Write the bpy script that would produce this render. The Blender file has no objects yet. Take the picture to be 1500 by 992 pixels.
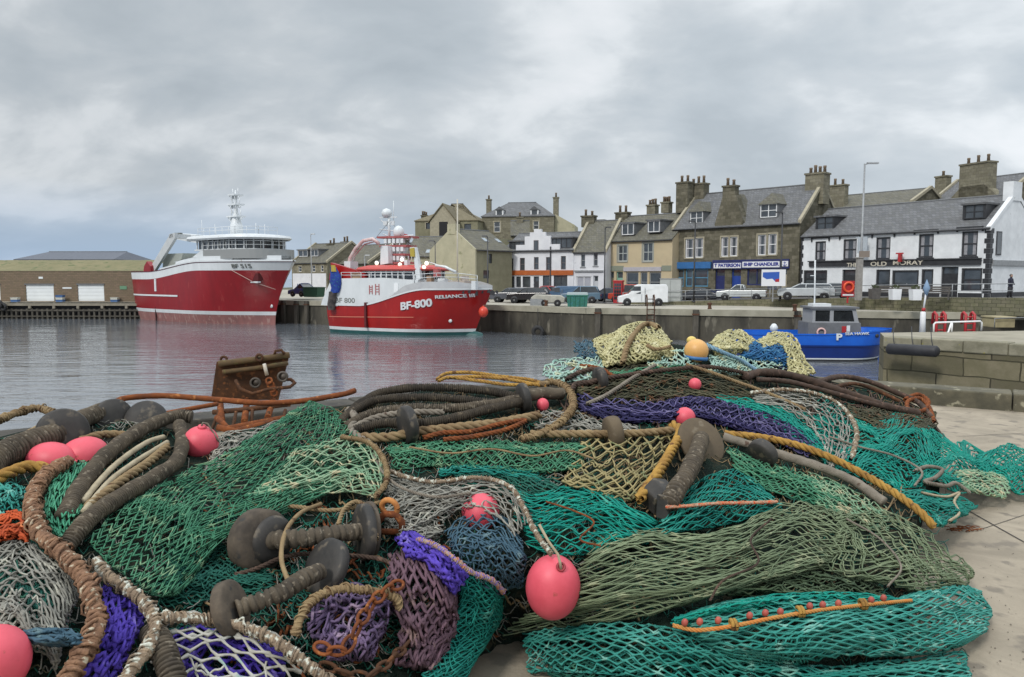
import bpy, math, random
import numpy as np
from mathutils import Vector, Matrix
random.seed(7); rng = np.random.default_rng(7)
SC = bpy.context.scene; COL = SC.collection; PI = math.pi
# ---------------------------------------------------------------- camera model (photo pixels, 1500 x 992)
F = 1100.0; CAMZ = 1.65; PITCH = math.atan(91/F)
CA, SA = math.cos(PITCH), math.sin(PITCH)
def raydir(px, py):
    px = np.asarray(px, float); py = np.asarray(py, float)
    a = (px-750)/F; b = (496-py)/F
    return np.stack([a, CA + b*SA, -SA + b*CA], -1)
def P(px, py, Y):
    d = raydir(px, py); t = Y/d[..., 1]
    return d*np.asarray(t)[..., None] + np.array([0, 0, CAMZ])
def PZ(px, py, z):
    d = raydir(px, py); t = (np.asarray(z)-CAMZ)/d[..., 2]
    return d*np.asarray(t)[..., None] + np.array([0, 0, CAMZ])
# ---------------------------------------------------------------- objects
def tag(o, label=None, cat=None, group=None, kind=None):
    if label: o['label'] = label
    if cat: o['category'] = cat
    if group: o['group'] = group
    if kind: o['kind'] = kind
    return o
def thing(name, label, cat, loc=(0, 0, 0), rz=0, group=None):
    o = bpy.data.objects.new(name, None); COL.objects.link(o)
    o.location = loc; o.rotation_euler = (0, 0, rz); o.empty_display_size = .2
    return tag(o, label, cat, group)
def npmesh(name, V, Q, mats, smooth=False, T=None, midx=None):
    """V (n,3) verts, Q (m,4) quads, T (k,3) tris"""
    me = bpy.data.meshes.new(name)
    V = np.asarray(V, float).reshape(-1, 3)
    Q = np.zeros((0, 4), int) if Q is None else np.asarray(Q, int).reshape(-1, 4)
    T = np.zeros((0, 3), int) if T is None else np.asarray(T, int).reshape(-1, 3)
    me.vertices.add(len(V)); me.vertices.foreach_set('co', V.ravel())
    nl = Q.size + T.size
    me.loops.add(nl); me.loops.foreach_set('vertex_index', np.concatenate([Q.ravel(), T.ravel()]).astype(np.int32))
    npoly = len(Q)+len(T); me.polygons.add(npoly)
    st = np.concatenate([np.arange(len(Q))*4, Q.size + np.arange(len(T))*3]).astype(np.int32)
    me.polygons.foreach_set('loop_start', st)
    if smooth: me.polygons.foreach_set('use_smooth', np.ones(npoly, bool))
    for m in (mats if isinstance(mats, (list, tuple)) else [mats]): me.materials.append(m)
    if midx is not None: me.polygons.foreach_set('material_index', np.asarray(midx, np.int32))
    me.update(calc_edges=True); me.validate()
    return me
class MB:
    """mesh collector: boxes, prisms, tubes, lathes -> one mesh object"""
    def __init__(s): s.v = []; s.f = []; s.sm = []; s.M = None
    def add(s, vs, fs, smooth=False):
        n = len(s.v)
        for v in vs:
            v = tuple(float(c) for c in v)
            if s.M is not None: v = tuple(s.M @ Vector(v))
            s.v.append(v)
        for f in fs: s.f.append([i+n for i in f]); s.sm.append(smooth)
        return s
    def box(s, x0, x1, y0, y1, z0, z1):
        return s.add([(x0,y0,z0),(x1,y0,z0),(x1,y1,z0),(x0,y1,z0),(x0,y0,z1),(x1,y0,z1),(x1,y1,z1),(x0,y1,z1)],
            [(0,3,2,1),(4,5,6,7),(0,1,5,4),(1,2,6,5),(2,3,7,6),(3,0,4,7)])
    def prism(s, prof, a0, a1, axis='x'):
        """closed 2D profile extruded along axis; axis x: prof=(y,z); y: prof=(x,z); z: prof=(x,y)"""
        n = len(prof)
        mk = {'x': lambda p, a: (a, p[0], p[1]), 'y': lambda p, a: (p[0], a, p[1]), 'z': lambda p, a: (p[0], p[1], a)}[axis]
        vs = [mk(p, a0) for p in prof]+[mk(p, a1) for p in prof]
        fs = [tuple(range(n-1, -1, -1)), tuple(range(n, 2*n))]+[(i, (i+1) % n, n+(i+1) % n, n+i) for i in range(n)]
        return s.add(vs, fs)
    def tube(s, pts, r, k=8, caps=True, smooth=True):
        pts = [Vector(p) for p in pts]; n = len(pts)
        rr = r if isinstance(r, (list, tuple)) else [r]*n
        vs = []; fs = []; prev = None
        for i, p in enumerate(pts):
            t = (pts[min(i+1, n-1)]-pts[max(i-1, 0)]).normalized()
            if prev is None:
                u = t.cross(Vector((0, 0, 1)))
                if u.length < 1e-3: u = t.cross(Vector((1, 0, 0)))
            else: u = prev - t*prev.dot(t)
            u.normalize(); w = t.cross(u); prev = u
            for j in range(k):
                a = 2*PI*j/k; vs.append(p+(u*math.cos(a)+w*math.sin(a))*rr[i])
        for i in range(n-1):
            for j in range(k): fs.append((i*k+j, i*k+(j+1) % k, (i+1)*k+(j+1) % k, (i+1)*k+j))
        s.add(vs, fs, smooth)
        if caps:
            m = len(s.v)-n*k
            s.f.append([m+j for j in range(k-1, -1, -1)]); s.sm.append(False)
            s.f.append([m+(n-1)*k+j for j in range(k)]); s.sm.append(False)
        return s
    def lathe(s, prof, c=(0, 0, 0), axis=(0, 0, 1), k=20, smooth=True):
        """prof [(r, h)...] about axis through c"""
        ax = Vector(axis).normalized(); u = ax.cross(Vector((0, 0, 1)))
        if u.length < 1e-3: u = Vector((1, 0, 0))
        u.normalize(); w = ax.cross(u); c = Vector(c); vs = []; fs = []
        for r, h in prof:
            for j in range(k):
                a = 2*PI*j/k; vs.append(c+ax*h+(u*math.cos(a)+w*math.sin(a))*r)
        for i in range(len(prof)-1):
            for j in range(k): fs.append((i*k+j, i*k+(j+1) % k, (i+1)*k+(j+1) % k, (i+1)*k+j))
        if prof[0][0] > 1e-4: fs.append(tuple(range(k-1, -1, -1)))
        if prof[-1][0] > 1e-4: fs.append(tuple((len(prof)-1)*k+j for j in range(k)))
        return s.add(vs, fs, smooth)
    def grid(s, pts, smooth=False):
        """pts[i][j] rows"""
        a = len(pts); b = len(pts[0])
        return s.add([p for r in pts for p in r], [(i*b+j, i*b+j+1, (i+1)*b+j+1, (i+1)*b+j) for i in range(a-1) for j in range(b-1)], smooth)
    def torus(s, c, axis, R, r, k=20, m=8, sx=1.0, up=None):
        ax = Vector(axis).normalized(); u = Vector(up) if up is not None else ax.cross(Vector((0, 0, 1)))
        u = u-ax*u.dot(ax)
        if u.length < 1e-3: u = ax.cross(Vector((1, 0, 0)))
        u.normalize(); w = ax.cross(u); c = Vector(c); pts = []
        for i in range(k+1):
            a = 2*PI*i/k; pts.append(c+(u*math.cos(a)*sx+w*math.sin(a))*R)
        return s.tube(pts, r, m, caps=False)
    def build(s, name, m, parent=None, bevel=0, world=False):
        me = bpy.data.meshes.new(name); vs = s.v
        if parent is not None and world:
            im = (Matrix.Translation(parent.location) @ parent.rotation_euler.to_matrix().to_4x4()).inverted()
            vs = [tuple(im @ Vector(v)) for v in vs]
        me.from_pydata(vs, [], s.f)
        for mm in (m if isinstance(m, (list, tuple)) else [m]): me.materials.append(mm)
        me.polygons.foreach_set('use_smooth', s.sm); me.update()
        o = bpy.data.objects.new(name, me); COL.objects.link(o)
        if parent is not None: o.parent = parent
        if bevel:
            b = o.modifiers.new('bevel', 'BEVEL'); b.width = bevel; b.segments = 2; b.limit_method = 'ANGLE'
        return o
def link(name, me, parent=None, world=True):
    o = bpy.data.objects.new(name, me); COL.objects.link(o)
    if parent is not None:
        o.parent = parent
        if world: o.matrix_parent_inverse = (Matrix.Translation(parent.location) @ parent.rotation_euler.to_matrix().to_4x4()).inverted()
    return o
def children(o): return [c for c in bpy.data.objects if c.parent == o]
def copy_tree(o, parent=None):
    c = o.copy(); COL.objects.link(c); c.parent = parent
    for ch in children(o): copy_tree(ch, c)
    return c
# ---------------------------------------------------------------- materials
MATS = {}
def mat(name, c1, c2=None, scale=5, rough=.7, metal=0, bump=0, bscale=None, detail=6, c3=None, c3amt=.55, spec=.5, coords='Object', stretch=None, emis=None, bdist=.02, dist=0, c3scale=None):
    if name in MATS: return MATS[name]
    m = bpy.data.materials.new(name); m.use_nodes = True; nt = m.node_tree; N = nt.nodes; L = nt.links
    b = N['Principled BSDF']; b.inputs['Roughness'].default_value = rough; b.inputs['Metallic'].default_value = metal
    b.inputs['Specular IOR Level'].default_value = spec
    b.inputs['Base Color'].default_value = (*c1, 1)
    tc = N.new('ShaderNodeTexCoord'); src = tc.outputs[coords]
    if stretch:
        mp = N.new('ShaderNodeMapping'); mp.inputs['Scale'].default_value = stretch; L.new(src, mp.inputs[0]); src = mp.outputs[0]
    if c2:
        n = N.new('ShaderNodeTexNoise'); n.inputs['Scale'].default_value = scale; n.inputs['Detail'].default_value = detail
        n.inputs['Roughness'].default_value = .65; n.inputs['Distortion'].default_value = dist; L.new(src, n.inputs[0])
        r = N.new('ShaderNodeValToRGB'); r.color_ramp.elements[0].position = .35; r.color_ramp.elements[1].position = .65
        r.color_ramp.elements[0].color = (*c1, 1); r.color_ramp.elements[1].color = (*c2, 1)
        L.new(n.outputs['Fac'], r.inputs[0]); out = r.outputs[0]
        if c3:
            n3 = N.new('ShaderNodeTexNoise'); n3.inputs['Scale'].default_value = c3scale or scale*2.7; n3.inputs['Detail'].default_value = detail
            L.new(src, n3.inputs[0]); r3 = N.new('ShaderNodeValToRGB')
            r3.color_ramp.elements[0].position = c3amt; r3.color_ramp.elements[1].position = min(1, c3amt+.08)
            L.new(n3.outputs['Fac'], r3.inputs[0]); mx = N.new('ShaderNodeMixRGB'); L.new(r3.outputs[0], mx.inputs[0])
            L.new(out, mx.inputs[1]); mx.inputs[2].default_value = (*c3, 1); out = mx.outputs[0]
        L.new(out, b.inputs['Base Color'])
    if bump:
        nb = N.new('ShaderNodeTexNoise'); nb.inputs['Scale'].default_value = bscale or scale*3; nb.inputs['Detail'].default_value = 5
        L.new(src, nb.inputs[0]); bp = N.new('ShaderNodeBump'); bp.inputs['Strength'].default_value = bump; bp.inputs['Distance'].default_value = bdist
        L.new(nb.outputs['Fac'], bp.inputs['Height']); L.new(bp.outputs[0], b.inputs['Normal'])
    if emis:
        b.inputs['Emission Color'].default_value = (*emis[0], 1); b.inputs['Emission Strength'].default_value = emis[1]
    MATS[name] = m; return m
def stonemat(name, c1, c2, mortar, scale=1.0, bw=.55, bh=.28, rough=.9, stain=None, bump=.6, k=(1, 1)):
    """coursed stone: brick texture over world-ish object coords (x+y, z)"""
    if name in MATS: return MATS[name]
    m = bpy.data.materials.new(name); m.use_nodes = True; nt = m.node_tree; N = nt.nodes; L = nt.links
    b = N['Principled BSDF']; b.inputs['Roughness'].default_value = rough; b.inputs['Specular IOR Level'].default_value = .25
    tc = N.new('ShaderNodeTexCoord'); sx = N.new('ShaderNodeSeparateXYZ'); L.new(tc.outputs['Object'], sx.inputs[0])
    a1 = N.new('ShaderNodeMath'); a1.operation = 'MULTIPLY'; L.new(sx.outputs[0], a1.inputs[0]); a1.inputs[1].default_value = k[0]
    ad = N.new('ShaderNodeMath'); ad.operation = 'MULTIPLY_ADD'; L.new(sx.outputs[1], ad.inputs[0]); ad.inputs[1].default_value = k[1]; L.new(a1.outputs[0], ad.inputs[2])
    cb = N.new('ShaderNodeCombineXYZ'); L.new(ad.outputs[0], cb.inputs[0]); L.new(sx.outputs[2], cb.inputs[1])
    nz = N.new('ShaderNodeTexNoise'); nz.inputs['Scale'].default_value = 1.3; L.new(tc.outputs['Object'], nz.inputs[0])
    vm = N.new('ShaderNodeVectorMath'); vm.operation = 'MULTIPLY_ADD'; vm.inputs[1].default_value = (.12, .10, 0)
    L.new(nz.outputs['Color'], vm.inputs[0]); L.new(cb.outputs[0], vm.inputs[2])
    br = N.new('ShaderNodeTexBrick'); br.inputs['Scale'].default_value = scale; br.inputs['Brick Width'].default_value = bw
    br.inputs['Row Height'].default_value = bh; br.inputs['Mortar Size'].default_value = .018; br.inputs['Mortar Smooth'].default_value = .3
    br.inputs['Color1'].default_value = (*c1, 1); br.inputs['Color2'].default_value = (*c2, 1); br.inputs['Mortar'].default_value = (*mortar, 1)
    L.new(vm.outputs[0], br.inputs[0])
    n = N.new('ShaderNodeTexNoise'); n.inputs['Scale'].default_value = 2.2; n.inputs['Detail'].default_value = 8; n.inputs['Roughness'].default_value = .7
    L.new(tc.outputs['Object'], n.inputs[0]); r = N.new('ShaderNodeValToRGB')
    r.color_ramp.elements[0].position = .38; r.color_ramp.elements[1].position = .66
    st = stain or tuple(x*.45 for x in c1)
    L.new(n.outputs['Fac'], r.inputs[0]); mx = N.new('ShaderNodeMixRGB'); L.new(r.outputs[0], mx.inputs[0])
    mx.inputs[1].default_value = (*st, 1); L.new(br.outputs['Color'], mx.inputs[2])
    mx2 = N.new('ShaderNodeMixRGB'); mx2.inputs[0].default_value = .5; L.new(br.outputs['Color'], mx2.inputs[1]); L.new(mx.outputs[0], mx2.inputs[2])
    L.new(mx2.outputs[0], b.inputs['Base Color'])
    bp = N.new('ShaderNodeBump'); bp.inputs['Strength'].default_value = bump; bp.inputs['Distance'].default_value = .03
    ma = N.new('ShaderNodeMath'); ma.operation = 'SUBTRACT'; L.new(n.outputs['Fac'], ma.inputs[0]); L.new(br.outputs['Fac'], ma.inputs[1])
    L.new(ma.outputs[0], bp.inputs['Height']); L.new(bp.outputs[0], b.inputs['Normal'])
    MATS[name] = m; return m
def text_mesh(txt, size, depth=.02, bold=.0, align='CENTER'):
    cu = bpy.data.curves.new('lettering', 'FONT'); cu.body = txt; cu.size = size; cu.extrude = depth; cu.align_x = align; cu.align_y = 'CENTER'; cu.offset = bold
    o = bpy.data.objects.new('lettering', cu); COL.objects.link(o)
    bpy.context.view_layer.update(); dg = bpy.context.evaluated_depsgraph_get()
    me = bpy.data.meshes.new_from_object(o.evaluated_get(dg)); bpy.data.objects.remove(o)
    return me
def smoothstep(x): x = np.clip(x, 0, 1); return x*x*(3-2*x)
SKX, SKY = 12.3, 7.7
# ================================================================ camera, sky, sun
cam = bpy.data.cameras.new('camera'); cam.lens = 36*F/1500; cam.sensor_width = 36; cam.clip_end = 3000; cam.clip_start = .05
co = bpy.data.objects.new('camera', cam); COL.objects.link(co); co.location = (0, 0, CAMZ); co.rotation_euler = (PI/2-PITCH, 0, 0); SC.camera = co
W = bpy.data.worlds.new('World'); SC.world = W; W.use_nodes = True
def build_world():
    nt = W.node_tree; N = nt.nodes; L = nt.links; N.clear()
    out = N.new('ShaderNodeOutputWorld'); bg = N.new('ShaderNodeBackground'); bg.inputs[1].default_value = .107; L.new(bg.outputs[0], out.inputs[0])
    sky = N.new('ShaderNodeTexSky'); sky.sky_type = 'NISHITA'; sky.sun_disc = False; sky.sun_elevation = math.radians(42); sky.sun_rotation = math.radians(215)
    sky.air_density = 1; sky.dust_density = 1.5
    tc = N.new('ShaderNodeTexCoord'); sp = N.new('ShaderNodeSeparateXYZ'); L.new(tc.outputs['Generated'], sp.inputs[0])
    def M(op, a, b=None, c=None):
        n = N.new('ShaderNodeMath'); n.operation = op
        for i, x in enumerate((a, b, c)):
            if x is None: continue
            if isinstance(x, (int, float)): n.inputs[i].default_value = x
            else: L.new(x, n.inputs[i])
        return n.outputs[0]
    z = M('MAXIMUM', sp.outputs[2], 0.0); zz = M('ADD', z, .45)
    cx = M('DIVIDE', sp.outputs[0], zz); cy = M('DIVIDE', sp.outputs[1], zz)
    cb = N.new('ShaderNodeCombineXYZ'); L.new(cx, cb.inputs[0]); L.new(cy, cb.inputs[1])
    def noise(scale, det, rough, dist, off):
        mp = N.new('ShaderNodeMapping'); mp.inputs['Location'].default_value = off; mp.inputs['Rotation'].default_value = (0, 0, .5); mp.inputs['Scale'].default_value = (1.0, 1.35, 1); L.new(cb.outputs[0], mp.inputs[0])
        n = N.new('ShaderNodeTexNoise'); n.inputs['Scale'].default_value = scale; n.inputs['Detail'].default_value = det
        n.inputs['Roughness'].default_value = rough; n.inputs['Distortion'].default_value = dist; L.new(mp.outputs[0], n.inputs[0]); return n.outputs['Fac']
    big = noise(1.5, 6, .50, .3, (SKX, SKY, 0)); fine = noise(3.6, 7, .52, .3, (7, 2, 4))
    f = M('MULTIPLY_ADD', M('SUBTRACT', fine, .5), .62, M('MULTIPLY_ADD', M('SUBTRACT', big, .5), .95, .58))
    r = N.new('ShaderNodeValToRGB'); L.new(f, r.inputs[0])
    e = r.color_ramp.elements; e[0].position = .40; e[0].color = (3.5, 3.95, 4.35, 1); e[1].position = .74; e[1].color = (6.2, 6.45, 6.75, 1)
    for p, c in ((.50, (4.0, 4.45, 4.85, 1)), (.57, (4.5, 4.9, 5.25, 1)), (.65, (5.6, 5.95, 6.25, 1))):
        q = e.new(p); q.color = c
    # right side of the photograph is a little brighter; the low left is bluish haze
    g = M('MULTIPLY_ADD', sp.outputs[0], .22, 1.0)
    zen = M('MULTIPLY_ADD', M('SMOOTH_MIN', M('MAXIMUM', M('SUBTRACT', z, .36), 0.0), .6, .1), 2.3, 1.0)
    gg = M('MULTIPLY', g, zen)
    vm = N.new('ShaderNodeVectorMath'); vm.operation = 'SCALE'; L.new(r.outputs[0], vm.inputs[0]); L.new(gg, vm.inputs['Scale'])
    # gap of clear sky low on the left
    lowf = M('SUBTRACT', 1.0, M('MULTIPLY', z, 9.0)); lowf = M('MAXIMUM', lowf, 0.0)
    leftf = M('MINIMUM', M('MAXIMUM', M('MULTIPLY_ADD', sp.outputs[0], -2.2, .15), 0.0), 1.0)
    mk = M('MULTIPLY', M('MULTIPLY', lowf, leftf), .85)
    mx = N.new('ShaderNodeMixRGB'); L.new(mk, mx.inputs[0]); L.new(vm.outputs[0], mx.inputs[1])
    vs = N.new('ShaderNodeVectorMath'); vs.operation = 'MULTIPLY_ADD'; L.new(sky.outputs[0], vs.inputs[0]); vs.inputs[1].default_value = (.12, .15, .2); vs.inputs[2].default_value = (2.4, 3.4, 4.9)
    L.new(vs.outputs[0], mx.inputs[2]); L.new(mx.outputs[0], bg.inputs[0])
build_world()
sun = bpy.data.lights.new('sun', 'SUN'); sun.energy = 1.6; sun.angle = math.radians(10); sun.color = (1, .96, .9)
so = bpy.data.objects.new('sun', sun); COL.objects.link(so); so.rotation_euler = (math.radians(48), 0, math.radians(-35)); so.location = (0, -5, 20)
SC.view_settings.view_transform = 'Standard'; SC.view_settings.look = 'None'; SC.view_settings.gamma = 1; SC.view_settings.exposure = 0.28
SC.cycles.max_bounces = 6; SC.cycles.diffuse_bounces = 3; SC.cycles.glossy_bounces = 3
# ================================================================ materials of the place
concrete = mat('concrete', (.37,.315,.24), (.24,.205,.155), 2.2, .92, bump=.5, bscale=60, c3=(.20,.172,.135), c3amt=.56, bdist=.008, c3scale=5, detail=12, dist=.6)
conc_far = mat('far_concrete', (.40,.37,.31), (.30,.28,.235), .6, .9, bump=.2, bscale=8)
asphalt = mat('asphalt', (.13,.125,.12), (.09,.088,.085), 1.2, .9)
quaystone = stonemat('quay_stone', (.25,.235,.17), (.17,.155,.11), (.05,.047,.035), bw=1.5, bh=.52, stain=(.11,.115,.05))
quaydark = mat('quay_concrete_wall', (.105,.095,.072), (.038,.035,.028), .55, .9, bump=.5, bscale=3, c3=(.18,.165,.13), c3amt=.6, stretch=(1.3, 1.3, .35), c3scale=1.2)
timber = mat('old_timber', (.10,.09,.072), (.045,.04,.033), 4, .85, bump=.3, stretch=(1, 1, .2))
kerbstone = mat('kerb_stone', (.135,.12,.08), (.07,.065,.045), 3, .9, bump=.5, bscale=20, c3=(.3,.28,.2), c3amt=.6, bdist=.01)
white = mat('white_paint', (.78,.79,.80), (.70,.71,.72), 2, .5)
black = mat('black_paint', (.02,.021,.025), (.035,.036,.04), 3, .5)
glass = mat('window_glass', (.03,.036,.042), (.07,.08,.09), .9, .08, spec=.9)
grey = mat('galvanised_steel', (.33,.34,.35), (.24,.25,.26), 6, .5, metal=.3)
# ---------------------------------------------------------------- water
def water():
    m = bpy.data.materials.new('harbour_water'); m.use_nodes = True; nt = m.node_tree; N = nt.nodes; L = nt.links; b = N['Principled BSDF']
    b.inputs['Base Color'].default_value = (.125,.138,.155,1); b.inputs['Roughness'].default_value = .06; b.inputs['IOR'].default_value = 1.7
    tc = N.new('ShaderNodeTexCoord')
    def nz(sc, st, det):
        mp = N.new('ShaderNodeMapping'); mp.inputs['Scale'].default_value = st; mp.inputs['Rotation'].default_value = (0, 0, .12); L.new(tc.outputs['Object'], mp.inputs[0])
        n = N.new('ShaderNodeTexNoise'); n.inputs['Scale'].default_value = sc; n.inputs['Detail'].default_value = det; n.inputs['Roughness'].default_value = .55; n.inputs['Distortion'].default_value = .4
        L.new(mp.outputs[0], n.inputs[0]); return n.outputs['Fac']
    a = nz(.9, (.5, 1.6, 1), 4); c = nz(.16, (.7, 1.4, 1), 2)
    ad = N.new('ShaderNodeMath'); ad.operation = 'MULTIPLY_ADD'; L.new(c, ad.inputs[0]); ad.inputs[1].default_value = 2.0; L.new(a, ad.inputs[2])
    bp = N.new('ShaderNodeBump'); bp.inputs['Strength'].default_value = .42; bp.inputs['Distance'].default_value = .12
    L.new(ad.outputs[0], bp.inputs['Height']); L.new(bp.outputs[0], b.inputs['Normal']); return m
WZ = -3.6
MB().add([(-900,-200,WZ),(900,-200,WZ),(900,1500,WZ),(-900,1500,WZ)], [(0,1,2,3)]).build('water', water()); tag(bpy.data.objects['water'], kind='structure')
# seabed/hinterland: one sheet of land far beyond the harbour
def slab(name, poly, ztop, zbot, mtop, mside, label=None, cat=None, kind='structure'):
    """polygon slab; top and side materials"""
    n = len(poly); vs = [(x, y, ztop) for x, y in poly]+[(x, y, zbot) for x, y in poly]
    me = bpy.data.meshes.new(name); fs = [tuple(range(n))]+[(i, (i+1) % n, n+(i+1) % n, n+i) for i in range(n)]
    me.from_pydata(vs, [], fs); me.materials.append(mtop); me.materials.append(mside)
    for i, p in enumerate(me.polygons): p.material_index = 0 if i == 0 else 1
    me.update(); o = bpy.data.objects.new(name, me); COL.objects.link(o); tag(o, label, cat, kind=kind); return o
# near quay the camera stands on
e1 = (-.845*40+2.3, 12-.53*0)  # placeholder
dL = Vector((-3.0, -2.0)).normalized(); dR = Vector((.845, -.53)).normalized()
corner = Vector((2.3, 12.0)); eL = corner+dL*60; eR = corner+dR*45
slab('ground', [(eL.x, eL.y), (eL.x, -60), (eR.x, -60), (eR.x, eR.y), (corner.x, corner.y)], 0, -5, concrete, quaystone)
def kerb(a, b, name='quay_kerb', hk=.22):
    a = Vector(a); b = Vector(b); d = (b-a); Lk = d.length; ang = math.atan2(d.y, d.x)
    t = thing(name, None, None, (a.x, a.y, 0), ang)
    m = MB(); x = 0
    while x < Lk:
        w = min(2.4+random.uniform(-.3, .3), Lk-x); m.box(x+.006, x+w-.006, -.42, .03, -.02, hk+random.uniform(-.006, .006)); x += w
    for k in list(t.keys()): del t[k]
    bpy.data.objects.remove(t)
    for i, v in enumerate(m.v):
        p = Vector((v[0], v[1])); p = Vector((p.x*math.cos(ang)-p.y*math.sin(ang), p.x*math.sin(ang)+p.y*math.cos(ang)))+a
        m.v[i] = (p.x, p.y, v[2])
    return m
km = kerb(corner, eR); km2 = kerb(eL, corner, hk=.16)
o = km2.build('quay_edge_beam', mat('edge_beam_dark', (.075,.068,.055), (.035,.032,.028), 3, .9, bump=.5, bscale=20, c3=(.13,.11,.08), c3amt=.62, bdist=.01), bevel=.02); tag(o, kind='structure')
o = km.build('quay_kerb', kerbstone, bevel=.02); tag(o, kind='structure')
# expansion joints on the slab
jm = MB()
def joint(a, b, w=.012):
    a = Vector((*a, .004)); b = Vector((*b, .004)); n = Vector((-(b-a).y, (b-a).x, 0)).normalized()*w/2
    k = 14; pts = [a.lerp(b, i/k)+n*random.uniform(-.6, .6) for i in range(k+1)]
    jm.grid([[tuple(p-n*random.uniform(.6, 1.3)) for p in pts], [tuple(p+n*random.uniform(.6, 1.3)) for p in pts]])
p0 = PZ(1425, 752, 0); p1 = PZ(1530, 812, 0); dj = (p1-p0)
joint(p0[:2]-dj[:2]*1.0, p1[:2]+dj[:2]*3)
p0 = PZ(1440, 775, 0); p1 = PZ(1560, 735, 0); dj = (p1-p0); joint(p0[:2], p1[:2]+dj[:2]*3, .005)
p0 = PZ(1400, 640, 0); p1 = PZ(1560, 632, 0); dj = (p1-p0); joint(p0[:2], p1[:2]+dj[:2]*3, .006)
o = jm.build('ground_joint', mat('joint_tar', (.05,.045,.04), rough=.9)); tag(o, kind='structure')
# pale strip of old concrete next to the kerb
# ---------------------------------------------------------------- pier on the right
pa = P(1294, 490, 21.9); pier = [(10.9, 21.9), (13.2, 19.0), (27, 2.0), (60, -2), (60, 24), (30, 27.2), (17.5, 24.6), (11.6, 23.6)]
slab('pier', pier, -0.12, -5, mat('pier_top', (.33,.30,.23), (.23,.21,.16), 1.2, .9, bump=.3), stonemat('pier_stone', (.24,.21,.14), (.125,.11,.075), (.045,.04,.03), bw=1.35, bh=.5, stain=(.10,.095,.05), bump=1.0, k=(.6,-.8)))
m = MB()
for i in range(24):   # cope stones along the face, uneven
    a = Vector((10.9, 21.9)).lerp(Vector((27, 2.0)), i/24); b = Vector((10.9, 21.9)).lerp(Vector((27, 2.0)), (i+.985)/24)
    d = (b-a).normalized(); n = Vector((-d.y, d.x)); h = random.uniform(-.10, -.06); q = [a-n*(.05+random.uniform(0, .04)), b-n*(.05+random.uniform(0, .04)), b+n*.5, a+n*.5]
    m.add([(p.x, p.y, -.4) for p in q]+[(p.x, p.y, h) for p in q], [(0,3,2,1),(4,5,6,7),(0,1,5,4),(1,2,6,5),(2,3,7,6),(3,0,4,7)])
o = m.build('pier_coping', mat('cope_stone', (.27,.25,.185), (.17,.16,.11), 2.2, .9, bump=.5, bscale=14, c3=(.30,.27,.05), c3amt=.66), bevel=.03); tag(o, kind='structure')
# ---------------------------------------------------------------- far quay: lower apron, retaining wall, upper street
ZQ = -1.1
qedge = [(-48, 98), (-24, 84), (-2, 71.5), (6.4, 64.5), (18, 60.5), (30.5, 57), (60, 50)]
apron = [(-60, 104)]+qedge+[(75, 62), (75, 120), (-60, 160)]
slab('far_quay', apron, ZQ, -5.5, conc_far, quaydark)
m = MB()
for a, b in zip(qedge[:-1], qedge[1:]):
    a = Vector(a); b = Vector(b); d = (b-a).normalized(); n = Vector((d.y, -d.x)); n = n if n.y < 0 else -n
    q = [a+n*.12, b+n*.12, b-n*.7, a-n*.7]
    m.add([(p.x, p.y, ZQ-.45) for p in q]+[(p.x, p.y, ZQ+.06) for p in q], [(0,3,2,1),(4,5,6,7),(0,1,5,4),(1,2,6,5),(2,3,7,6),(3,0,4,7)])
o = m.build('quay_coping', mat('pale_cope', (.36,.34,.27), (.26,.245,.19), .9, .9)); tag(o, kind='structure')
# ================================================================ street, retaining wall, hill
def interp_line(pts, n): return [Vector(pts[0]).lerp(Vector(pts[1]), i/n) for i in range(n+1)]
fr = [(4, 80, -1.085), (11, 74.5, -1.07), (22.3, 70, -.62), (31, 60.5, -.15), (36, 54, 0), (50, 40, .1)]
fa = [(0, 96, -1.085), (11.5, 92, -1.08), (25, 78.5, -.55), (33, 69, -.12), (38.2, 60.5, -.02), (62, 55, .1)]
bk = [(-5, 130, -1.0), (20, 130, -1.0), (45, 125, -.5), (60, 110, -.1), (75, 90, 0), (90, 80, .1)]
m = MB(); m.grid([fr, [tuple((Vector(a)+Vector(b))/2) for a, b in zip(fr, fa)], fa, bk]); o = m.build('street', asphalt); tag(o, kind='structure')
m = MB()
for a, b in zip(fr[1:-1], fr[2:]):
    a = Vector(a); b = Vector(b); d = (b-a); n = Vector((d.y, -d.x, 0)).normalized()
    def q(p, off, z): return (p.x+n.x*off, p.y+n.y*off, z)
    m.add([q(a,.02,ZQ-.1),q(b,.02,ZQ-.1),q(b,-.4,ZQ-.1),q(a,-.4,ZQ-.1),q(a,.02,a.z+.12),q(b,.02,b.z+.12),q(b,-.4,b.z+.12),q(a,-.4,a.z+.12)], [(0,3,2,1),(4,5,6,7),(0,1,5,4),(1,2,6,5),(2,3,7,6),(3,0,4,7)])
o = m.build('retaining_wall', stonemat('retaining_stone', (.22,.20,.14), (.15,.14,.10), (.07,.06,.05), stain=(.09,.10,.04), k=(.75,-.6)))
tag(o, 'low mossy stone retaining wall between the quay apron and the street', 'wall')
def hz(x, y):
    t = float(smoothstep((y-99)/16)); r = float(smoothstep((x-20)/30)); l = float(smoothstep((-x-12)/30))
    w = float(smoothstep((x+24)/10))*float(smoothstep((70-x)/20)); return -1.3+w*(t*(8.6-2*r)+max(0, y-115)*.02)
g = [[(x, y, hz(x, y)) for x in range(-60, 141, 8)] for y in (96, 99, 103, 107, 111, 115, 122, 135, 160, 220, 300)]
o = MB().grid(g, True).build('hill', mat('hill_grass', (.07,.075,.035), (.10,.09,.055), .3, .95)); tag(o, kind='structure')
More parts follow.
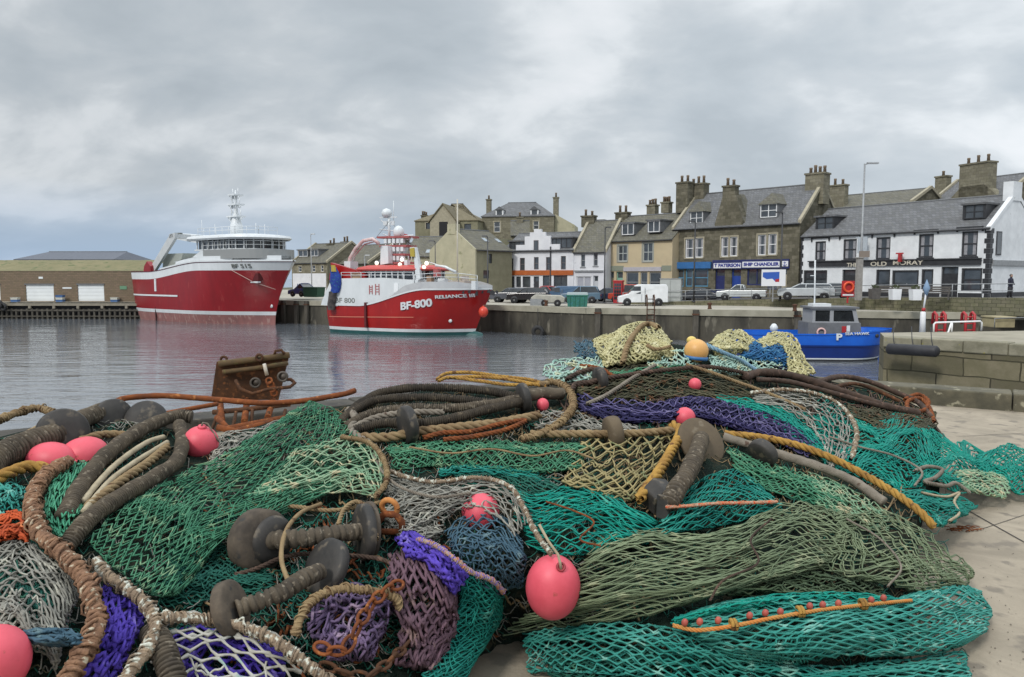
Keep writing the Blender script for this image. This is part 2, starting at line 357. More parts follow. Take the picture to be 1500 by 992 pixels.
# ================================================================ building kit
slate = mat('slate_roof', (.135,.14,.15), (.085,.088,.095), 1.6, .75, bump=.4, bscale=9, c3=(.17,.165,.14), c3amt=.62, c3scale=4)
slate2 = mat('old_slate_roof', (.115,.11,.10), (.075,.072,.066), 1.2, .85, bump=.4, bscale=9, c3=(.15,.13,.09), c3amt=.58, c3scale=3)
def slatemat(name, c1, c2, mossy):
    m = stonemat(name, c1, c2, tuple(x*.45 for x in c1), bw=.32, bh=.24, stain=mossy, bump=.35, rough=.8); return m
slate = slatemat('slate_roof_tiles', (.175,.18,.195), (.11,.113,.122), (.13,.13,.12))
slate2 = slatemat('old_slate_roof_tiles', (.16,.155,.14), (.10,.098,.09), (.15,.14,.085))
rubble = stonemat('rubble_stone', (.21,.19,.145), (.10,.092,.07), (.13,.12,.09), bw=.62, bh=.36, stain=(.06,.058,.03))
rubblelt = stonemat('pale_rubble', (.27,.25,.19), (.17,.155,.12), (.16,.15,.12), bw=.6, bh=.32, stain=(.13,.12,.07))
harl = mat('white_harling', (.76,.78,.80), (.64,.66,.68), 1.2, .85, bump=.25, bscale=18, c3=(.5,.52,.53), c3amt=.66, c3scale=2)
harl2 = mat('whitewash', (.70,.71,.74), (.60,.61,.65), .9, .85, c3=(.45,.46,.48), c3amt=.66, c3scale=2)
cream = mat('cream_render', (.52,.43,.28), (.46,.38,.25), .8, .9, bump=.1)
beige = mat('beige_render', (.44,.41,.29), (.36,.34,.24), .9, .9, c3=(.25,.25,.15), c3amt=.62, c3scale=1.5)
beiged = mat('weathered_render', (.24,.225,.15), (.18,.17,.11), .9, .9)
lintel = mat('pale_sandstone', (.38,.345,.255), (.30,.27,.20), 3, .9)
orange = mat('orange_paint', (.42,.105,.02), (.34,.08,.015), 2, .6)
bluep = mat('blue_shop_paint', (.035,.15,.38), (.028,.12,.31), 2, .5)
navy = mat('navy_paint', (.02,.03,.13), (.015,.02,.09), 2, .5)
redp = mat('red_paint', (.42,.025,.03), (.35,.02,.025), 2, .5)
pot = mat('clay_pot', (.20,.145,.10), (.14,.11,.08), 5, .9)
leadm = mat('lead', (.16,.165,.175), (.12,.125,.13), 3, .7)
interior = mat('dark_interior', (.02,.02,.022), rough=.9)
curtain = mat('net_curtain', (.34,.34,.36), (.22,.22,.24), 6, .9)
def wall_open(m, W, H, ops, z0=0, y=0, rec=.16):
    """front wall plane with real openings and reveals; ops = (x0,x1,z0,z1)"""
    xs = sorted({0, W, *[v for o in ops for v in o[:2]]}); zs = sorted({z0, H, *[v for o in ops for v in o[2:4]]})
    for a, b in zip(xs[:-1], xs[1:]):
        for c, d in zip(zs[:-1], zs[1:]):
            mx, mz = (a+b)/2, (c+d)/2
            if any(o[0] < mx < o[1] and o[2] < mz < o[3] for o in ops): continue
            if b-a < 1e-4 or d-c < 1e-4: continue
            m.add([(a,y,c),(b,y,c),(b,y,d),(a,y,d)], [(0,1,2,3)])
    for x0, x1, c, d in [o[:4] for o in ops]:
        m.add([(x0,y,c),(x1,y,c),(x1,y,d),(x0,y,d),(x0,y+rec,c),(x1,y+rec,c),(x1,y+rec,d),(x0,y+rec,d)], [(0,4,5,1),(1,5,6,2),(2,6,7,3),(3,7,4,0)])
class Bld:
    def __init__(s, name, label, cat, pL, YL, pR, YR, z0, D, group=None):
        a = P(pL, 420, YL); b = P(pR, 420, YR); s.a = Vector((a[0], a[1], z0)); d = Vector((b[0]-a[0], b[1]-a[1], 0)); s.W = d.length
        s.ang = math.atan2(d.y, d.x); s.z0 = z0; s.D = D; s.t = thing(name, label, cat, s.a, s.ang, group)
        s.Minv = (Matrix.Translation(s.a) @ Matrix.Rotation(s.ang, 4, 'Z')).inverted(); s.ops = []
    def loc(s, px, py, y=0):
        c = s.Minv @ Vector((0, 0, CAMZ)); q = P(px, py, 50); d = (s.Minv @ Vector(q))-c
        t = (y-c.y)/d.y; p = c+d*t; return p.x, p.z
    def rect(s, r, y=0):
        x0, x1, y0, y1 = r; xm = (x0+x1)/2
        return s.loc(x0, y1, y)[0], s.loc(x1, y1, y)[0], s.loc(xm, y1, y)[1], s.loc(xm, y0, y)[1]
    def window(s, r, frame=white, pane=glass, mull=1, trans=1, sur=None, rec=.16, fw=.07, cur=False, name='window', sill=True):
        x0, x1, c, d = s.rect(r); x0 = max(x0, .02); x1 = min(x1, s.W-.02); c = max(c, .02); s.ops.append((x0, x1, c, d)); m = MB(); y = rec
        m.box(x0, x0+fw, y-.07, y-.01, c, d).box(x1-fw, x1, y-.07, y-.01, c, d).box(x0+fw, x1-fw, y-.07, y-.01, c, c+fw).box(x0+fw, x1-fw, y-.07, y-.01, d-fw, d)
        for i in range(mull): xm = x0+(x1-x0)*(i+1)/(mull+1); m.box(xm-fw*.4, xm+fw*.4, y-.065, y-.012, c+fw, d-fw)
        for i in range(trans): zm = c+(d-c)*(i+1)/(trans+1); m.box(x0+fw, x1-fw, y-.06, y-.014, zm-fw*.4, zm+fw*.4)
        w = m.build(name, frame, s.t)
        MB().add([(x0,y,c),(x1,y,c),(x1,y,d),(x0,y,d)], [(0,1,2,3)]).build('pane', pane, w)
        if cur:
            m = MB(); k = (x1-x0-2*fw); m.box(x0+fw, x0+fw+k*.28, y-.011, y-.004, c+fw, d-fw).box(x1-fw-k*.28, x1-fw, y-.011, y-.004, c+fw, d-fw).build('curtain', curtain, w)
        if sill: MB().box(x0-.1, x1+.1, -.07, rec-.07, c-.12, c-.003).build('sill', sur or frame, w)
        if sur:
            g = .16; MB().box(x0-g, x0-.004, -.025, .03, c, d+g).box(x1+.004, x1+g, -.025, .03, c, d+g).box(x0, x1, -.025, .03, d+.004, d+g).build('surround', sur, w)
        return w
    def door(s, r, m_=black, pane=glass, rec=.25, handle=True):
        x0, x1, c, d = s.rect(r); c = .02; s.ops.append((x0, x1, c, d)); m = MB(); t = .1; fz = d-(d-c)*.22
        m.box(x0, x0+t, rec-.08, rec, c, d).box(x1-t, x1, rec-.08, rec, c, d).box(x0+t, x1-t, rec-.08, rec, d-t, d).box(x0+t, x1-t, rec-.05, rec, c, fz).box(x0+t+.08, x1-t-.08, rec-.07, rec-.05, c+.15, c+(fz-c)*.45)
        w = m.build('door', m_, s.t); MB().add([(x0,rec,fz),(x1,rec,fz),(x1,rec,d),(x0,rec,d)], [(0,1,2,3)]).build('pane', pane, w)
        if handle: MB().box(x1-t-.16, x1-t-.1, rec-.12, rec-.05, c+1.0, c+1.12).build('handle', grey, w)
        return w
    def shell(s, wallm, roofm, eave, ridge, over=.15, side=None, hip=0, ridgey=None, gable=True, wall_name='wall', skews=None, th=.14):
        """eave, ridge: heights above z0"""
        W, D = s.W, s.D; ry = ridgey or D/2; m = MB(); wall_open(m, W, eave, s.ops)
        hL = hip; topl = (0, ry, ridge) if not hip else None
        m.add([(0,0,0),(0,D,0),(0,D,eave),(0,0,eave)], [(0,1,2,3)]).add([(W,0,0),(W,D,0),(W,D,eave),(W,0,eave)], [(3,2,1,0)]).add([(0,D,0),(W,D,0),(W,D,eave),(0,D,eave)], [(3,2,1,0)])
        if not hip:
            m.add([(0,0,eave),(0,ry,ridge),(0,D,eave)], [(0,1,2)]).add([(W,0,eave),(W,ry,ridge),(W,D,eave)], [(2,1,0)])
        m.build(wall_name, wallm, s.t)
        r = MB(); sl = (ridge-eave)/ry; sl2 = (ridge-eave)/(D-ry); o = over; e = .0
        if not hip:
            x0, x1 = -e-.02, W+e+.02
            r.prism([(-o, eave-o*sl+.01), (ry, ridge+.01), (D+o, eave-o*sl2+.01), (D+o, eave-o*sl2+.01+th), (ry, ridge+.01+th), (-o, eave-o*sl+.01+th)], x0, x1)
            r.build('roof', roofm, s.t)
            MB().tube([(x0, ry, ridge+th+.02), (x1, ry, ridge+th+.02)], .09, 6).build('ridge', leadm, s.t)
        else:
            z = eave+.01
            r.add([(-o,-o,z),(W+o,-o,z),(W+o,D+o,z),(-o,D+o,z),(hip,ry,ridge),(W-hip,ry,ridge),(-o,-o,z-.14),(W+o,-o,z-.14),(W+o,D+o,z-.14),(-o,D+o,z-.14)],
                  [(0,1,5,4),(1,2,5),(2,3,4,5),(3,0,4),(6,9,8,7),(0,6,7,1),(1,7,8,2),(2,8,9,3),(3,9,6,0)]).build('roof', roofm, s.t)
            MB().tube([(hip, ry, ridge+.02), (W-hip, ry, ridge+.02)], .09, 6).build('ridge', leadm, s.t)
        # gutter and downpipe
        if not hip: MB().tube([(0, -o-.06, eave-o*sl+.04), (W, -o-.06, eave-o*sl+.04)], .075, 6).build('gutter', black, s.t)
        if skews:
            for x in ((0, W) if skews == True else skews):
                k = MB(); k.prism([(-.12, eave-.05), (ry, ridge+.1), (D+.12, eave-.05), (D+.12, eave+.32), (ry, ridge+.42), (-.12, eave+.32)], x-.16, x+.16); k.build('skew', lintel if skews else wallm, s.t)
        s.eave, s.ridge, s.ry, s.sl = eave, ridge, ry, sl
    def zroof(s, y): return s.eave+s.sl*y
    def chimney(s, r, y, m_=rubble, pots=2, potpx=None, wy=.9, base=None, potm=pot):
        """r = px rect of the stack at local depth y"""
        x0, x1, c, d = s.rect(r, y); b = base if base is not None else c
        m = MB(); m.box(x0, x1, y-wy/2, y+wy/2, b, d-.18).box(x0-.09, x1+.09, y-wy/2-.09, y+wy/2+.09, d-.18, d); w = m.build('chimney', m_, s.t)
        for i in range(pots):
            xx = x0+(x1-x0)*(i+.5)/pots; h = random.uniform(.55, .85)
            MB().lathe([(.17, d), (.14, d+h*.7), (.17, d+h*.75), (.16, d+h), (.10, d+h), (.10, d+h-.15)], (xx, y, 0), k=10).build('chimney_pot', potm, w)
        return w
    def dormer(s, r, frame=white, roofm=None, cheek=None, flat=False, yf=.5, mull=1, trans=1, pane=glass, rise=.7, piend=False):
        x0, x1, c, d = s.rect(r, yf); fw = .08; roofm = roofm or slate; cheek = cheek or leadm
        yb = (d-s.eave)/s.sl+ .1; m = MB(); m.box(x0-.12, x0, yf, yb, c, d).box(x1, x1+.12, yf, yb, c, d).box(x0, x1, yf+.12, yf+.2, c-.1, d)
        dm = m.build('dormer', cheek, s.t); f = MB(); y = yf+.06
        f.box(x0, x0+fw, y-.05, y, c, d).box(x1-fw, x1, y-.05, y, c, d).box(x0+fw, x1-fw, y-.05, y, c, c+fw).box(x0+fw, x1-fw, y-.05, y, d-fw, d)
        for i in range(mull): xm = x0+(x1-x0)*(i+1)/(mull+1); f.box(xm-.04, xm+.04, y-.045, y, c+fw, d-fw)
        for i in range(trans): zm = c+(d-c)*(i+1)/(trans+1); f.box(x0+fw, x1-fw, y-.04, y, zm-.03, zm+.03)
        f.build('window', frame, dm); MB().add([(x0,y+.01,c),(x1,y+.01,c),(x1,y+.01,d),(x0,y+.01,d)], [(0,1,2,3)]).build('pane', pane, dm)
        rf = MB(); xm = (x0+x1)/2
        if flat: rf.prism([(yf-.15, d), (yb+.8, d), (yb+.8, d+.16), (yf-.15, d+.16)], x0-.25, x1+.25)
        else:
            zt = d+rise; yt = (zt-s.eave)/s.sl+.1; yv = yf-.18; back = yt if not piend else yt
            ya = yv if not piend else yv+(xm-x0)*.9
            rf.add([(x0-.25,yv,d-.05),(x1+.25,yv,d-.05),(xm,ya,zt),(x0-.25,yb,d-.05),(x1+.25,yb,d-.05),(xm,yt,zt)], [(0,1,2),(0,2,5,3),(1,4,5,2),(0,3,4,1)])
        rf.build('dormer_roof', roofm, dm); return dm
    def skylight(s, r, flatz=None):
        xm, ym = (r[0]+r[1])/2, (r[2]+r[3])/2
        # intersect ray with the roof plane z = eave + sl*y
        c = s.Minv @ Vector((0, 0, CAMZ)); q = s.Minv @ Vector(P(xm, ym, 50)); d = q-c
        t = (s.eave+.17+s.sl*c.y-c.z)/(d.z-s.sl*d.y); p = c+d*t; w = (r[1]-r[0])*.5*.09; h = .45; k = 1/math.hypot(1, s.sl); uy, uz = k, s.sl*k
        m = MB(); q = lambda a, b, o: (p.x+a, p.y+b*uy-o*uz, p.z+b*uz+o*uy)
        m.add([q(-w,-h,-.1),q(w,-h,-.1),q(w,h,-.1),q(-w,h,-.1),q(-w,-h,.06),q(w,-h,.06),q(w,h,.06),q(-w,h,.06)], [(0,3,2,1),(4,5,6,7),(0,1,5,4),(1,2,6,5),(2,3,7,6),(3,0,4,7)])
        w_ = m.build('skylight', grey, s.t); MB().add([q(-w+.07,-h+.07,.065),q(w-.07,-h+.07,.065),q(w-.07,h-.07,.065),q(-w+.07,h-.07,.065)], [(0,1,2,3)]).build('pane', mat('sky_glass', (.25,.3,.34), rough=.05, spec=1), w_)
    def panel(s, name, r, m_, t=.12, y=0, parent=None):
        x0, x1, c, d = s.rect(r, y); return MB().box(x0, x1, y-t, y, c, d).build(name, m_, parent or s.t)
    def text(s, txt, cx, cy, hpx, m_, y=-.13, parent=None, sx=1.0, bold=.01):
        x, z = s.loc(cx, cy, y); _, z1 = s.loc(cx, cy-hpx/2, y); size = (z1-z)*2*1.35
        me = text_mesh(txt, size, .015, bold); o = bpy.data.objects.new('lettering', me); COL.objects.link(o); me.materials.append(m_)
        o.parent = parent or s.t; o.location = (x, y-.01, z); o.rotation_euler = (PI/2, 0, 0); o.scale = (sx, 1, 1); return o
# ---------------------------------------------------------------- the white pub with black quoins
b = Bld('pub', 'white harled pub with black quoins, black window frames and a black lettered fascia', 'building', 1172, 74, 1447, 60, -.1, 8.6)
for r in ((1193.5,1209,353.7,382), (1234.7,1254,350.5,380.5), (1282.4,1303.4,347.6,380), (1344.8,1366.5,343,377.5), (1407.7,1431,339,375.5)):
    w = b.window(r, black, mull=0, trans=1, fw=.13, cur=True, sill=True); x0, x1, c, d = b.ops[-1]
    MB().box(x0-.42, x1+.42, -.12, -.003, d+.26, d+.38).box(x0-.42, x0-.3, -.11, -.003, d-.02, d+.26).box(x1+.3, x1+.42, -.11, -.003, d-.02, d+.26).build('hood_mould', black, w)
for r in ((1176.5,1211,396,420), (1282.4,1303,395,424), (1306,1345,396,421), (1348.7,1366,394.5,427), (1407,1437.5,393,427)): b.window(r, black, mull=0, trans=1 if r[0] in (1176.5, 1407) else 0, fw=.16, sill=False)
b.door((1232.5,1253,395,436)); b.door((1377,1402,391,436)); b.door((1312,1330,423,436))
b.shell(harl, slate, b.rect((1300,1320,341,420))[3], b.loc(1340, 299, 4.3)[1], skews=None)
for r in ((1412,1441,300,320.5), (1196,1220,318,336.5)): b.dormer(r, black, slate, black, flat=True, yf=.9)
x0, x1, c, d = b.rect((1180,1440,381.5,389.5)); f = MB().box(1.0, b.W-.55, -.16, -.003, c, d).box(.9, b.W-.45, -.26, -.165, d-.02, d+.08).build('fascia', black, b.t)
goldl = mat('cream_lettering', (.62,.58,.48), (.5,.46,.38), 8, .6)
b.text('THE', 1248.5, 388.6, 6.2, goldl, -.165, f, 1.1); b.text('OLD', 1287, 387, 6.2, goldl, -.165, f, 1.45); b.text('MORAY', 1329.5, 385.2, 6.6, goldl, -.165, f, 1.45)
m = MB(); n = 14; hh = b.eave/n
for i in range(n):
    wq = .42 if i % 2 else .26
    m.box(b.W-wq, b.W+.03, -.03, .05, i*hh+.01, (i+1)*hh-.01).box(b.W+.0, b.W+.03, .05, wq+.15, i*hh+.01, (i+1)*hh-.01)
m.build('quoins', black, b.t); m = MB()
for i in range(n): m.box(-.02, .26 if i % 2 else .14, -.03, .05, i*hh+(.01 if i else .0), (i+1)*hh+.001)
m.build('quoins', black, b.t)
MB().box(.3, b.rect((1232,1253,395,436))[0]-.05, -.05, -.003, -.3, .42).box(b.rect((1232,1253,395,436))[1]+.05, b.rect((1377,1402,391,436))[0]-.05, -.05, -.003, -.3, .38).box(b.rect((1377,1402,391,436))[1]+.05, b.W-.45, -.05, -.003, -.3, .4).build('plinth', black, b.t)
MB().box(b.W+.03, b.W+.07, .5, 8.6, -.3, .45).build('plinth', black, b.t)
MB().box(b.W+.01, b.W+.12, .5, 8.3, c-.05, d-.1).build('fascia', grey, b.t)
w = MB().box(b.W-.02, b.W+.06, 1.0, 1.9, d+.3, d+2.2).build('window', black, b.t); MB().box(b.W+.061, b.W+.066, 1.1, 1.8, d+.4, d+2.1).build('pane', glass, w)
# white skewed gable head and chimney on the right end
MB().prism([(-.1, b.eave-.2), (b.ry, b.ridge+.1), (b.D+.1, b.eave-.2), (b.D+.1, b.eave+.15), (b.ry, b.ridge+.5), (-.1, b.eave+.15)], b.W-.3, b.W+.05).build('skew', harl, b.t)
MB().box(b.W-.7, b.W+.06, b.ry-.85, b.ry+.75, b.ridge-.4, b.ridge+1.15).build('chimney', harl, b.t)
m = MB(); x, z = b.loc(1317.5, 371, -.5); m.box(x-.32, x+.32, -.5, -.4, z-.08, z+.04).box(x-.12, x+.12, -.5, -.2, z-.75, z-.08).build('red_lamp', redp, b.t)
m = MB(); x0, x1, c, d = b.rect((1256,1270,347,371), -.8); m.box(x0, x1, -.84, -.76, c, d).box(x0-.2, x0, -.8, -.02, d-.1, d); m.build('hanging_sign', mat('sign_bluegrey', (.42,.46,.50), (.36,.4,.44), 3, .6), b.t)
# ---------------------------------------------------------------- stone building with ship chandler's
b = Bld('stone_tenement', 'dark rubble stone building with white dormers and a white and navy ship chandler front', 'building', 985, 85, 1169, 74.5, -.9, 9.5)
for r in ((1003.6,1016,350,378), (1017.4,1029.5,349,377.4), (1056,1067,347.5,376), (1068.5,1079.5,347,375.4), (1109.5,1121.5,344,374), (1124.5,1137,343,373)): b.window(r, white, mull=0, trans=1, sur=lintel, fw=.1, cur=True)
for r in ((989,1001.5,394,420), (1004,1014,394,420), (1016,1037,394,420)): b.window(r, mat('pale_blue_paint', (.10,.28,.42), (.07,.2,.33), 2, .5), mull=0, trans=1, fw=.12, sill=False)
b.door((1047,1061,394,432), navy); b.door((1071,1084.5,394,432), mat('royal_blue_paint', (.02,.06,.30), (.018,.05,.25), 2, .4)); b.window((1094,1122,393,418), navy, mull=1, trans=0, fw=.12, sill=False); b.window((1124,1138,392,424), navy, mull=0, trans=0, sill=False); b.door((1140,1152,391,430), lintel)
b.shell(rubble, slate, b.rect((1070,1090,331.5,420))[3], b.loc(1108, 279.5, 4.75)[1], skews=True)
E = b.eave
for r in ((1011,1029,309.5,329.5), (1113.5,1137.5,298.5,318.5)): b.dormer(r, white, slate2, leadm, yf=.6, rise=1.15, piend=True, mull=1, trans=1)
x0, _, _, _ = b.rect((1047,1088,300,330)); x1 = b.rect((1047,1088,300,330))[1]; xm = (x0+x1)/2; za = b.loc(1070, 286, 0)[1]
m = MB(); m.prism([(x0, E-.1), (x1, E-.1), (x1, E+.35), (xm+1.0, za-.9), (xm+.75, za), (xm-.75, za), (xm-1.0, za-.9), (x0, E+.35)], -.02, 1.1, 'y'); wg = m.build('wall_gable', rubble, b.t)
b.chimney((1061.5,1079,272,289), .5, rubble, 2)
MB().prism([(x0-.1, E+.3), (x0-.1, E+.45), (xm, za+.3), (x1+.1, E+.45), (x1+.1, E+.3), (xm, za+.1)], .2, 3.2, 'y').build('roof', slate2, b.t)
b.chimney((994,1011,267,312), 3.2, rubble, 2, wy=1.2); b.chimney((1011.5,1034,269,311), 4.6, rubble, 3, wy=1.2)
b.chimney((1183,1210,254,300), 4.7, rubblelt, 4, wy=1.5); 
x0, x1, c, d = b.rect((985,1042,384,393.5), -.1); f = MB().box(x0, x1, -.28, -.003, c, d).build('fascia', bluep, b.t)
x0, x1, c, d = b.rect((1044,1156,382.5,393), -.1); f = MB().box(x0, x1, -.2, -.003, c-.05, d+.15).build('fascia', navy, b.t)
signw = mat('sign_white', (.72,.73,.76), rough=.4); lb = mat('sign_blue_ink', (.03,.04,.25), rough=.5)
for r in ((1045.5,1085.5,385.5,393), (1087.5,1142,383.2,391.8), (1144.5,1154.5,382.5,390.3)):
    x0, x1, c, d = b.rect(r, -.2); MB().box(x0, x1, -.24, -.203, c, d).build('sign_panel', signw, f)
b.text('T PATERSON', 1065.3, 389, 4.8, lb, -.245, f, 1.12, .02); b.text('SHIP CHANDLER', 1114.5, 387.3, 4.8, lb, -.245, f, 1.14, .02)
x, z = b.loc(1149.5, 386.3, -.25)   # anchor emblem
m = MB(); m.box(x-.03, x+.03, -.26, -.245, z-.22, z+.2).box(x-.13, x+.13, -.26, -.246, z+.08, z+.13); m.tube([(x+.2*math.cos(a), -.252, z-.02+.2*math.sin(a)) for a in [PI*(1.08+.84*i/8) for i in range(9)]], .03, 5).build('anchor_emblem', lb, f)
MB().box(b.rect((984,987,393,420))[0], b.W, -.04, -.003, -.3, .25).build('plinth', lintel, b.t)
# ---------------------------------------------------------------- cream house
b = Bld('cream_house', 'cream rendered house with grey shop front and two box dormers', 'building', 887, 89.5, 984, 83.5, -1.1, 9)
for r in ((905,918.5,359.7,383), (941.5,956,355.8,383)): b.window(r, mat('grey_green_paint', (.42,.45,.44), rough=.6), mull=1, trans=1, sur=mat('grey_surround', (.3,.31,.28), rough=.9), fw=.1)
for r in ((917,935,399,428), (938,948,399,428), (951,968,399,428)): b.window(r, grey, mull=0, trans=1, fw=.12, sill=False)
b.door((890.5,899,398,436), beiged); b.door((902.5,912,398,436), mat('pale_green_paint', (.22,.40,.32), rough=.6))
b.shell(cream, slate2, b.rect((925,935,352.8,420))[3], b.loc(935, 318, 4.5)[1], skews=None)
for r in ((911,928,327.5,344), (949,966,323.5,340)): b.dormer(r, white, slate, leadm, flat=True, yf=.5, mull=1, trans=0)
b.chimney((904,921,311,330), 4.5, rubble, 2); b.chimney((950,962,300,316), 5.5, rubblelt, 3); b.chimney((971,982,296,312), 5.5, rubblelt, 3)
x0, x1, c, d = b.rect((887,983,390.5,440)); 
b.panel('fascia', (914,969,391.3,397.3), mat('shop_grey', (.45,.43,.47), (.38,.37,.4), 4, .6), .14)
b.panel('fascia', (887,913.5,389.6,397), mat('stone_grey_green', (.22,.24,.19), rough=.9), .06); b.panel('fascia', (969.5,983.5,389,397), MATS['stone_grey_green'], .06)
# ---------------------------------------------------------------- small whitewashed house
b = Bld('whitewashed_cottage', 'small whitewashed house with a shuttered shop front beside the cream house', 'building', 840, 89.6, 887, 87.6, -1.1, 9)
for r in ((851,857,372.5,391), (869.5,875.5,371,389.5)): b.window(r, grey, mull=0, trans=1, sur=None, fw=.08)
b.window((844,866,405,424), white, pane=mat('shutter_grey', (.38,.39,.44), (.32,.33,.38), 4, .6), mull=1, trans=0, fw=.1, sill=False); b.door((869,876,404,436), mat('pale_door', (.5,.52,.55), rough=.6))
b.shell(harl2, slate2, b.rect((860,870,369.5,420))[3], b.loc(865, 326, 4.5)[1], skews=True)
b.chimney((853.5,872,316,333), 4.5, rubble, 2); b.chimney((877,886,322,335), 5, rubble, 0)
b.panel('cornice', (842,884,396,398), grey, .2)
# ---------------------------------------------------------------- white house with orange band
b = Bld('gabled_white_house', 'tall white house with a stepped centre gable and an orange band above the ground floor', 'building', 736, 94, 840, 89.5, -1.1, 9)
dk = mat('dark_grey_paint', (.04,.042,.05), rough=.5); pinkd = mat('grey_brown_paint', (.13,.11,.11), rough=.6)
for r in ((744.7,752,378.5,397), (761.4,768.7,378,396.6), (782,789,376.8,395), (799.8,806,376.8,396), (821.5,828.8,375.2,395)): b.window(r, pinkd, mull=0, trans=1, fw=.09, sill=False)
for r in ((743,753,405,423), (756,763,405,421), (765.5,777,405,421), (795,805,404,421), (811,831,403.5,420)): b.window(r, dk, mull=1 if r[0] > 800 else 0, trans=0, fw=.09, sill=False)
b.door((781.6,789.5,405,436), dk)
b.shell(harl2, slate, b.rect((780,790,367.8,420))[3], b.loc(770, 344, 4.5)[1], skews=None)
E = b.eave; gx0, gx1 = b.rect((770,805.5,340,360))[:2]; xm = (gx0+gx1)/2; zt = b.loc(787, 336, 0)[1]
s1 = b.loc(787, 351, 0)[1]; s2 = b.loc(787, 346, 0)[1]; aw = b.rect((782,789,352,368.5))
m = MB()
for (hw, a, c) in ((2.95, E-.05, s1-.6), (1.75, s1-.6, s2), (1.05, s2, zt-.35), (.5, zt-.35, zt)):
    m.box(xm-hw, xm+hw, -.03, .3, a+.0, c)
m.build('crow_step_gable', harl2, b.t)
w = MB().box(aw[0], aw[1], -.06, -.031, aw[2], aw[3]).build('window', pinkd, b.t); MB().box(aw[0]+.08, aw[1]-.08, -.07, -.061, aw[2]+.08, aw[3]-.08).build('pane', glass, w)
MB().prism([(xm-2.9, E), (xm, zt-1.1), (xm+2.9, E)], .3, 4.3, 'y').build('roof', slate2, b.t)
b.dormer((747,766.5,354,367), dk, slate, dk, flat=True, yf=.25, mull=2, trans=0); b.dormer((807,837,349,363.5), dk, slate, dk, flat=True, yf=.25, mull=3, trans=0)
b.panel('painted_band', (736,840,396.2,403.2), orange, .1)
MB().box(gx1+.05, gx1+.2, -.12, -.003, .2, E+.5).build('downpipe', dk, b.t)
# ---------------------------------------------------------------- beige gable house
b = Bld('beige_gable_house', 'beige house with a chimneyed pale gable end and two skylights in its roof', 'building', 698, 88, 750, 92.5, -1.2, 8.0)
b.ang = b.ang
b.window((716,721,372,386), dk, mull=0, trans=1, sill=False)
b.window((708,717,396,408), dk, mull=0, trans=0, sill=False)
b.shell(beiged, slate2, b.rect((700,710,366.5,420))[3], b.loc(690, 339, 4)[1])
b.skylight((706.5,714,349,354.5)); b.skylight((726,733,350,356))
MB().prism([(-.02, -.0), (4, -.0), (8.02, 0), (8.02, b.eave+.1), (4, b.ridge+.35), (-.02, b.eave+.1)], -.2, -.003).build('gable_wall', beige, b.t)
MB().box(-.25, .5, 3.3, 4.7, b.ridge-.5, b.ridge+.75).build('chimney', beige, b.t)
w = MB().box(-.23, -.2, 5.2, 6.1, 2.6, 3.9).build('window', dk, b.t)
# ---------------------------------------------------------------- low house with the big slate roof
b = Bld('low_slate_house', 'low pale house under a broad slate roof with two skylights behind the smaller trawler', 'building', 594, 99, 664, 98, -1.2, 9)
b.window((640,646,384,398), white, mull=0); b.window((612,618,384,398), white, mull=0)
b.shell(beige, slate2, b.rect((620,630,376,420))[3], b.loc(630, 348.5, 4.5)[1]); b.skylight((624,632,366,371)); b.skylight((642.5,650,366,371))
# ---------------------------------------------------------------- houses up the hill
b = Bld('hill_hall', 'brown stone hall with a steep front gable and tall dark opening on the hill', 'building', 609, 124, 700, 122, 5.5, 14)
b.window((624,632,326.5,335.5), dk, mull=0, trans=0, sur=lintel, sill=False); b.window((680,690,328,336), dk, mull=0, trans=0, sill=False)
brownr = slatemat('brown_tiles', (.22,.19,.13), (.15,.13,.09), (.16,.14,.08))
b.shell(beiged, brownr, b.rect((640,650,323,340))[3], b.loc(660, 299, 7)[1], hip=6.3)
x0, x1, c, d = b.rect((630,668,299,346), -1.6); xm = (x0+x1)/2; e2 = b.eave-.3; zt = b.loc(649, 299.5, -1.6)[1]
m = MB(); m.prism([(x0, 0), (x1, 0), (x1, e2), (xm, zt), (x0, e2)], -1.6, 4, 'y').build('front_gable', lintel, b.t)
MB().prism([(x0-.3, e2-.2), (xm, zt), (x1+.3, e2-.2), (x1+.3, e2), (xm, zt+.22), (x0-.3, e2)], -1.8, 6, 'y').build('roof', brownr, b.t)
ow = b.rect((643.5,656,325,347), -1.6); MB().box(ow[0], ow[1], -1.66, -1.605, ow[2], ow[3]).build('opening', interior, b.t)
b.chimney((618,626,315.5,324), 5, rubble, 3)
b = Bld('hill_mansion', 'grey stone house with a hipped slate roof on the hill behind the white house', 'building', 706, 126, 811, 124, 5.8, 10)
for r in ((724,732.5,325,340), (781.5,789,324,336)): b.window(r, white, mull=0, sur=lintel)
b.window((752,757,326,334), dk, mull=0, trans=0)
b.shell(rubblelt, slate, b.rect((750,760,316.5,340))[3], b.loc(765, 297, 5)[1], hip=3.6)
for r in ((727,736,307,316), (778,787.5,306.5,316)): b.dormer(r, white, slate, white, yf=.3, rise=.5, mull=0, trans=0)
b.chimney((713,719.5,292,318), 2.6, rubblelt, 1, base=b.eave); b.chimney((810.5,818,289,345), 3, rubblelt, 1)
MB().prism([(b.W-.1, 0), (b.W+3.3, 0), (b.W+3.3, b.eave-1.5), (b.W+.1, b.eave+.3)], 1.0, 8, 'y').build('annexe', beige, b.t)
b = Bld('rubble_gable', 'ivy brown rubble gable standing between the white house and the hill mansion', 'building', 748, 112, 776, 112, 2, 5)
b.shell(rubblelt, slate2, b.rect((750,770,345,400))[3], b.loc(762, 325, 2.5)[1]); b.chimney((757,766,318,330), 2.5, rubblelt, 1)
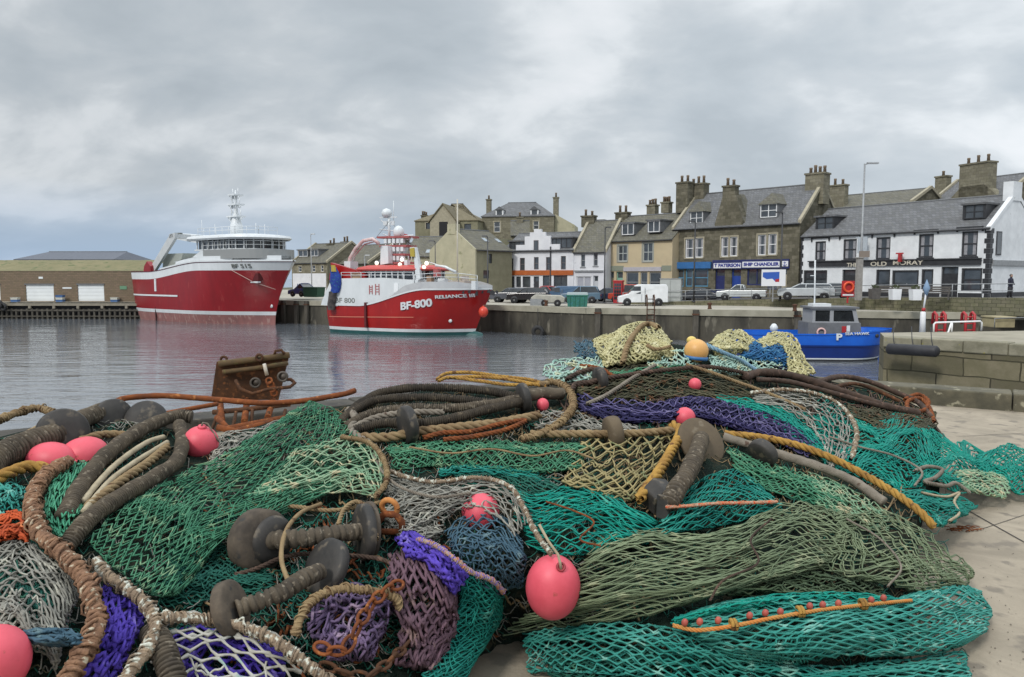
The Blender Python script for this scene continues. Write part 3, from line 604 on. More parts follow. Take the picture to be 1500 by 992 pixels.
# ---------------------------------------------------------------- houses left, between and behind the trawlers
b = Bld('dormered_house', 'stone house with two white dormers seen between the trawlers', 'building', 428, 118, 480, 112, -1.2, 9)
for r in ((437,442,390,398), (457,462,389,398), (470,474,389,398)): b.window(r, white, mull=0, sur=lintel)
for r in ((446,450,410,420), (461,466,411,419)): b.window(r, dk, mull=0, trans=0, sill=False)
b.shell(rubblelt, slate2, b.rect((450,460,385.5,420))[3], b.loc(455, 359.5, 4.5)[1], skews=True)
for r in ((437,450.5,366.8,376), (455,466,366,375.5)): b.dormer(r, white, slate, leadm, flat=True, yf=1.2, mull=1, trans=0)
b.chimney((482,492,357,368), 4.5, rubble, 2)
MB().box(0.3, b.W-.3, -.06, -.003, .2, 3.3).build('render', harl2, b.t)
b = Bld('brown_gabled_house', 'stone house with a tall chimney behind the stern of the smaller trawler', 'building', 481, 116, 540, 108, -1.2, 9)
b.window((500,505,392,400), white, mull=0); b.shell(rubblelt, slate2, b.rect((500,510,387,420))[3], b.loc(510, 362, 4.5)[1], skews=True); b.chimney((503,511,354,364), 4.5, rubble, 2)
b = Bld('long_slate_house', 'long grey slate roofed house behind the mast of the smaller trawler', 'building', 541, 110, 596, 104, -1.2, 9)
b.window((560,565,392,400), white, mull=0); b.shell(beiged, slate, b.rect((560,570,385,420))[3], b.loc(570, 359, 4.5)[1]); b.chimney((588,597,349,361), 4.5, rubble, 3, potm=redp)
# ---------------------------------------------------------------- roofs behind the pub
b = Bld('rear_house', 'grey roofed house behind the left half of the pub with a two pot chimney', 'building', 1205, 92, 1330, 84, 0, 9)
b.shell(rubble, slate2, b.loc(1260, 303, 0)[1], b.loc(1265, 286, 4.5)[1], skews=True); b.chimney((1216.5,1239,271,310), .6, rubblelt, 2)
b = Bld('mossy_roofed_house', 'mossy roofed house behind the middle of the pub', 'building', 1300, 100, 1372, 94, 0, 8)
mossr = slatemat('mossy_tiles', (.11,.11,.06), (.085,.08,.05), (.10,.10,.035))
b.shell(rubble, mossr, b.loc(1340, 298, 0)[1], b.loc(1340, 284, 4)[1])
b = Bld('tall_rear_house', 'tall slate roofed house with a massive rubble chimney behind the right of the pub', 'building', 1352, 88, 1460, 80, 0, 10)
b.shell(rubble, slate, b.loc(1400, 300, 0)[1], b.loc(1400, 268, 5)[1], skews=True); b.chimney((1372.5,1389,258,285), 5, rubblelt, 1); b.chimney((1409,1452,239,300), 1.2, rubblelt, 3, wy=1.3)
m = MB(); x0, x1, c, d = b.rect((1400,1462,275,300), 1.2); m.prism([(x0-.8, 6), (x1+.8, 6), (x1+.8, c+.3), (x1-1.2, d+.2), (x0+1.0, d+.2), (x0-.8, c+.3)], .55, 1.85, 'y').build('chimney_gable', rubblelt, b.t)
b = Bld('end_house', 'slate roofed house with a squat chimney at the right edge of the terrace', 'building', 1455, 86, 1560, 79, 0, 10)
b.shell(rubble, slate2, b.loc(1490, 292, 0)[1], b.loc(1490, 258, 5)[1]); b.chimney((1468,1487,264,290), 1, rubblelt, 0)
# ---------------------------------------------------------------- left quay: fish market shed with grass roof, timber jetty
b = Bld('quay_store', 'long low brown stone store with two white shutters under a grassy roof bank', 'building', -160, 96, 206, 95, -1.6, 30)
shut = mat('white_shutter', (.74,.77,.78), (.69,.72,.73), 1, .5)
for r in ((38.5,79.5,417.5,441), (114.5,153,417.5,441), (-42,1,417.5,441)):
    x0, x1, c, d = b.rect(r); b.ops.append((x0, x1, c, d)); m = MB()
    k = 9
    for i in range(k): m.box(x0, x1, .1-(i % 2)*.02, .2, c+(d-c)*i/k, c+(d-c)*(i+1)/k)
    sh = m.build('roller_shutter', shut, b.t); MB().box(x0-.1, x1+.1, -.08, -.003, d+.01, d+.16).build('lintel', leadm, sh)
ob = stonemat('brown_wall_stone', (.235,.165,.12), (.175,.13,.095), (.12,.10,.08), bw=.5, bh=.22, stain=(.16,.135,.08))
H = b.rect((90,100,397,440))[3]
m = MB(); wall_open(m, b.W, H, b.ops); m.add([(b.W,0,0),(b.W,30,0),(b.W,30,H),(b.W,0,H)], [(0,1,2,3)]).add([(0,0,0),(0,30,0),(0,30,H),(0,0,H)], [(3,2,1,0)]).build('wall', ob, b.t)
g = [[(x, -.05 if y == 0 else y, H+(0 if y == 0 else 1.55*float(smoothstep(y/9))+random.uniform(-.05, .05))) for x in np.linspace(0, b.W, 90)] for y in (0, .6, 1.5, 3, 4.5, 6, 8, 10, 14, 30)]
MB().grid(g, True).build('grass_bank', mat('grass_bank', (.16,.15,.075), (.21,.185,.10), .5, .95, bump=.5, bscale=6, c3=(.10,.12,.05), c3amt=.57, c3scale=1.2), b.t)
for r in ((92,105,421,423), (57,63,405.5,408.5)): b.panel('wall_plate', r, shut, .05)
b.panel('notice', (176,186,419,424), mat('notice_green', (.12,.25,.15), rough=.6), .06)
b = Bld('metal_roof_shed', 'dark blue grey metal roof showing above the grassy bank', 'building', 24, 122, 168, 122, 0, 14)
b.shell(beiged, mat('dark_metal_roof', (.10,.11,.14), (.075,.085,.11), 2, .5), b.loc(90, 380, 0)[1], b.loc(90, 369, 7)[1], hip=1.3)
slab('left_quay', [(-90, 93.8), (-24, 93.8), (-24, 130), (-90, 130)], -1.55, -5.5, conc_far, quaydark)
# timber jetty face
t = thing('timber_jetty', 'weathered timber pile jetty face below the two white shutters', 'jetty', (-66, 93.2, WZ), 0)
m = MB(); x = 0; xs = []
while x < 24.2: xs.append(x); x += .62+random.uniform(-.03, .05)
for i, x in enumerate(xs[:100]):
    hh = 1.25+random.uniform(-.05, .03); MB().box(x, x+.22, -.1+random.uniform(-.03, .03), .16, -1.0, hh).build('pile', timber, t)
MB().box(-.3, 24.6, -.16, -.11, .95, 1.15).box(-.3, 24.6, -.15, -.105, .25, .4).build('waling', timber, t)
MB().box(-.3, 24.6, -.05, .5, 1.62, 1.9).build('deck_beam', mat('jetty_beam', (.28,.25,.20), (.2,.18,.14), 2, .9), t)
for i in range(9): MB().box(i*3+.0, i*3+.3, -.1, .2, 1.28, 1.62).build('beam_post', MATS['jetty_beam'], t)
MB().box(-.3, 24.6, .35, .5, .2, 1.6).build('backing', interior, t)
for x, l in ((2.3, 'bundle of dark tyres hung on the jetty below the left white shutter'), (20.6, 'bundle of dark tyres hung on the jetty beside the larger trawler')):
    t2 = thing('tyre_fender', l, 'fender', (-66+x, 93.0, WZ), 0); 
    for i in range(3): MB().torus((i*.45, -.3, 1.5+.35*(i % 2)), (.3, 1, .1), .38, .16, 14, 8).build('tyre', mat('tyre_rubber', (.018,.018,.02), (.03,.03,.03), 5, .8), t2)
# ================================================================ boats
boatred = mat('trawler_red', (.27,.008,.014), (.21,.007,.012), .8, .35, c3=(.30,.03,.03), c3amt=.62, stretch=(1, 1, .25), c3scale=2)
boatred2 = mat('bright_trawler_red', (.36,.011,.009), (.29,.009,.009), .8, .3, c3=(.38,.035,.025), c3amt=.64, stretch=(1, 1, .25), c3scale=2)
antif = mat('faded_antifouling', (.30,.13,.12), (.21,.10,.095), 1.2, .7, c3=(.36,.22,.2), c3amt=.55, stretch=(1, 1, .3))
boatwhite = mat('boat_white', (.68,.71,.73), (.60,.63,.65), 1.2, .4, c3=(.42,.40,.36), c3amt=.70, stretch=(1, 1, .3))
boatgrey = mat('bulwark_grey', (.50,.51,.52), (.42,.43,.45), 1.2, .5)
deckgrey = mat('deck_grey', (.20,.21,.20), (.14,.15,.14), 2, .8)
deckgreen = mat('deck_green', (.08,.14,.12), (.06,.1,.09), 2, .8)
tealb = mat('teal_boot_top', (.02,.10,.10), (.015,.07,.07), 1, .5)
dkglass = mat('wheelhouse_glass', (.012,.014,.018), (.03,.035,.04), 1, .06, spec=.8)
class Fr:
    def __init__(s, loc, ang, t=None):
        s.t = t; s.Minv = (Matrix.Translation(loc) @ Matrix.Rotation(ang, 4, 'Z')).inverted()
    loc = Bld.loc; rect = Bld.rect
    def plate(s, name, pts, y0, y1, m, parent=None, bevel=0):
        pr = [s.loc(px, py, y0) for px, py in pts]; a = sum(pr[i][0]*pr[(i+1) % len(pr)][1]-pr[(i+1) % len(pr)][0]*pr[i][1] for i in range(len(pr)))
        if a > 0: pr = pr[::-1]
        return MB().prism(pr, y0, y1, 'y').build(name, m, parent or s.t, bevel)
    def rod(s, mb, pts, y, r, k=6):
        yy = y if isinstance(y, (list, tuple)) else [y]*len(pts)
        mb.tube([(s.loc(p[0], p[1], q)[0], q, s.loc(p[0], p[1], q)[1]) for p, q in zip(pts, yy)], r, k)
class Hull:
    def __init__(s, t, L, B, zt, send0=.90, p0=1.7, p1=2.9, tail=.5, ex=1.0):
        s.ex = ex
        s.t, s.L, s.B, s.zt, s.s0, s.p0, s.p1, s.tail = t, L, B, zt, send0, p0, p1, tail; s.top = max(zt(u/20) for u in range(21))
    def send(s, z): return s.s0+(1-s.s0)*max(0, min(1, z/s.top))**s.ex
    def half(s, u, z):
        k = max(0, min(1, z/s.top)); p = s.p0+(s.p1-s.p0)*k; t = max(0, (u-s.tail)/(1-s.tail))
        aft = 1-.10*max(0, (.25-u)/.25)**2*(1+1.5*(1-k)); return s.B*(1-t**p)*(.88+.12*min(1, (z+1)/2.5))*aft
    def pt(s, u, z, side=-1, off=0): return (u*s.send(z)*s.L, side*(s.half(u, z)+off), z)
    def band(s, name, lo, hi, m, u0=0, u1=1, off=0, n=44, r=6, both=True, parent=None, transom=True):
        mb = MB()
        us = [u0+(u1-u0)*(1-(1-i/n)**1.4) for i in range(n+1)]
        for side in ((-1, 1) if both else (-1,)):
            g = [[s.pt(u, lo(u)+(hi(u)-lo(u))*j/r, side, off) for u in us] for j in range(r+1)]
            if side > 0: g = g[::-1]
            mb.grid(g, True)
        if transom and u0 == 0 and both:
            g = [[s.pt(0, lo(0)+(hi(0)-lo(0))*j/r, side, off) for side in (1, -1)] for j in range(r+1)]; mb.grid(g)
        return mb.build(name, m, parent or s.t)
    def deck(s, name, z, m, u0=0, u1=1, n=30, inset=.06):
        g = [[], []]
        for i in range(n+1):
            u = u0+(u1-u0)*i/n; zz = z(u)
            for k, sd in ((0, -1), (1, 1)): g[k].append((s.pt(u, zz, sd)[0]-inset, sd*max(0, s.half(u, zz)-inset), zz))
        return MB().grid(g).build(name, m, s.t)
    def text(s, txt, x, z, size, m, slope=0, sx=1.2, bold=.02):
        me = text_mesh(txt, size, .05, bold)
        for v in me.vertices:
            X = x+v.co.x*sx; Z = z+v.co.y+v.co.x*sx*slope; u = X/(s.send(Z)*s.L); v.co = (X, -(s.half(min(u, .99), Z)+.055-v.co.z), Z)
        me.materials.append(m); o = bpy.data.objects.new('lettering', me); COL.objects.link(o); o.parent = s.t; return o
def house(name, x0, x1, hw, z0, z1, m, parent, rnd=.0, taper=0, n=8, aft=0):
    """deckhouse with rounded front (towards +x)"""
    mb = MB(); plan = []
    if rnd:
        for i in range(-n, n+1):
            a = i/n*PI/2; plan.append((x1-rnd+rnd*math.cos(a), hw*math.sin(a) if abs(i) < n else hw*(1 if i > 0 else -1)))
    else: plan = [(x1, -hw), (x1, hw)]
    plan = [(x0, -hw)]+plan+[(x0, hw)]; k = len(plan); sc = lambda p: ((p[0]-(x0+x1)/2)*(1-taper)+(x0+x1)/2, p[1]*(1-taper))
    vs = [(*p, z0) for p in plan]+[(*sc(p), z1) for p in plan]
    mb.add(vs, [tuple(range(k-1, -1, -1)), tuple(range(k, 2*k))]+[(i, (i+1) % k, k+(i+1) % k, k+i) for i in range(k)])
    return mb.build(name, m, parent)
def mullions(x0, x1, hw, z0, z1, m, parent, rnd, n=8, w=.09, nside=5):
    plan = []
    for i in range(-n, n+1, 2):
        a = i/n*PI/2; plan.append((x1-rnd+rnd*math.cos(a), hw*math.sin(a)))
    for i in range(1, nside+1):
        xx = x0+(x1-rnd-x0)*(1-i/nside); plan += [(xx, -hw), (xx, hw)]
    for x, y in plan: MB().box(x-w, x+w, y-w*.8, y+w*.8, z0, z1).build('window_post', m, parent)
def rail(fr_, pts, h, m, parent, n=8, r=.03, name='railing'):
    mb = MB(); pts = [Vector(p) for p in pts]
    for a, b in zip(pts[:-1], pts[1:]):
        k = max(1, int((b-a).length/1.1))
        for i in range(k+1): q = a.lerp(b, i/k); mb.tube([q, q+Vector((0, 0, h))], r, 5)
        for f in (.55, 1): mb.tube([a+Vector((0, 0, h*f)), b+Vector((0, 0, h*f))], r, 5)
    return mb.build(name, m, parent)
# ---------------------------------------------------------------- larger dark red trawler
ang = math.atan2(-16.2, 21.6); A = Vector((-44.9, 96.2, WZ))
t = thing('trawler', 'larger dark red trawler with faded pink bottom paint and a rounded white wheelhouse', 'fishing boat', A, ang)
f = Fr(A, ang, t)
def zt(u): return 5.85+1.0*float(smoothstep((u-.18)/.42))
h = Hull(t, 27.2, 4.2, zt, .875, 1.7, 3.4, .50, 1.7); bd = lambda u: zt(u)-.95
h.band('bottom_paint', lambda u: -.6, lambda u: 1.02, antif); h.band('boot_stripe', lambda u: 1.02, lambda u: 1.42, boatwhite, off=.015)
h.band('topsides', lambda u: 1.42, lambda u: bd(u), boatred)
h.band('bulwark', lambda u: bd(u), lambda u: zt(u)-.02, boatwhite, off=.01); h.band('sheer_line', lambda u: zt(u)-.10, lambda u: zt(u)-.02, mat('sheer_purple', (.10,.015,.035), rough=.5), off=.05)
h.band('rubbing_rail', lambda u: zt(u)-.02, lambda u: zt(u)+.16, boatwhite, u0=.3, off=.09)
h.band('side_stripe', lambda u: 2.93, lambda u: 3.12, boatwhite, u0=0, u1=.47, off=.07, both=False)
h.deck('deck', lambda u: zt(u)-1.0, deckgreen, 0, .4); h.deck('whaleback', lambda u: zt(u)+.1, boatwhite, .3, .985)
h.text('BF 515', f.loc(342, 391, -4)[0], 6.32, .62, deckgrey, 0, 1.3, .0)
x, z = f.loc(229, 412, -4.1); MB().box(x-.18, x+.18, -4.28, -4.1, 3.5, 4.95).build('fender_plate', boatwhite, t)
x, z = f.loc(228, 440, -4.1); MB().box(x-.06, x+.06, -4.19, -4.06, 0, 3.5).build('discharge_stain', mat('rust_stain', (.05,.02,.02), rough=.9), t)
xc, zc = f.loc(348, 411, -4.0); u = xc/(h.send(zc)*h.L); yy = -(h.half(u, zc))
MB().box(xc-.9, xc+.9, yy-.10, yy+.5, zc-.05, zc+.75).build('anchor_pocket', mat('dark_red', (.09,.008,.01), rough=.6), t); MB().box(xc-.9, xc+.9, yy-.16, yy+.2, zc-.26, zc-.1).build('anchor_sill', boatwhite, t)
xc, zc = f.loc(359.5, 450, -3.6); u = xc/(h.send(zc)*h.L); MB().lathe([(.2, 0), (.2, .03), (0, .035)], (xc, -(h.half(u, zc))-.02, zc), (.25, -1, 0), 14).build('thruster_mark', boatwhite, t)
a = h.pt(.80, bd(.80), -1, .05); c_ = f.loc(407, 424, -.6); MB().tube([a, tuple((Vector(a)+Vector((c_[0], -.9, c_[1])))/2+Vector((0,0,-.25))), (c_[0], -.9, c_[1])], .04, 6).build('mooring_line', mat('pale_line', (.45,.3,.27), rough=.8), t)
m_st = mat('hull_rust_streak', (.13,.03,.018), (.09,.02,.015), 3, .8); mb = MB()
for i_ in range(9):
    u_ = .08+i_*.095; z_ = 1.5+random.uniform(0, .4); hh_ = random.uniform(.5, 1.6)
    mb.grid([[h.pt(u_+du, z_+hh_*k_/5, -1, .012) for du in (0, .0018)] for k_ in range(6)])
# deckhouse following the whaleback
x0 = f.loc(262, 380, -3.2)[0]; xa = f.loc(296, 370, -3.2)[0]; xb = f.loc(411, 370, -3.2)[0]
f.plate('deckhouse_side', [(264,395),(263,392),(297,365),(340,366),(340,390),(320,391),(297,393)], -3.3, 3.3, boatwhite)
h.band('forecastle', lambda u: zt(u)-.3, lambda u: zt(u)+.62, boatwhite, u0=.38, u1=.955, off=-.55, transom=False); g4 = h.deck('forecastle_deck', lambda u: zt(u)+.6, boatwhite, .38, .95, inset=.57)
zd = f.loc(340, 366, -3)[1]
house('bridge_deck', xa+.6, f.loc(400, 372, -1)[0], 3.45, zd-.95, zd+.05, mat('grey_band', (.26,.27,.27), rough=.6), t, 3.4)
wx0 = f.loc(288, 355, -3)[0]; wx1 = f.loc(398, 355, 0)[0]; z0, z1 = f.loc(340, 364, -3)[1], f.loc(340, 350.5, -3)[1]
house('wheelhouse', wx0, wx1+.1, 3.3, zd, z0, boatwhite, t, 3.3); g_ = house('window_band', wx0+.6, wx1-.05, 3.1, z0, z1, dkglass, t, 3.1)
mullions(wx0+.4, wx1+.03, 3.18, z0, z1, boatwhite, g_, 3.1, 10, .065, 6)
zr = f.loc(340, 341, -3)[1]
mb = MB(); rings = []
for sc_, zz in ((1.0, z1-.02), (1.05, z1+.18), (1.02, z1+.42), (.86, zr-.15), (.5, zr)):
    n = 10; plan = [((wx0-.3), -3.75)]+[(wx1-3.1+3.75*math.cos(i/n*PI/2), 3.75*math.sin(i/n*PI/2)) for i in range(-n, n+1)]+[((wx0-.3), 3.75)]
    cx = (wx0+wx1)/2; rings.append([((p[0]-cx)*sc_+cx, p[1]*sc_, zz) for p in plan]); rings[-1].append(rings[-1][0])
mb.grid(rings, False); mb.add([p for p in rings[-1][:-1]], [tuple(range(len(rings[-1])-1))]); mb.build('wheelhouse_roof', boatwhite, t)
rail(f, [(wx0, -2.8, zr-.1), (wx1-2.5, -2.8, zr-.1), (wx1-.6, -1.2, zr-.1), (wx1-.6, 1.2, zr-.1)], .8, boatwhite, t)
rail(f, [(xa+.6, -3.4, zd+.05), (wx1-2.2, -3.4, zd+.05), (wx1+.3, -1.6, zd+.05), (wx1+.3, 1.6, zd+.05)], .9, boatwhite, t)
mx = f.loc(346, 320, 0)[0]; zz = lambda py: f.loc(345, py, 0)[1]
mb = MB(); mb.lathe([(.75, zr-.3), (.7, zz(330)), (.55, zz(325)), (.42, zz(318)), (.22, zz(310)), (.16, zz(296)), (.10, zz(284)), (.06, zz(279))], (mx, 0, 0), k=10)
mst = mb.build('mast', boatwhite, t)
mb = MB()
for py, w in ((317.5, 1.0), (300, .8), (286, .6)): mb.box(mx-w, mx+w, -.6, .6, zz(py)-.08, zz(py)+.08); 
for py, w in ((317.5, .9), (300, .7), (286, .5)):
    for s_ in (-1, 1): mb.tube([(mx+s_*w, 0, zz(py)), (mx+s_*w, 0, zz(py)+.75)], .06, 5).lathe([(.0, .0), (.16, .08), (.16, .3), (0, .4)], (mx+s_*w, 0, zz(py)-.45), k=8)
    mb.tube([(mx-w, -.5, zz(py)), (mx-w*.3, 0, zz(py)-1.3)], .05, 5).tube([(mx+w, -.5, zz(py)), (mx+w*.3, 0, zz(py)-1.3)], .05, 5)
mb.build('mast_platforms', boatwhite, mst)
for k, (px, hh) in enumerate(((296, 2.2), (315, 1.6), (375, 1.4), (388, 1.2))): x, _ = f.loc(px, 340, 0); MB().tube([(x, 0, zr-.4), (x, 0, zr-.2+hh)], .035, 5).build('aerial', boatwhite, t)
for s_ in (-3.2, 3.2):
    f.plate('gantry_leg', [(217,397),(226,397),(256,349),(256,341),(249,343)], s_, s_+.35, mat('gantry_grey', (.55,.57,.58), (.47,.49,.5), 1, .5))
f.plate('gantry_beam', [(254,341.5),(287,344.5),(287,356),(254,350)], -1.0, 1.0, boatwhite); f.plate('net_drum', [(256,341),(264,341),(264,345.5),(256,345.5)], -1.3, -1.0, deckgrey)
MB().box(f.loc(250, 345, -3)[0], f.loc(256, 345, -3)[0], -3.2, 3.8, f.loc(252, 349, -3)[1], f.loc(252, 343, -3)[1]).build('gantry_crossbar', MATS['gantry_grey'], t)
f.plate('aft_house', [(238,393),(240,372),(268,371),(262,394)], -2.4, 2.4, mat('house_greygreen', (.30,.32,.29), rough=.7))
f.plate('stern_post', [(210,399),(211,390),(215,383),(220,390),(221,399)], -3.6, -3.0, boatred); f.plate('stern_post', [(210,399),(211,390),(215,383),(220,390),(221,399)], 3.0, 3.6, boatred)
# ---------------------------------------------------------------- smaller bright red trawler
ang2 = math.radians(-24.5); A2 = Vector((-16.3, 73.2, WZ))
t = thing('trawler', 'smaller bright red trawler with a red roofed wheelhouse and white lettering BF-800', 'fishing boat', A2, ang2)
f = Fr(A2, ang2, t)
bow = f.Minv @ Vector(P(721, 424, 66.5)); L2 = bow.x
def zt(u): return 2.62+1.5*float(smoothstep((u-.26)/.44))
h = Hull(t, L2, 3.3, zt, .885, 1.9, 3.3, .52, 1.1)
h.band('bottom_paint', lambda u: -.6, lambda u: .30, tealb); h.band('boot_stripe', lambda u: .30, lambda u: .58, boatwhite, off=.015)
h.band('topsides', lambda u: .58, lambda u: zt(u)-.02, boatred2)
h.band('rubbing_rail', lambda u: zt(u)-.06, lambda u: zt(u)+.08, boatwhite, off=.08)
btop = lambda u: zt(u)+.05+.62*float(smoothstep((u-.45)/.12))-.35*max(0, (u-.85)/.15)
h.band('bow_bulwark', lambda u: zt(u)+.08, btop, boatgrey, u0=.45, off=.0)
h.band('side_stripe', lambda u: 1.46+.25*u, lambda u: 1.52+.25*u, mat('stripe_salmon', (.62,.22,.15), rough=.5), u0=.02, u1=.66, off=.03, both=False)
h.deck('deck', lambda u: zt(u)-.4, deckgrey, 0, .98)
h.text('BF-800', f.loc(611, 446.5, -3)[0], f.loc(611, 446.5, -3)[1], .92, boatwhite, .13, 1.15, .03)
h.text('RELIANCE III', f.loc(663, 434.5, -2.5)[0], f.loc(663, 434.5, -2.5)[1], .40, boatwhite, .05, 1.35, .008)
# side of the shelter deck, in white
f.plate('shelter_side', [(470,447),(472,440),(484,412),(500,408),(560,407),(612,411),(612,424),(580,436),(545,448),(500,449)], -3.12, 3.1, boatwhite)
me = text_mesh('BF 800', .62, .0, .01); o = bpy.data.objects.new('lettering', me); COL.objects.link(o); me.materials.append(deckgrey); o.parent = t; x, z = f.loc(505, 440.5, -3.15); o.location = (x, -3.135, z); o.rotation_euler = (PI/2, 0, 0); o.scale = (1.3, 1, 1)
f.plate('door', [(577,415),(583,415),(583,428),(577,429)], -3.16, -3.12, mat('bright_white', (.8,.82,.84), rough=.4))
for r in ((541,546,418,431), (550,556,416,432)):
    x0, x1, c, d = f.rect(r, -3.12); mb = MB().box(x0, x0+.07, -3.17, -3.12, c, d).box(x1-.07, x1, -3.17, -3.12, c, d)
    for i in range(1, 4): mb.box(x0+.05, x1-.05, -3.16, -3.125, c+(d-c)*i/4, c+(d-c)*i/4+.06)
    mb.build('deck_ladder', mat('dull_red', (.40,.13,.13), rough=.6), t)
x, z = f.loc(537.5, 449, -3.2); MB().box(x-.1, x+.1, -3.5, -3.2, .6, 2.9).build('fender_plate', MATS['dark_red'], t)
x, z = f.loc(653, 471, -2.6); u = x/(h.send(z)*h.L); MB().lathe([(.16, 0), (.16, .05), (0, .06)], (x, -h.half(u, z)-.02, z), (.3, -1, 0), 12).build('thruster_mark', boatwhite, t)
x1, z1 = f.loc(700, 491, 0); MB().lathe([(.02, 0), (.38, .25), (.5, .9), (.5, 3), (.3, 3.3)], (x1+.6, 0, z1-.15), (-1, 0, 0), 14).build('bulbous_bow', tealb, t)
# black and white emblem on the bow
x, z = f.loc(697, 428, -1.2)
me = MB()
for i in range(7):
    X = x-.9+i*.42; Z = z+.1*math.sin(i*2.1); u = X/(h.send(Z)*h.L); yy = -(h.half(min(u, .985), Z)+.05); a = .14+.05*(i % 3)
    me.add([(X-a, yy, Z-a*.6), (X+a*.8, yy+.06, Z-a), (X+a, yy+.06, Z+a*.5), (X, yy+.02, Z+a*1.1), (X-a*.9, yy, Z+a*.7)], [(0,1,2,3,4)])
me.build('bow_emblem', black, t)
# wheelhouse
wx0, wx1 = f.loc(531, 402, -2.2)[0], f.loc(652, 402, 0)[0]; z0, z1 = f.loc(580, 409.5, -2.3)[1], f.loc(580, 396.5, -2.3)[1]
g_ = house('window_band', wx0+.3, wx1-.5, 2.35, z0, z1, dkglass, t, 2.35); mullions(wx0+.3, wx1-.46, 2.4, z0, z1, boatwhite, g_, 2.4, 8, .06, 7)
house('wheelhouse_base', wx0-.4, wx1, 2.5, z0-.9, z0, boatwhite, t, 2.4)
zr = f.loc(580, 388, -2)[1]; mb = MB(); rings = []
for sc_, zz in ((1.0, z1-.02), (1.04, z1+.12), (1.0, z1+.28), (.80, zr-.05), (.62, zr)):
    n = 8; plan = [((wx0-.1), -2.75)]+[(wx1-2.6+2.6*math.cos(i/n*PI/2), 2.75*math.sin(i/n*PI/2)) for i in range(-n, n+1)]+[((wx0-.1), 2.75)]
    cx = (wx0+wx1)/2-.3; rings.append([((p[0]-cx)*sc_+cx, p[1]*sc_, zz) for p in plan]); rings[-1].append(rings[-1][0])
mb.grid(rings); mb.add(rings[-1][:-1], [tuple(range(len(rings[-1])-1))]); mb.build('wheelhouse_roof', mat('faded_red', (.52,.06,.05), (.44,.07,.06), 1.5, .5), t)
fl = mat('floodlight', (.8,.78,.7), rough=.3, emis=((1, .92, .75), .9))
for px, py in ((553,385.5), (590,380.5), (587,388), (626,386), (622,392)): x, z = f.loc(px, py, -2); MB().lathe([(.0, 0), (.16, .02), (.2, .16), (.08, .3)], (x, -2, z), (0, -1, 0), 10).build('floodlight', fl, t)
# white funnels / masts
f.plate('funnel', [(557,388),(557.5,360),(568,360),(569,386)], -1.6, -.6, boatwhite)
f.plate('net_crane', [(609,411),(606,372),(600.5,371),(600,362.5),(608,362),(612,380),(616,409)], -2.6, -2.2, boatwhite)
f.plate('crane_pulley', [(600,364),(606,363),(607,376),(601,376)], -2.75, -2.6, mat('yellow_paint', (.42,.32,.05), rough=.5))
x0, x1 = f.loc(571, 370, 0)[0], f.loc(594, 370, 0)[0]
redm = mat('pinkish_red', (.40,.12,.12), (.30,.07,.07), 2, .5)
mb = MB()
for py, w in ((385, 1.0), (373, .95), (360.5, 1.05), (347.5, 1.25)): z = f.loc(583, py, 0)[1]; cx = (x0+x1)/2; mb.box(cx-1.35*w, cx+1.45*w, -.9, .9, z-.12, z+.06)
ms = mb.build('signal_platforms', redm, t)
mb = MB()
for xx in (x0+.1, (x0+x1)/2, x1-.1):
    for yy in (-.8, .8): mb.tube([(xx, yy, zr-.1), (xx, yy, f.loc(583, 347, 0)[1])], .06, 6)
for py in (379, 366, 354):
    z = f.loc(583, py, 0)[1]
    for i in range(5): mb.box(x0+i*.45, x0+i*.45+.28, -.95, -.6, z-.18, z+.22)
mb.build('signal_frame', boatwhite, ms)
mb = MB(); z = f.loc(583, 340, 0)[1]; xx = f.loc(584, 340, 0)[0]; mb.lathe([(.35, z-.5), (.5, z-.2), (.5, z+.2), (.3, z+.5), (0, z+.6)], (xx, 0, 0), k=12).build('radome', boatwhite, t)
mb = MB(); xx = f.loc(570, 330, 0)[0]; Z = lambda py: f.loc(570, py, 0)[1]
mb.tube([(xx, 0, Z(352)), (xx, 0, Z(318))], .12, 8).lathe([(.0, Z(318.5)), (.42, Z(317)), (.5, Z(312)), (.35, Z(307)), (0, Z(305))], (xx-.25, 0, 0), k=12)
mb.box(xx-1.0, xx+.9, -.05, .05, Z(318)-.08, Z(318)+.02).box(xx-.6, xx-.2, -.1, .1, Z(330), Z(324)).box(xx+.25, xx+.6, -.1, .1, Z(330), Z(324)).tube([(xx-.9, 0, Z(322)), (xx, 0, Z(334))], .05, 5)
mb.tube([(f.loc(576.5, 330, 0)[0], 0, Z(326)), (f.loc(577, 330, 0)[0], 0, Z(294.5))], .035, 5).tube([(xx, 0, Z(326)), (f.loc(577, 330, 0)[0], 0, Z(326))], .04, 5).tube([(f.loc(561, 330, 0)[0], 0, Z(342)), (xx, 0, Z(347))], .05, 5)
mb.build('radar_mast', boatwhite, t)
mb = MB()
f.rod(mb, [(510,392),(513,378),(521,364),(532,353),(546,350),(555,357)], -1.9, .17, 8); f.rod(mb, [(513,392),(520,374),(534,358),(552,353)], -1.5, .08, 6); mb.build('deck_crane', mat('white_red_crane', (.62,.55,.54), (.52,.25,.24), 1.4, .5), t)
MB().box(f.loc(508, 391, -2)[0], f.loc(517, 391, -2)[0], -2.4, -1.2, f.loc(512, 394, -2)[1], f.loc(512, 383, -2)[1]).build('crane_base', boatwhite, t)
f.plate('red_gantry', [(484,385),(498,389),(514,394),(530,398),(534,402),(533,418),(524,419),(512,411),(500,409),(488,400)], -2.8, -2.3, boatred2)
f.plate('gantry_guard', [(514,400),(528,400),(528,410),(516,409)], -2.9, -2.8, mat('sand_paint', (.36,.24,.16), (.25,.16,.1), 2, .6))
f.plate('net_bin', [(482,410),(483,400),(500,409),(499,412)], -3.0, 2.6, boatred2)
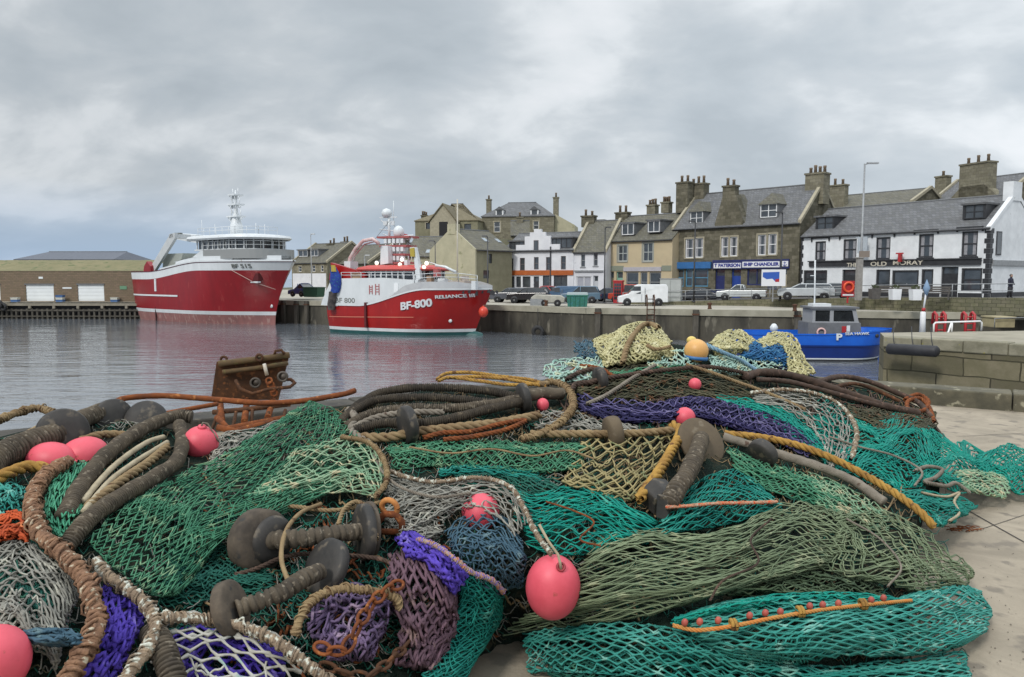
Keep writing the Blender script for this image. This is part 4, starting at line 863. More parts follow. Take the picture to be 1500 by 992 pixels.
# blue net hanging over the quarter
def droop(name, rows, m, y, th=.35): 
    mb = MB(); g = []
    for (py, xa, xb) in rows:
        r = []
        for i in range(9):
            a = PI*i/8; cx = (xa+xb)/2; hw = (xb-xa)/2; X, Z = f.loc(cx-hw*math.cos(a), py, y); r.append((X, y-th*math.sin(a)*(1+.15*math.sin(i*2.3+py)), Z))
        g.append(r)
    return mb.grid(g, True)
mb = droop('hung', [(391,485,492),(398,485,496),(404,484,499),(414,484,500),(422,486,499),(429,484,497)], None, -3.2); hb = mb.build('hung_net', mat('blue_net_bundle', (.02,.06,.34), (.012,.03,.2), 3, .9, bump=.8, bscale=14, c3=(.03,.16,.2), c3amt=.58), t)
droop('h', [(427,483,493),(436,482,493),(445,480.5,491),(454,481,491)], None, -3.22).build('chafer', mat('dark_netting', (.10,.085,.08), (.03,.028,.03), 3, .9, bump=.8), t)
droop('h', [(388.5,485.5,491),(393,486,492),(398,486,493)], None, -3.4, .25).build('yellow_float', MATS['yellow_paint'], t)
mb = MB(); f.rod(mb, [(638,389),(652,391),(668,399)], -1.4, .12, 6); f.rod(mb, [(628,384),(668,397)], -1.4, .05, 5); mb.build('foredeck_boom', boatwhite, t)
rail(f, [h.pt(.62, btop(.62), -1, -.1), h.pt(.75, btop(.75), -1, -.1), h.pt(.86, btop(.86), -1, -.1), h.pt(.94, btop(.94), -1, -.1)], .75, boatwhite, t)
x0, x1, c, d = f.rect((664,688,404,420), 0); MB().box(x0, x1, -1, 1.2, c, c+(d-c)*.55).box(x0+1.2, x1-.6, -.6, .8, c+(d-c)*.56, d).build('foredeck_winch', mat('buff_white', (.55,.5,.45), (.4,.33,.28), 3, .6), t)
mb = MB(); f.rod(mb, [(670,420),(670,360),(670,292)], .5, .06, 6); mb.build('foremast', mat('mast_buff', (.5,.47,.4), rough=.6), t)
mb = MB()
for px, py in ((528,404), (556,399), (575,400)): pass
rail(f, [(f.loc(500, 410, -3)[0], -3.0, f.loc(520, 408, -3)[1]), (f.loc(605, 410, -3)[0], -3.0, f.loc(600, 408, -3)[1])], .55, boatwhite, t)
for k_, (px, py, w_, hh_, mm) in enumerate(((560,397,.5,.5,boatwhite), (596,386,.3,.6,boatwhite), (640,398,.5,.4,redm), (648,412,.7,.5,boatwhite), (630,409,.5,.6,MATS['sand_paint']), (695,416,.4,.5,boatwhite))):
    x_, z_ = f.loc(px, py, -1.9); MB().box(x_-w_/2, x_+w_/2, -2.1, -1.6, z_-hh_/2-.25, z_+hh_/2).build('deck_box', mm, t)
mb = MB()
for (a_, b_) in (((577,330),(600,362)), ((572,322),(548,352)), ((584,345),(612,364)), ((592,350),(640,392)), ((566,352),(558,388))): f.rod(mb, [a_, b_], -.3, .022, 4)
mb.build('rigging', deckgrey, t)
mb = MB()
for px in (560, 565, 592, 598, 603): f.rod(mb, [(px, 384), (px, 372+px % 7)], -.9, .03, 5)
f.rod(mb, [(556,336),(584,339)], 0, .05, 5); f.rod(mb, [(590,352),(604,349)], -.5, .06, 6); f.rod(mb, [(592,346),(606,345)], -.5, .09, 6); mb.build('aerials', boatwhite, t)
# orange float fender between the bow and the quay
def floatbody(name, label, c, r, m, stretch=1.25, axis=(0, 0, 1), cat='float', parts=True, group=None):
    t = thing(name, label, cat, c, 0, group); ax = Vector(axis).normalized(); mb = MB(); prof = []
    for i in range(17):
        a = -PI/2+PI*i/16; prof.append((r*math.cos(a)*(1 if i < 12 else 1-.03*(i-12)), r*stretch*math.sin(a)))
    prof[0] = (0.001, prof[0][1]); prof[-1] = (.001, prof[-1][1])
    mb.lathe(prof, (0, 0, 0), ax, 28).build('float_shell', m, t)
    if parts:
        top = ax*r*stretch*.98; q = MB(); q.lathe([(r*.26, -.0*r), (r*.22, r*.16), (r*.12, r*.2), (.001, r*.2)], tuple(ax*r*stretch*.93), ax, 14); q.build('eyelet', m, t)
        tp = ax*r*stretch*1.1; MB().tube([tp+Vector((-.0,-r*.12,.0)), tp+Vector((r*.05,0,r*.16)), tp+Vector((r*.25,r*.1,r*.1)), tp+Vector((r*.6,r*.15,-r*.5)), tp+Vector((r*.9,r*.1,-r*1.0))], r*.055, 6).build('rope_tail', mat('float_rope', (.22,.19,.14), (.12,.1,.08), 30, .9), t)
    return t
orangef = mat('orange_float_plastic', (.62,.06,.03), (.55,.05,.03), 3, .35)
c = P(708, 457, 65.4); floatbody('buoy', 'orange red buoy hanging beside the bow of the smaller trawler', c, .42, orangef, 1.15, cat='buoy')
# mooring rope of the larger trawler hangs from its bow: part of the boat
# ---------------------------------------------------------------- small blue workboat
A3 = Vector(P(1306, 405, 47.5)); ang3 = math.radians(-5); A3.z = WZ
hd = Vector((math.cos(ang3), math.sin(ang3), 0)); L3 = 9.5; A3 = A3-hd*L3; 
t = thing('workboat', 'small blue workboat with a grey cabin moored behind the piled nets', 'boat', A3, ang3)
f = Fr(A3, ang3, t)
brb = mat('bright_boat_blue', (.012,.13,.62), (.01,.10,.52), .8, .35, c3=(.03,.2,.62), c3amt=.66); dkb = mat('deep_boat_blue', (.006,.03,.19), (.005,.022,.14), .8, .35)
def zt(u): return 1.66+.26*float(smoothstep((u-.5)/.5))
h = Hull(t, L3, 1.75, zt, .93, 2.4, 4.2, .70)
h.band('bottom_paint', lambda u: -.4, lambda u: .12, black); h.band('boot_stripe', lambda u: .12, lambda u: .2, boatwhite, off=.01); h.band('lower_topsides', lambda u: .2, lambda u: .95, dkb)
h.band('rubbing_strake', lambda u: .92, lambda u: 1.0, dkb, off=.07); h.band('upper_topsides', lambda u: 1.0, zt, brb); h.band('gunwale', lambda u: zt(u)-.03, lambda u: zt(u)+.06, brb, off=.05)
h.deck('deck', lambda u: zt(u)-.25, mat('deck_blue_dark', (.02,.06,.16), rough=.7), 0, .98)
h.text('P', f.loc(1228, 494, -1.7)[0], f.loc(1228, 494, -1.7)[1], .55, boatwhite, 0, 1.2, .02)
h.text('SEA HAWK', f.loc(1253, 488.5, -1.5)[0], f.loc(1253, 488.5, -1.5)[1], .22, boatwhite, .02, 1.3, .003)
cg = mat('cabin_grey', (.16,.165,.18), (.12,.125,.135), 2, .6); cf = mat('cabin_frame', (.30,.31,.33), rough=.5)
x0, x1 = f.loc(1184, 480, -1.1)[0], f.loc(1262, 480, -1.1)[0]; zb, zm, ztp = zt(.5)-.25, f.loc(1220, 473, -1.1)[1], f.loc(1220, 452.5, -1.1)[1]
mb = MB(); mb.add([(x0,-1.1,zb),(x1,-1.1,zb),(x1,1.1,zb),(x0,1.1,zb),(x0,-1.1,zm),(x1-.05,-1.1,zm),(x1-.05,1.1,zm),(x0,1.1,zm)], [(0,3,2,1),(4,5,6,7),(0,1,5,4),(1,2,6,5),(2,3,7,6),(3,0,4,7)]); mb.build('cabin', cg, t)
xa, xb = f.loc(1192, 460, -1.1)[0], f.loc(1258, 472, -1.1)[0]; xb2 = f.loc(1252, 455, -1.1)[0]
MB().prism([(xa,zm),(xb,zm),(xb2,ztp),(xa+.05,ztp)][::-1], -1.0, 1.0, 'y').build('cabin_glass', dkglass, t)
mb = MB()
for (a, b) in ((xa-.05, xa+.12), (xa+1.0, xa+1.22), (xb-.22, xb+.02)): mb.prism([(a,zm-.01),(b,zm-.01),(b-(.2 if a > xa+1.3 else 0),ztp),(a-(.2 if a > xa+1.3 else 0),ztp)][::-1], -1.06, 1.06, 'y')
mb.box(xa-.06, xb+.03, -1.07, 1.07, zm-.02, zm+.08).box(xa-.05, xb2+.05, -1.07, 1.07, ztp-.1, ztp+.01); mb.build('window_frames', cf, t)
MB().box(xa-.2, xb2+.25, -1.2, 1.2, ztp+.01, ztp+.12).build('cabin_roof', cg, t); MB().box(xa+.1, xa+1.2, -.6, .5, ztp+.12, ztp+.3).build('roof_hatch', boatwhite, t)
x0, x1, c, d = f.rect((1233,1239.5,478,487), -1.12); MB().box(x0, x1, -1.13, -1.105, c, d).build('red_panel', redp, t); x0, x1, c, d = f.rect((1240,1245,477,486), -1.12); MB().box(x0, x1, -1.13, -1.105, c, d).build('white_panel', boatwhite, t)
x, z = f.loc(1203, 487, -1.15); MB().torus((x, -1.16, z), (0, 1, 0), .24, .06, 18, 8).build('lifebuoy', mat('pale_pink_foam', (.7,.45,.42), rough=.5), t)
mb = MB(); f.rod(mb, [(1192,481),(1193.5,425),(1194,381)], 0, .05, 6); f.rod(mb, [(1193,404),(1187,404)], 0, .03, 5); mb.build('mast', boatwhite, t)
x, z = f.loc(1130, 484, 0); MB().lathe([(.0, -.2), (.22, -.1), (.26, .15), (.12, .35), (0, .38)], (x, -.6, z+.1), k=10).build('deck_bundle', boatwhite, t)
x, z = f.loc(1279, 491, -1.0); u = x/(h.send(z)*h.L); MB().lathe([(.12, 0), (.12, .05), (0, .05)], (x, -h.half(u, z)-.01, z), (.3, -1, 0), 10).build('hawse_hole', black, t)
t = thing('workboat', 'second small blue boat showing behind the bow of the grey cabined workboat', 'boat', Vector(P(1248, 405, 51))*1, math.radians(-3)); t.location.z = WZ; f = Fr(t.location, math.radians(-3), t)
h = Hull(t, 2.8, 1.2, lambda u: 1.75, .9, 2.2, 3.2, .4); h.band('hull', lambda u: -.3, lambda u: 1.75, brb); h.deck('deck', lambda u: 1.5, dkb, 0, .97)
# ================================================================ vehicles
tyre = mat('car_tyre', (.018,.018,.02), rough=.85); rimm = mat('wheel_rim', (.35,.36,.37), rough=.35, metal=.7); cglass = mat('car_glass', (.02,.025,.03), (.05,.06,.07), 1, .06, spec=.9)
def wheel(t, x, y, r, w=.22, side=1):
    g = MB().lathe([(r*.6, -w/2), (r*.93, -w/2), (r, -w*.3), (r, w*.3), (r*.93, w/2), (r*.6, w/2)], (x, y, r), (0, 1, 0), 20).build('wheel', tyre, t)
    MB().lathe([(.001, 0), (r*.2, .01), (r*.55, -.02), (r*.62, -.05), (r*.62, -.12)], (x, y+side*w*.48, r), (0, side, 0), 16).build('rim', rimm, g)
def car(name, label, cat, px, py_, Y, z, kind, color, head=-1, L=4.3, H=1.5, group='vehicles parked along the harbour street', rot=None):
    """centre px, ground z; head = -1 faces left"""
    m_ = mat('car_'+cat.replace(' ', '_')+'_'+'_'.join(str(int(c*100)) for c in color), color, tuple(c*.85 for c in color), 1.5, .25, spec=.7)
    c = P(px, 430, Y); t = thing(name, label, cat, (c[0], Y, z), (math.radians(-33) if rot is None else rot)+(PI if head < 0 else 0), group)
    W2 = .88; h = L/2; r = .33
    if kind == 'van': low = [(-h,.35),(h-.05,.3),(h,.55),(h-.02,.85),(h-.95,1.12),(h-1.55,H-.12),(h-1.9,H),(-h+.15,H),(-h,H-.25)]; glassp = [(h-.98,1.14),(h-1.5,H-.18),(h-2.1,H-.18),(h-2.1,1.12)]
    elif kind == 'pickup': low = [(-h,.4),(h-.05,.35),(h,.6),(h-.05,.88),(h-1.2,1.0),(-h+1.9,1.0),(-h+1.85,1.0),(-h,1.02)]; glassp = [(h-1.25,1.0),(h-1.85,H-.05),(-h+2.1,H-.05),(-h+1.9,1.0)]
    elif kind == 'suv': low = [(-h,.4),(h-.05,.35),(h,.6),(h-.05,.95),(h-1.1,1.05),(-h+.1,1.1),(-h,.9)]; glassp = [(h-1.15,1.05),(h-1.85,H-.06),(-h+.45,H-.06),(-h+.12,1.08)]
    else: low = [(-h,.35),(h-.05,.28),(h,.5),(h-.08,.74),(h-1.1,.92),(-h+.45,.97),(-h,.88)]; glassp = [(h-1.15,.92),(h-1.95,H-.06),(-h+1.15,H-.06),(-h+.35,.96)]
    def body(prof, w0, w1, zsplit=.9):
        mb = MB(); n = len(prof); vs = []
        for w in (-1, 1):
            for x, zz in prof: ww = w0+(w1-w0)*max(0, min(1, (zz-zsplit)/(H-zsplit))); vs.append((x, w*ww, zz))
        mb.add(vs, [tuple(range(n)), tuple(range(2*n-1, n-1, -1))]+[(i, n+i, n+(i+1) % n, (i+1) % n) for i in range(n)]); return mb
    body(low, W2, W2-.12 if kind == 'van' else W2).build('body', m_, t, bevel=.05)
    if kind == 'van':
        MB().add([(x, s*(W2-.03-.06*(zz-1)), zz) for s in (-1.0, 1.0) for x, zz in glassp], [(0,1,2,3),(7,6,5,4)]).build('side_window', cglass, t)
        MB().add([(h-.93,-.74,1.15),(h-.93,.74,1.15),(h-1.52,.68,H-.15),(h-1.52,-.68,H-.15)], [(0,1,2,3)]).build('windscreen', cglass, t)
        mb = MB().box(-h-.02, -h+.9, -W2-.01, -W2+.05, .95, 1.0).box(h-2.2, h-2.17, -W2-.01, -W2+.05, .4, 1.1).box(-.2, -.17, -W2-.01, -W2+.05, .4, H-.3).box(h-2.2, h-2.17, W2-.05, W2+.01, .4, 1.1).box(-.2, -.17, W2-.05, W2+.01, .4, H-.3).build('door_seams', rimm, t)
    else:
        body(glassp, W2-.06, W2-.22).build('glasshouse', cglass, t)
        xa, xb = glassp[1][0], glassp[2][0]; MB().add([(xa+.05,-W2+.24,H-.07),(xa+.05,W2-.24,H-.07),(xb-.08,W2-.24,H-.07),(xb-.08,-W2+.24,H-.07),(xa-.1,-W2+.3,H),(xa-.1,W2-.3,H),(xb+.1,W2-.3,H),(xb+.1,-W2+.3,H)], [(4,5,6,7),(0,1,5,4),(1,2,6,5),(2,3,7,6),(3,0,4,7)]).build('roof', m_, t)
        mb = MB()
        for s in (-1, 1):
            for a, b in ((glassp[0], glassp[1]), (glassp[3], glassp[2]), ((0, glassp[0][1]), (0, glassp[1][1]))): MB().tube([(a[0], s*(W2-.06), a[1]), (b[0], s*(W2-.21), b[1])], .045, 5).build('pillar', m_, t)
    for x in (h-.85, -h+.85):
        for s in (-1, 1):
            wheel(t, x, s*(W2-.1), r, side=s); MB().lathe([(r*1.16, -.02), (r*1.16, .012), (r*.5, .014)], (x, s*(W2-.004), r+.02), (0, s, 0), 18).build('wheel_arch', black, t)
    for s in (-1, 1):
        MB().box(h-.1, h+.01, s*.62-.16, s*.62+.16, .6, .76).build('headlight', mat('headlamp_glass', (.7,.72,.75), rough=.1), t); MB().box(-h-.01, -h+.05, s*.68-.12, s*.68+.12, .7, .92).build('tail_light', redp, t)
    MB().box(h-.02, h+.05, -.8, .8, .32, .5).box(-h-.05, -h+.02, -.8, .8, .35, .52).build('bumper', black if kind != 'van' else rimm, t)
    return t
car('parked_car', 'dark estate car beside the white house at the left end of the street', 'car', 748, 430, 80, ZQ, 'suv', (.10,.11,.13), -1, 4.2, 1.55, rot=math.radians(-12))
car('parked_car', 'black four wheel drive car in front of the orange banded house', 'car', 774, 430, 77.5, ZQ, 'suv', (.02,.021,.024), -1, 4.3, 1.6, rot=math.radians(-14))
car('parked_car', 'small red car partly hidden behind the blue van', 'car', 797, 430, 84, ZQ, 'hatch', (.38,.02,.025), -1, 3.9, 1.7)
car('parked_van', 'steel blue van behind the pale covered trailer', 'van', 822, 430, 78.5, ZQ, 'van', (.06,.12,.21), -1, 4.3, 1.75, rot=math.radians(-10))
car('parked_car', 'blue grey car just behind the green skip', 'car', 851, 430, 78, ZQ, 'suv', (.10,.17,.24), -1, 4.1, 1.75, rot=math.radians(-10))
car('parked_car', 'dark blue car between the black lamp post and the red kiosk', 'car', 890, 430, 82, ZQ, 'hatch', (.02,.028,.06), -1, 4.2, 1.5)
car('parked_car', 'small red and orange car hidden behind the nose of the white van', 'car', 918, 430, 80, ZQ, 'suv', (.45,.07,.04), -1, 3.6, 1.9)
v = car('parked_van', 'white panel van with faint lettering parked on the quay', 'van', 941, 430, 71.0, ZQ, 'van', (.74,.76,.78), -1, 4.6, 2.0, rot=math.radians(-6))
car('parked_car', 'dark grey car behind the railing before the blue shop front', 'car', 1022, 430, 78, -.95, 'hatch', (.05,.055,.065), -1, 4.4, 1.4)
car('parked_pickup', 'silver white pickup truck before the ship chandler shop', 'pickup truck', 1086, 430, 73, -.68, 'pickup', (.55,.58,.58), -1, 4.6, 1.55, rot=math.radians(-22))
car('parked_car', 'long silver car parked at the left end of the white pub', 'car', 1180, 430, 66.5, -.42, 'suv', (.45,.48,.50), -1, 4.7, 1.45, rot=math.radians(-20))
car('parked_car', 'grey car half hidden behind the railing at the pub door', 'car', 1216, 430, 66, -.32, 'hatch', (.16,.18,.19), -1, 4.0, 1.4, rot=math.radians(-20))
car('parked_car', 'blue car standing on the quay between the two trawlers', 'car', 443, 430, 90, -.75, 'hatch', (.05,.08,.22), -1, 3.2, 1.6)
me = text_mesh('JOINERS', .3, .0, .005); o = bpy.data.objects.new('lettering', me); COL.objects.link(o); me.materials.append(mat('van_ink', (.25,.27,.45), rough=.5)); o.parent = v; o.location = (.1, .83, 1.55); o.rotation_euler = (PI/2, 0, PI); bpy.data.objects.remove(o)
# ================================================================ street furniture
def at(px, Y, z=0): p = P(px, 430, Y); return Vector((p[0], Y, z))
def lamp(px, Y, ytop, zb, m_, label, arm=.9, r=.07, head=1, name='street_lamp'):
    a = at(px, Y, zb); top = P(px, ytop, Y)[2]; H = top-zb; t = thing(name, label, 'street lamp', a, 0, 'street lamps along the harbour street')
    MB().tube([(0,0,0), (0,0,H*.25), (0,0,H-.05)], [r*1.5, r*1.15, r*.75], 10).lathe([(r*2.6, 0), (r*2.6, .08), (r*1.6, .14)], (0, 0, 0), k=10).build('post', m_, t)
    MB().tube([(0,0,H-.12), (arm*.5*head,0,H), (arm*head,0,H)], .035, 6).build('arm', m_, t); MB().prism([(-.16,H-.06),(.16,H-.06),(.12,H+.06),(-.12,H+.06)], min(arm*head, arm*head*.3)-.1, max(arm*head, arm*head*.3)+.1).build('lantern', m_, t)
    return t
lamp(1259.5, 62, 239, -.2, grey, 'tall grey street lamp rising in front of the white pub', 1.0, .085, 1)
lamp(885.5, 76, 333, ZQ, black, 'black street lamp before the join of the whitewashed and cream houses', .5, .07)
lamp(1016.5, 72, 324, -.8, black, 'black street lamp in front of the blue shop front', -.5, .07)
lamp(1143, 68, 311, -.55, black, 'black street lamp beside the information board', -.5, .07)
lamp(714.5, 80, 346, ZQ, dk, 'dark street lamp before the beige gable house', -.5, .07)
lamp(638, 86, 353, ZQ, dk, 'dark street lamp behind the wheelhouse of the smaller trawler', -.6, .06)
lamp(457, 108, 343, -1.2, grey, 'distant grey street lamp above the dormered house', .5, .06)
lamp(535, 88, 374, ZQ, grey, 'short pale lamp behind the red gantry of the smaller trawler', .5, .06)
# pillar below the tall lamp
t = thing('stone_pillar', 'square stone pillar at the foot of the tall grey lamp', 'pillar', at(1257.5, 61.2, -.3)); MB().box(-.22, .22, -.2, .2, 0, 3.4).box(-.28, .28, -.26, .26, 3.4, 3.5).build('shaft', mat('pillar_stone', (.30,.29,.27), (.22,.21,.2), 4, .9), t, bevel=.02); MB().box(-.02, .75, -.1, .12, 3.5, 4.0).build('sign_box', mat('brown_box', (.22,.18,.15), rough=.7), t)
# railing along the street edge
t = thing('street_railing', 'grey tubular railing along the top of the retaining wall', 'railing', (fr[1][0], fr[1][1], fr[1][2]))
mb = None
O = Vector(fr[1])
for a, b in zip(fr[1:-2], fr[2:-1]):
    a = Vector(a)-O; b = Vector(b)-O; k = int((b-a).length/1.8)
    for i in range(k): q = a.lerp(b, i/k); MB().tube([q+Vector((0,0,.1)), q+Vector((0,0,1.15))], .035, 6).build('post', grey, t)
    MB().tube([a+Vector((0,0,1.13)), b+Vector((0,0,1.13))], .035, 6).build('rail', grey, t); MB().tube([a+Vector((0,0,.62)), b+Vector((0,0,.62))], .03, 6).build('rail', grey, t)
# information board
t = thing('information_board', 'white information board with a blue picture on a post', 'sign', at(1132, 66, -.55)); MB().box(-.04, .04, -.04, .04, 0, 1.5).build('post', grey, t)
MB().box(-1.05, 1.05, -.1, -.04, 1.35, 2.8).build('board', signw, t); w = MB().add([(-.95,-.105,2.55),(.5,-.105,2.6),(.5,-.105,1.75),(.2,-.105,1.7),(-.1,-.105,2.0),(-.6,-.105,1.95),(-.95,-.105,2.15)], [(0,6,5,4,3,2,1)]).build('map', mat('map_blue', (.03,.10,.42), rough=.5), t); MB().add([(.15,-.106,1.72),(.5,-.106,1.72),(.5,-.106,2.0),(.15,-.106,1.95)], [(0,1,2,3)]).build('map_key', redp, t)
# red lifebuoy station
t = thing('lifebuoy_station', 'red lifebuoy board with an orange ring in front of the pub door', 'lifebuoy station', at(1242, 59.5, -.45)); MB().box(-.5, .5, -.02, .04, .5, 1.75).box(-.06, .06, 0, .05, 0, .5).build('board', redp, t)
MB().torus((0, -.1, 1.25), (0, 1, 0), .36, .09, 24, 10).build('lifebuoy', mat('lifebuoy_orange', (.72,.09,.03), (.66,.07,.02), 3, .4), t); MB().box(-.42, .42, -.05, -.025, .58, .7).build('sign_strip', signw, t)
# electrical cabinet, kiosk, skip, trailer
t = thing('grey_cabinet', 'tall pale grey steel cabinet behind the white van', 'cabinet', at(983, 73.5, ZQ), math.radians(-20)); MB().box(-1.0, 1.0, -.6, .6, 0, 2.5).build('box', mat('cabinet_grey', (.42,.44,.43), (.36,.38,.37), 1.5, .5), t, bevel=.03); MB().box(-.012, .012, -.62, -.603, .1, 2.4).build('door_seam', deckgrey, t); MB().box(-1.05, 1.05, -.65, .65, 2.5, 2.56).build('cap', grey, t)
t = thing('phone_kiosk', 'narrow red kiosk beside the nose of the white van', 'kiosk', at(906, 77, ZQ), math.radians(-20)); MB().box(-.45, .45, -.45, .45, 0, 2.2).box(-.5, .5, -.5, .5, 2.2, 2.35).build('body', redp, t, bevel=.02); mb = MB()
for i in range(3):
    for j in range(5): mb.box(-.36+i*.25, -.14+i*.25, -.47, -.455, .4+j*.34, .68+j*.34)
mb.build('panes', cglass, t)
t = thing('skip', 'green and teal steel waste skip on the quay', 'skip', at(846, 68.5, ZQ), math.radians(-8)); gs = mat('skip_green', (.025,.17,.12), (.02,.13,.10), 2, .6, c3=(.03,.17,.19), c3amt=.55)
MB().prism([(-.85,0),(.85,0),(.95,1.05),(-.95,1.05)][::-1], -.6, .6, 'y').box(-1.0, 1.0, -.66, -.6, .98, 1.08).box(-1.0, 1.0, .6, .66, .98, 1.08).build('bin', gs, t); MB().prism([(-.95,1.06),(.95,1.06),(.9,1.3),(-.9,1.3)][::-1], -.58, .55, 'y').build('lid', mat('pale_lid', (.40,.48,.50), rough=.5), t)
for i in range(4): MB().box(-.7+i*.42, -.62+i*.42, -.7, -.6, .1, .95).build('rib', gs, t)
t = thing('trailer', 'low pale covered trailer standing before the blue van', 'trailer', at(803, 69.5, ZQ), math.radians(-6)); cv = mat('canvas', (.45,.44,.38), (.34,.33,.29), 2, .9, bump=.4)
MB().prism([(-1.5,.35),(1.5,.35),(1.55,.75),(1.2,1.0),(-1.2,1.08),(-1.55,.8)][::-1], -.75, .75, 'y').build('cover', cv, t, bevel=.06); MB().box(-1.6, 1.7, -.7, .7, .25, .349).build('chassis', grey, t); wheel(t, .9, -.8, .32, side=-1); wheel(t, -.3, -.8, .32, side=-1); MB().box(-1.6, -.5, -.9, -.76, .1, .7).build('side_crate', grey, t)
# skip green + blue boat between trawlers
t = thing('skip', 'dark green skip on the quay between the two trawlers', 'skip', at(460, 88, -.75), math.radians(-25)); MB().prism([(-.9,0),(.9,0),(1.1,1.1),(-1.1,1.1)][::-1], -.7, .7, 'y').box(-1.15, 1.15, -.75, .75, 1.1, 1.16).build('bin', mat('dark_skip_green', (.025,.08,.05), rough=.7), t)
# tyre on the wall, black pipe fender on the pier, bollards
t = thing('tyre_fender', 'black tyre hanging on the far quay wall', 'fender', Vector(P(788, 488, 67.0))); MB().torus((0, 0, .1), (.3, 1, 0), .42, .19, 18, 8).torus((0, .0, -.75), (.3, 1, 0), .42, .19, 18, 8).build('tyre', MATS['tyre_rubber'], t); MB().tube([(0,.1,.4),(0,.35,2.2)], .03, 5).build('rope', MATS['tyre_rubber'], t)
a = Vector(P(1300, 511, 21.2)); bb = Vector(P(1374, 515, 20.0)); t = thing('pipe_fender', 'long black rubber pipe fender on the pier end', 'fender', a); d = (bb-a)
dn = d.normalized(); MB().lathe([(.001, 0), (.11, .01), (.155, .05), (.155, d.length-.05), (.11, d.length), (.001, d.length)], (0,0,0), d, 16).build('fender', mat('fender_rubber', (.015,.015,.02), (.03,.03,.035), 3, .6), t)
for k_ in (.12, .5, .88):
    q = d*k_; MB().tube([q+Vector((0,-.05,.13)), q+Vector((.06,.14,.30)), q+Vector((.2,.45,.62))], .012, 5).build('hanging_line', MATS['fender_rubber'], t)
def pxg(px, py, z=-.12): return Vector(PZ(px, py, z))
t = thing('ladder_rail', 'white tubular grab rail on the pier edge', 'railing', pxg(1402, 486.5)); rr = .028
a = pxg(1367.5, 487)-t.location; c = pxg(1437.5, 484.5)-t.location; m1 = pxg(1393, 487)-t.location; top = .31
MB().tube([a, a+Vector((0,0,top-.05)), a+Vector((.05,0,top)), c+Vector((-.05,0,top)), c+Vector((0,0,top-.05)), c], rr, 8).tube([m1+Vector((-.1,0,-.02)), m1+Vector((-.1,0,0)), m1+Vector((-.08,0,.02)), m1+Vector((0,0,top))], rr, 8).tube([m1+Vector((.02,0,top)), m1+Vector((.02,0,0))], rr, 8).build('rail', white, t)
for px, l in ((1380, 'red steel ladder head behind the left half of the white grab rail'), (1423, 'red steel ladder head behind the right half of the white grab rail')):
    t = thing('steel_ladder', l, 'ladder', at(px, 48, ZQ-.6)); mb = MB()
    for x in (-.28, .28): mb.tube([(x,0,-.9), (x,0,.9), (x,.25,1.05), (x,.4,.95), (x,.45,.3)], .09, 6)
    for i in range(4): mb.tube([(-.28,0,-.5+i*.42), (.28,0,-.5+i*.42)], .05, 6)
    mb.build('ladder', redp, t)
t = thing('navigation_post', 'white post with a red collar and pale blue arrow head by the pier', 'post', at(1353.5, 45, -1.8))
MB().lathe([(.17,0),(.15,1.3),(.09,1.35)], (0,0,0), k=12).build('base', white, t); MB().tube([(0,0,1.3), (.12,0,2.5)], .05, 8).build('post', mat('pale_post', (.6,.62,.66), rough=.5), t); MB().lathe([(.0, 3.3), (.07, 3.1), (.2, 2.75), (.14, 2.6), (.06, 2.3)], (.14, 0, 0), k=10).build('arrow_head', mat('pale_blue_paint2', (.22,.33,.48), rough=.6), t); MB().lathe([(.1, 1.36), (.1, 1.56)], (.02, 0, 0), k=10).build('collar', redp, t)
t = thing('mooring_bollard', 'dark bollard with a tyre at the corner of the pier', 'bollard', at(1328, 30, -2.2)); MB().lathe([(.5,0),(.5,1.0),(.42,1.08),(.001,1.1)], (0,0,0), k=16).build('drum', black, t); MB().torus((0,0,1.12), (0,0,1), .42, .05, 18, 6).build('rim', grey, t)
# concrete block and steps at far right
t = thing('concrete_block', 'yellowish concrete block at the right end of the pier', 'block', pxg(1481, 481)+Vector((0, .6, 0))); MB().box(-.33, .33, -.3, .5, 0, .32).box(-.36, .36, -.33, .53, .32, .38).build('block', mat('yellow_concrete', (.36,.31,.18), (.26,.22,.13), 3, .9), t, bevel=.015)
t = thing('rail_hoop', 'thin pale tubular hoop behind the concrete block', 'railing', pxg(1462, 481)+Vector((0, .2, 0))); MB().tube([(0,0,0),(0,0,.33),(1.2,0,.36),(1.2,0,0)], .014, 6).build('hoop', grey, t)
# benches before the pub
bench_labels = ('dark wooden bench below the first pub window right of the lamp', 'dark bench before the wide pale window of the pub', 'grey bench beside the centre door of the pub')
for px, Y, l in ((1292, 60.5, bench_labels[0]), (1330, 58.3, bench_labels[1]), (1374, 56.8, bench_labels[2])):
    t = thing('bench', l, 'bench', at(px, Y, -.1), math.radians(-36), 'benches in front of the pub'); wd = mat('bench_wood', (.07,.065,.06), (.11,.1,.09), 4, .8)
    mb = MB(); [mb.box(-.8, .8, -.2+i*.14, -.08+i*.14, .43, .47) for i in range(3)]; mb.build('seat', wd, t); mb = MB(); [mb.box(-.8, .8, .26, .29, .55+i*.16, .67+i*.16) for i in range(3)]; mb.build('backrest', wd, t)
    for x in (-.7, .7): MB().box(x-.04, x+.04, -.2, -.14, 0, .43).box(x-.04, x+.04, .22, .27, 0, 1.0).box(x-.04, x+.04, -.14, .22, .36, .42).build('leg', wd, t)
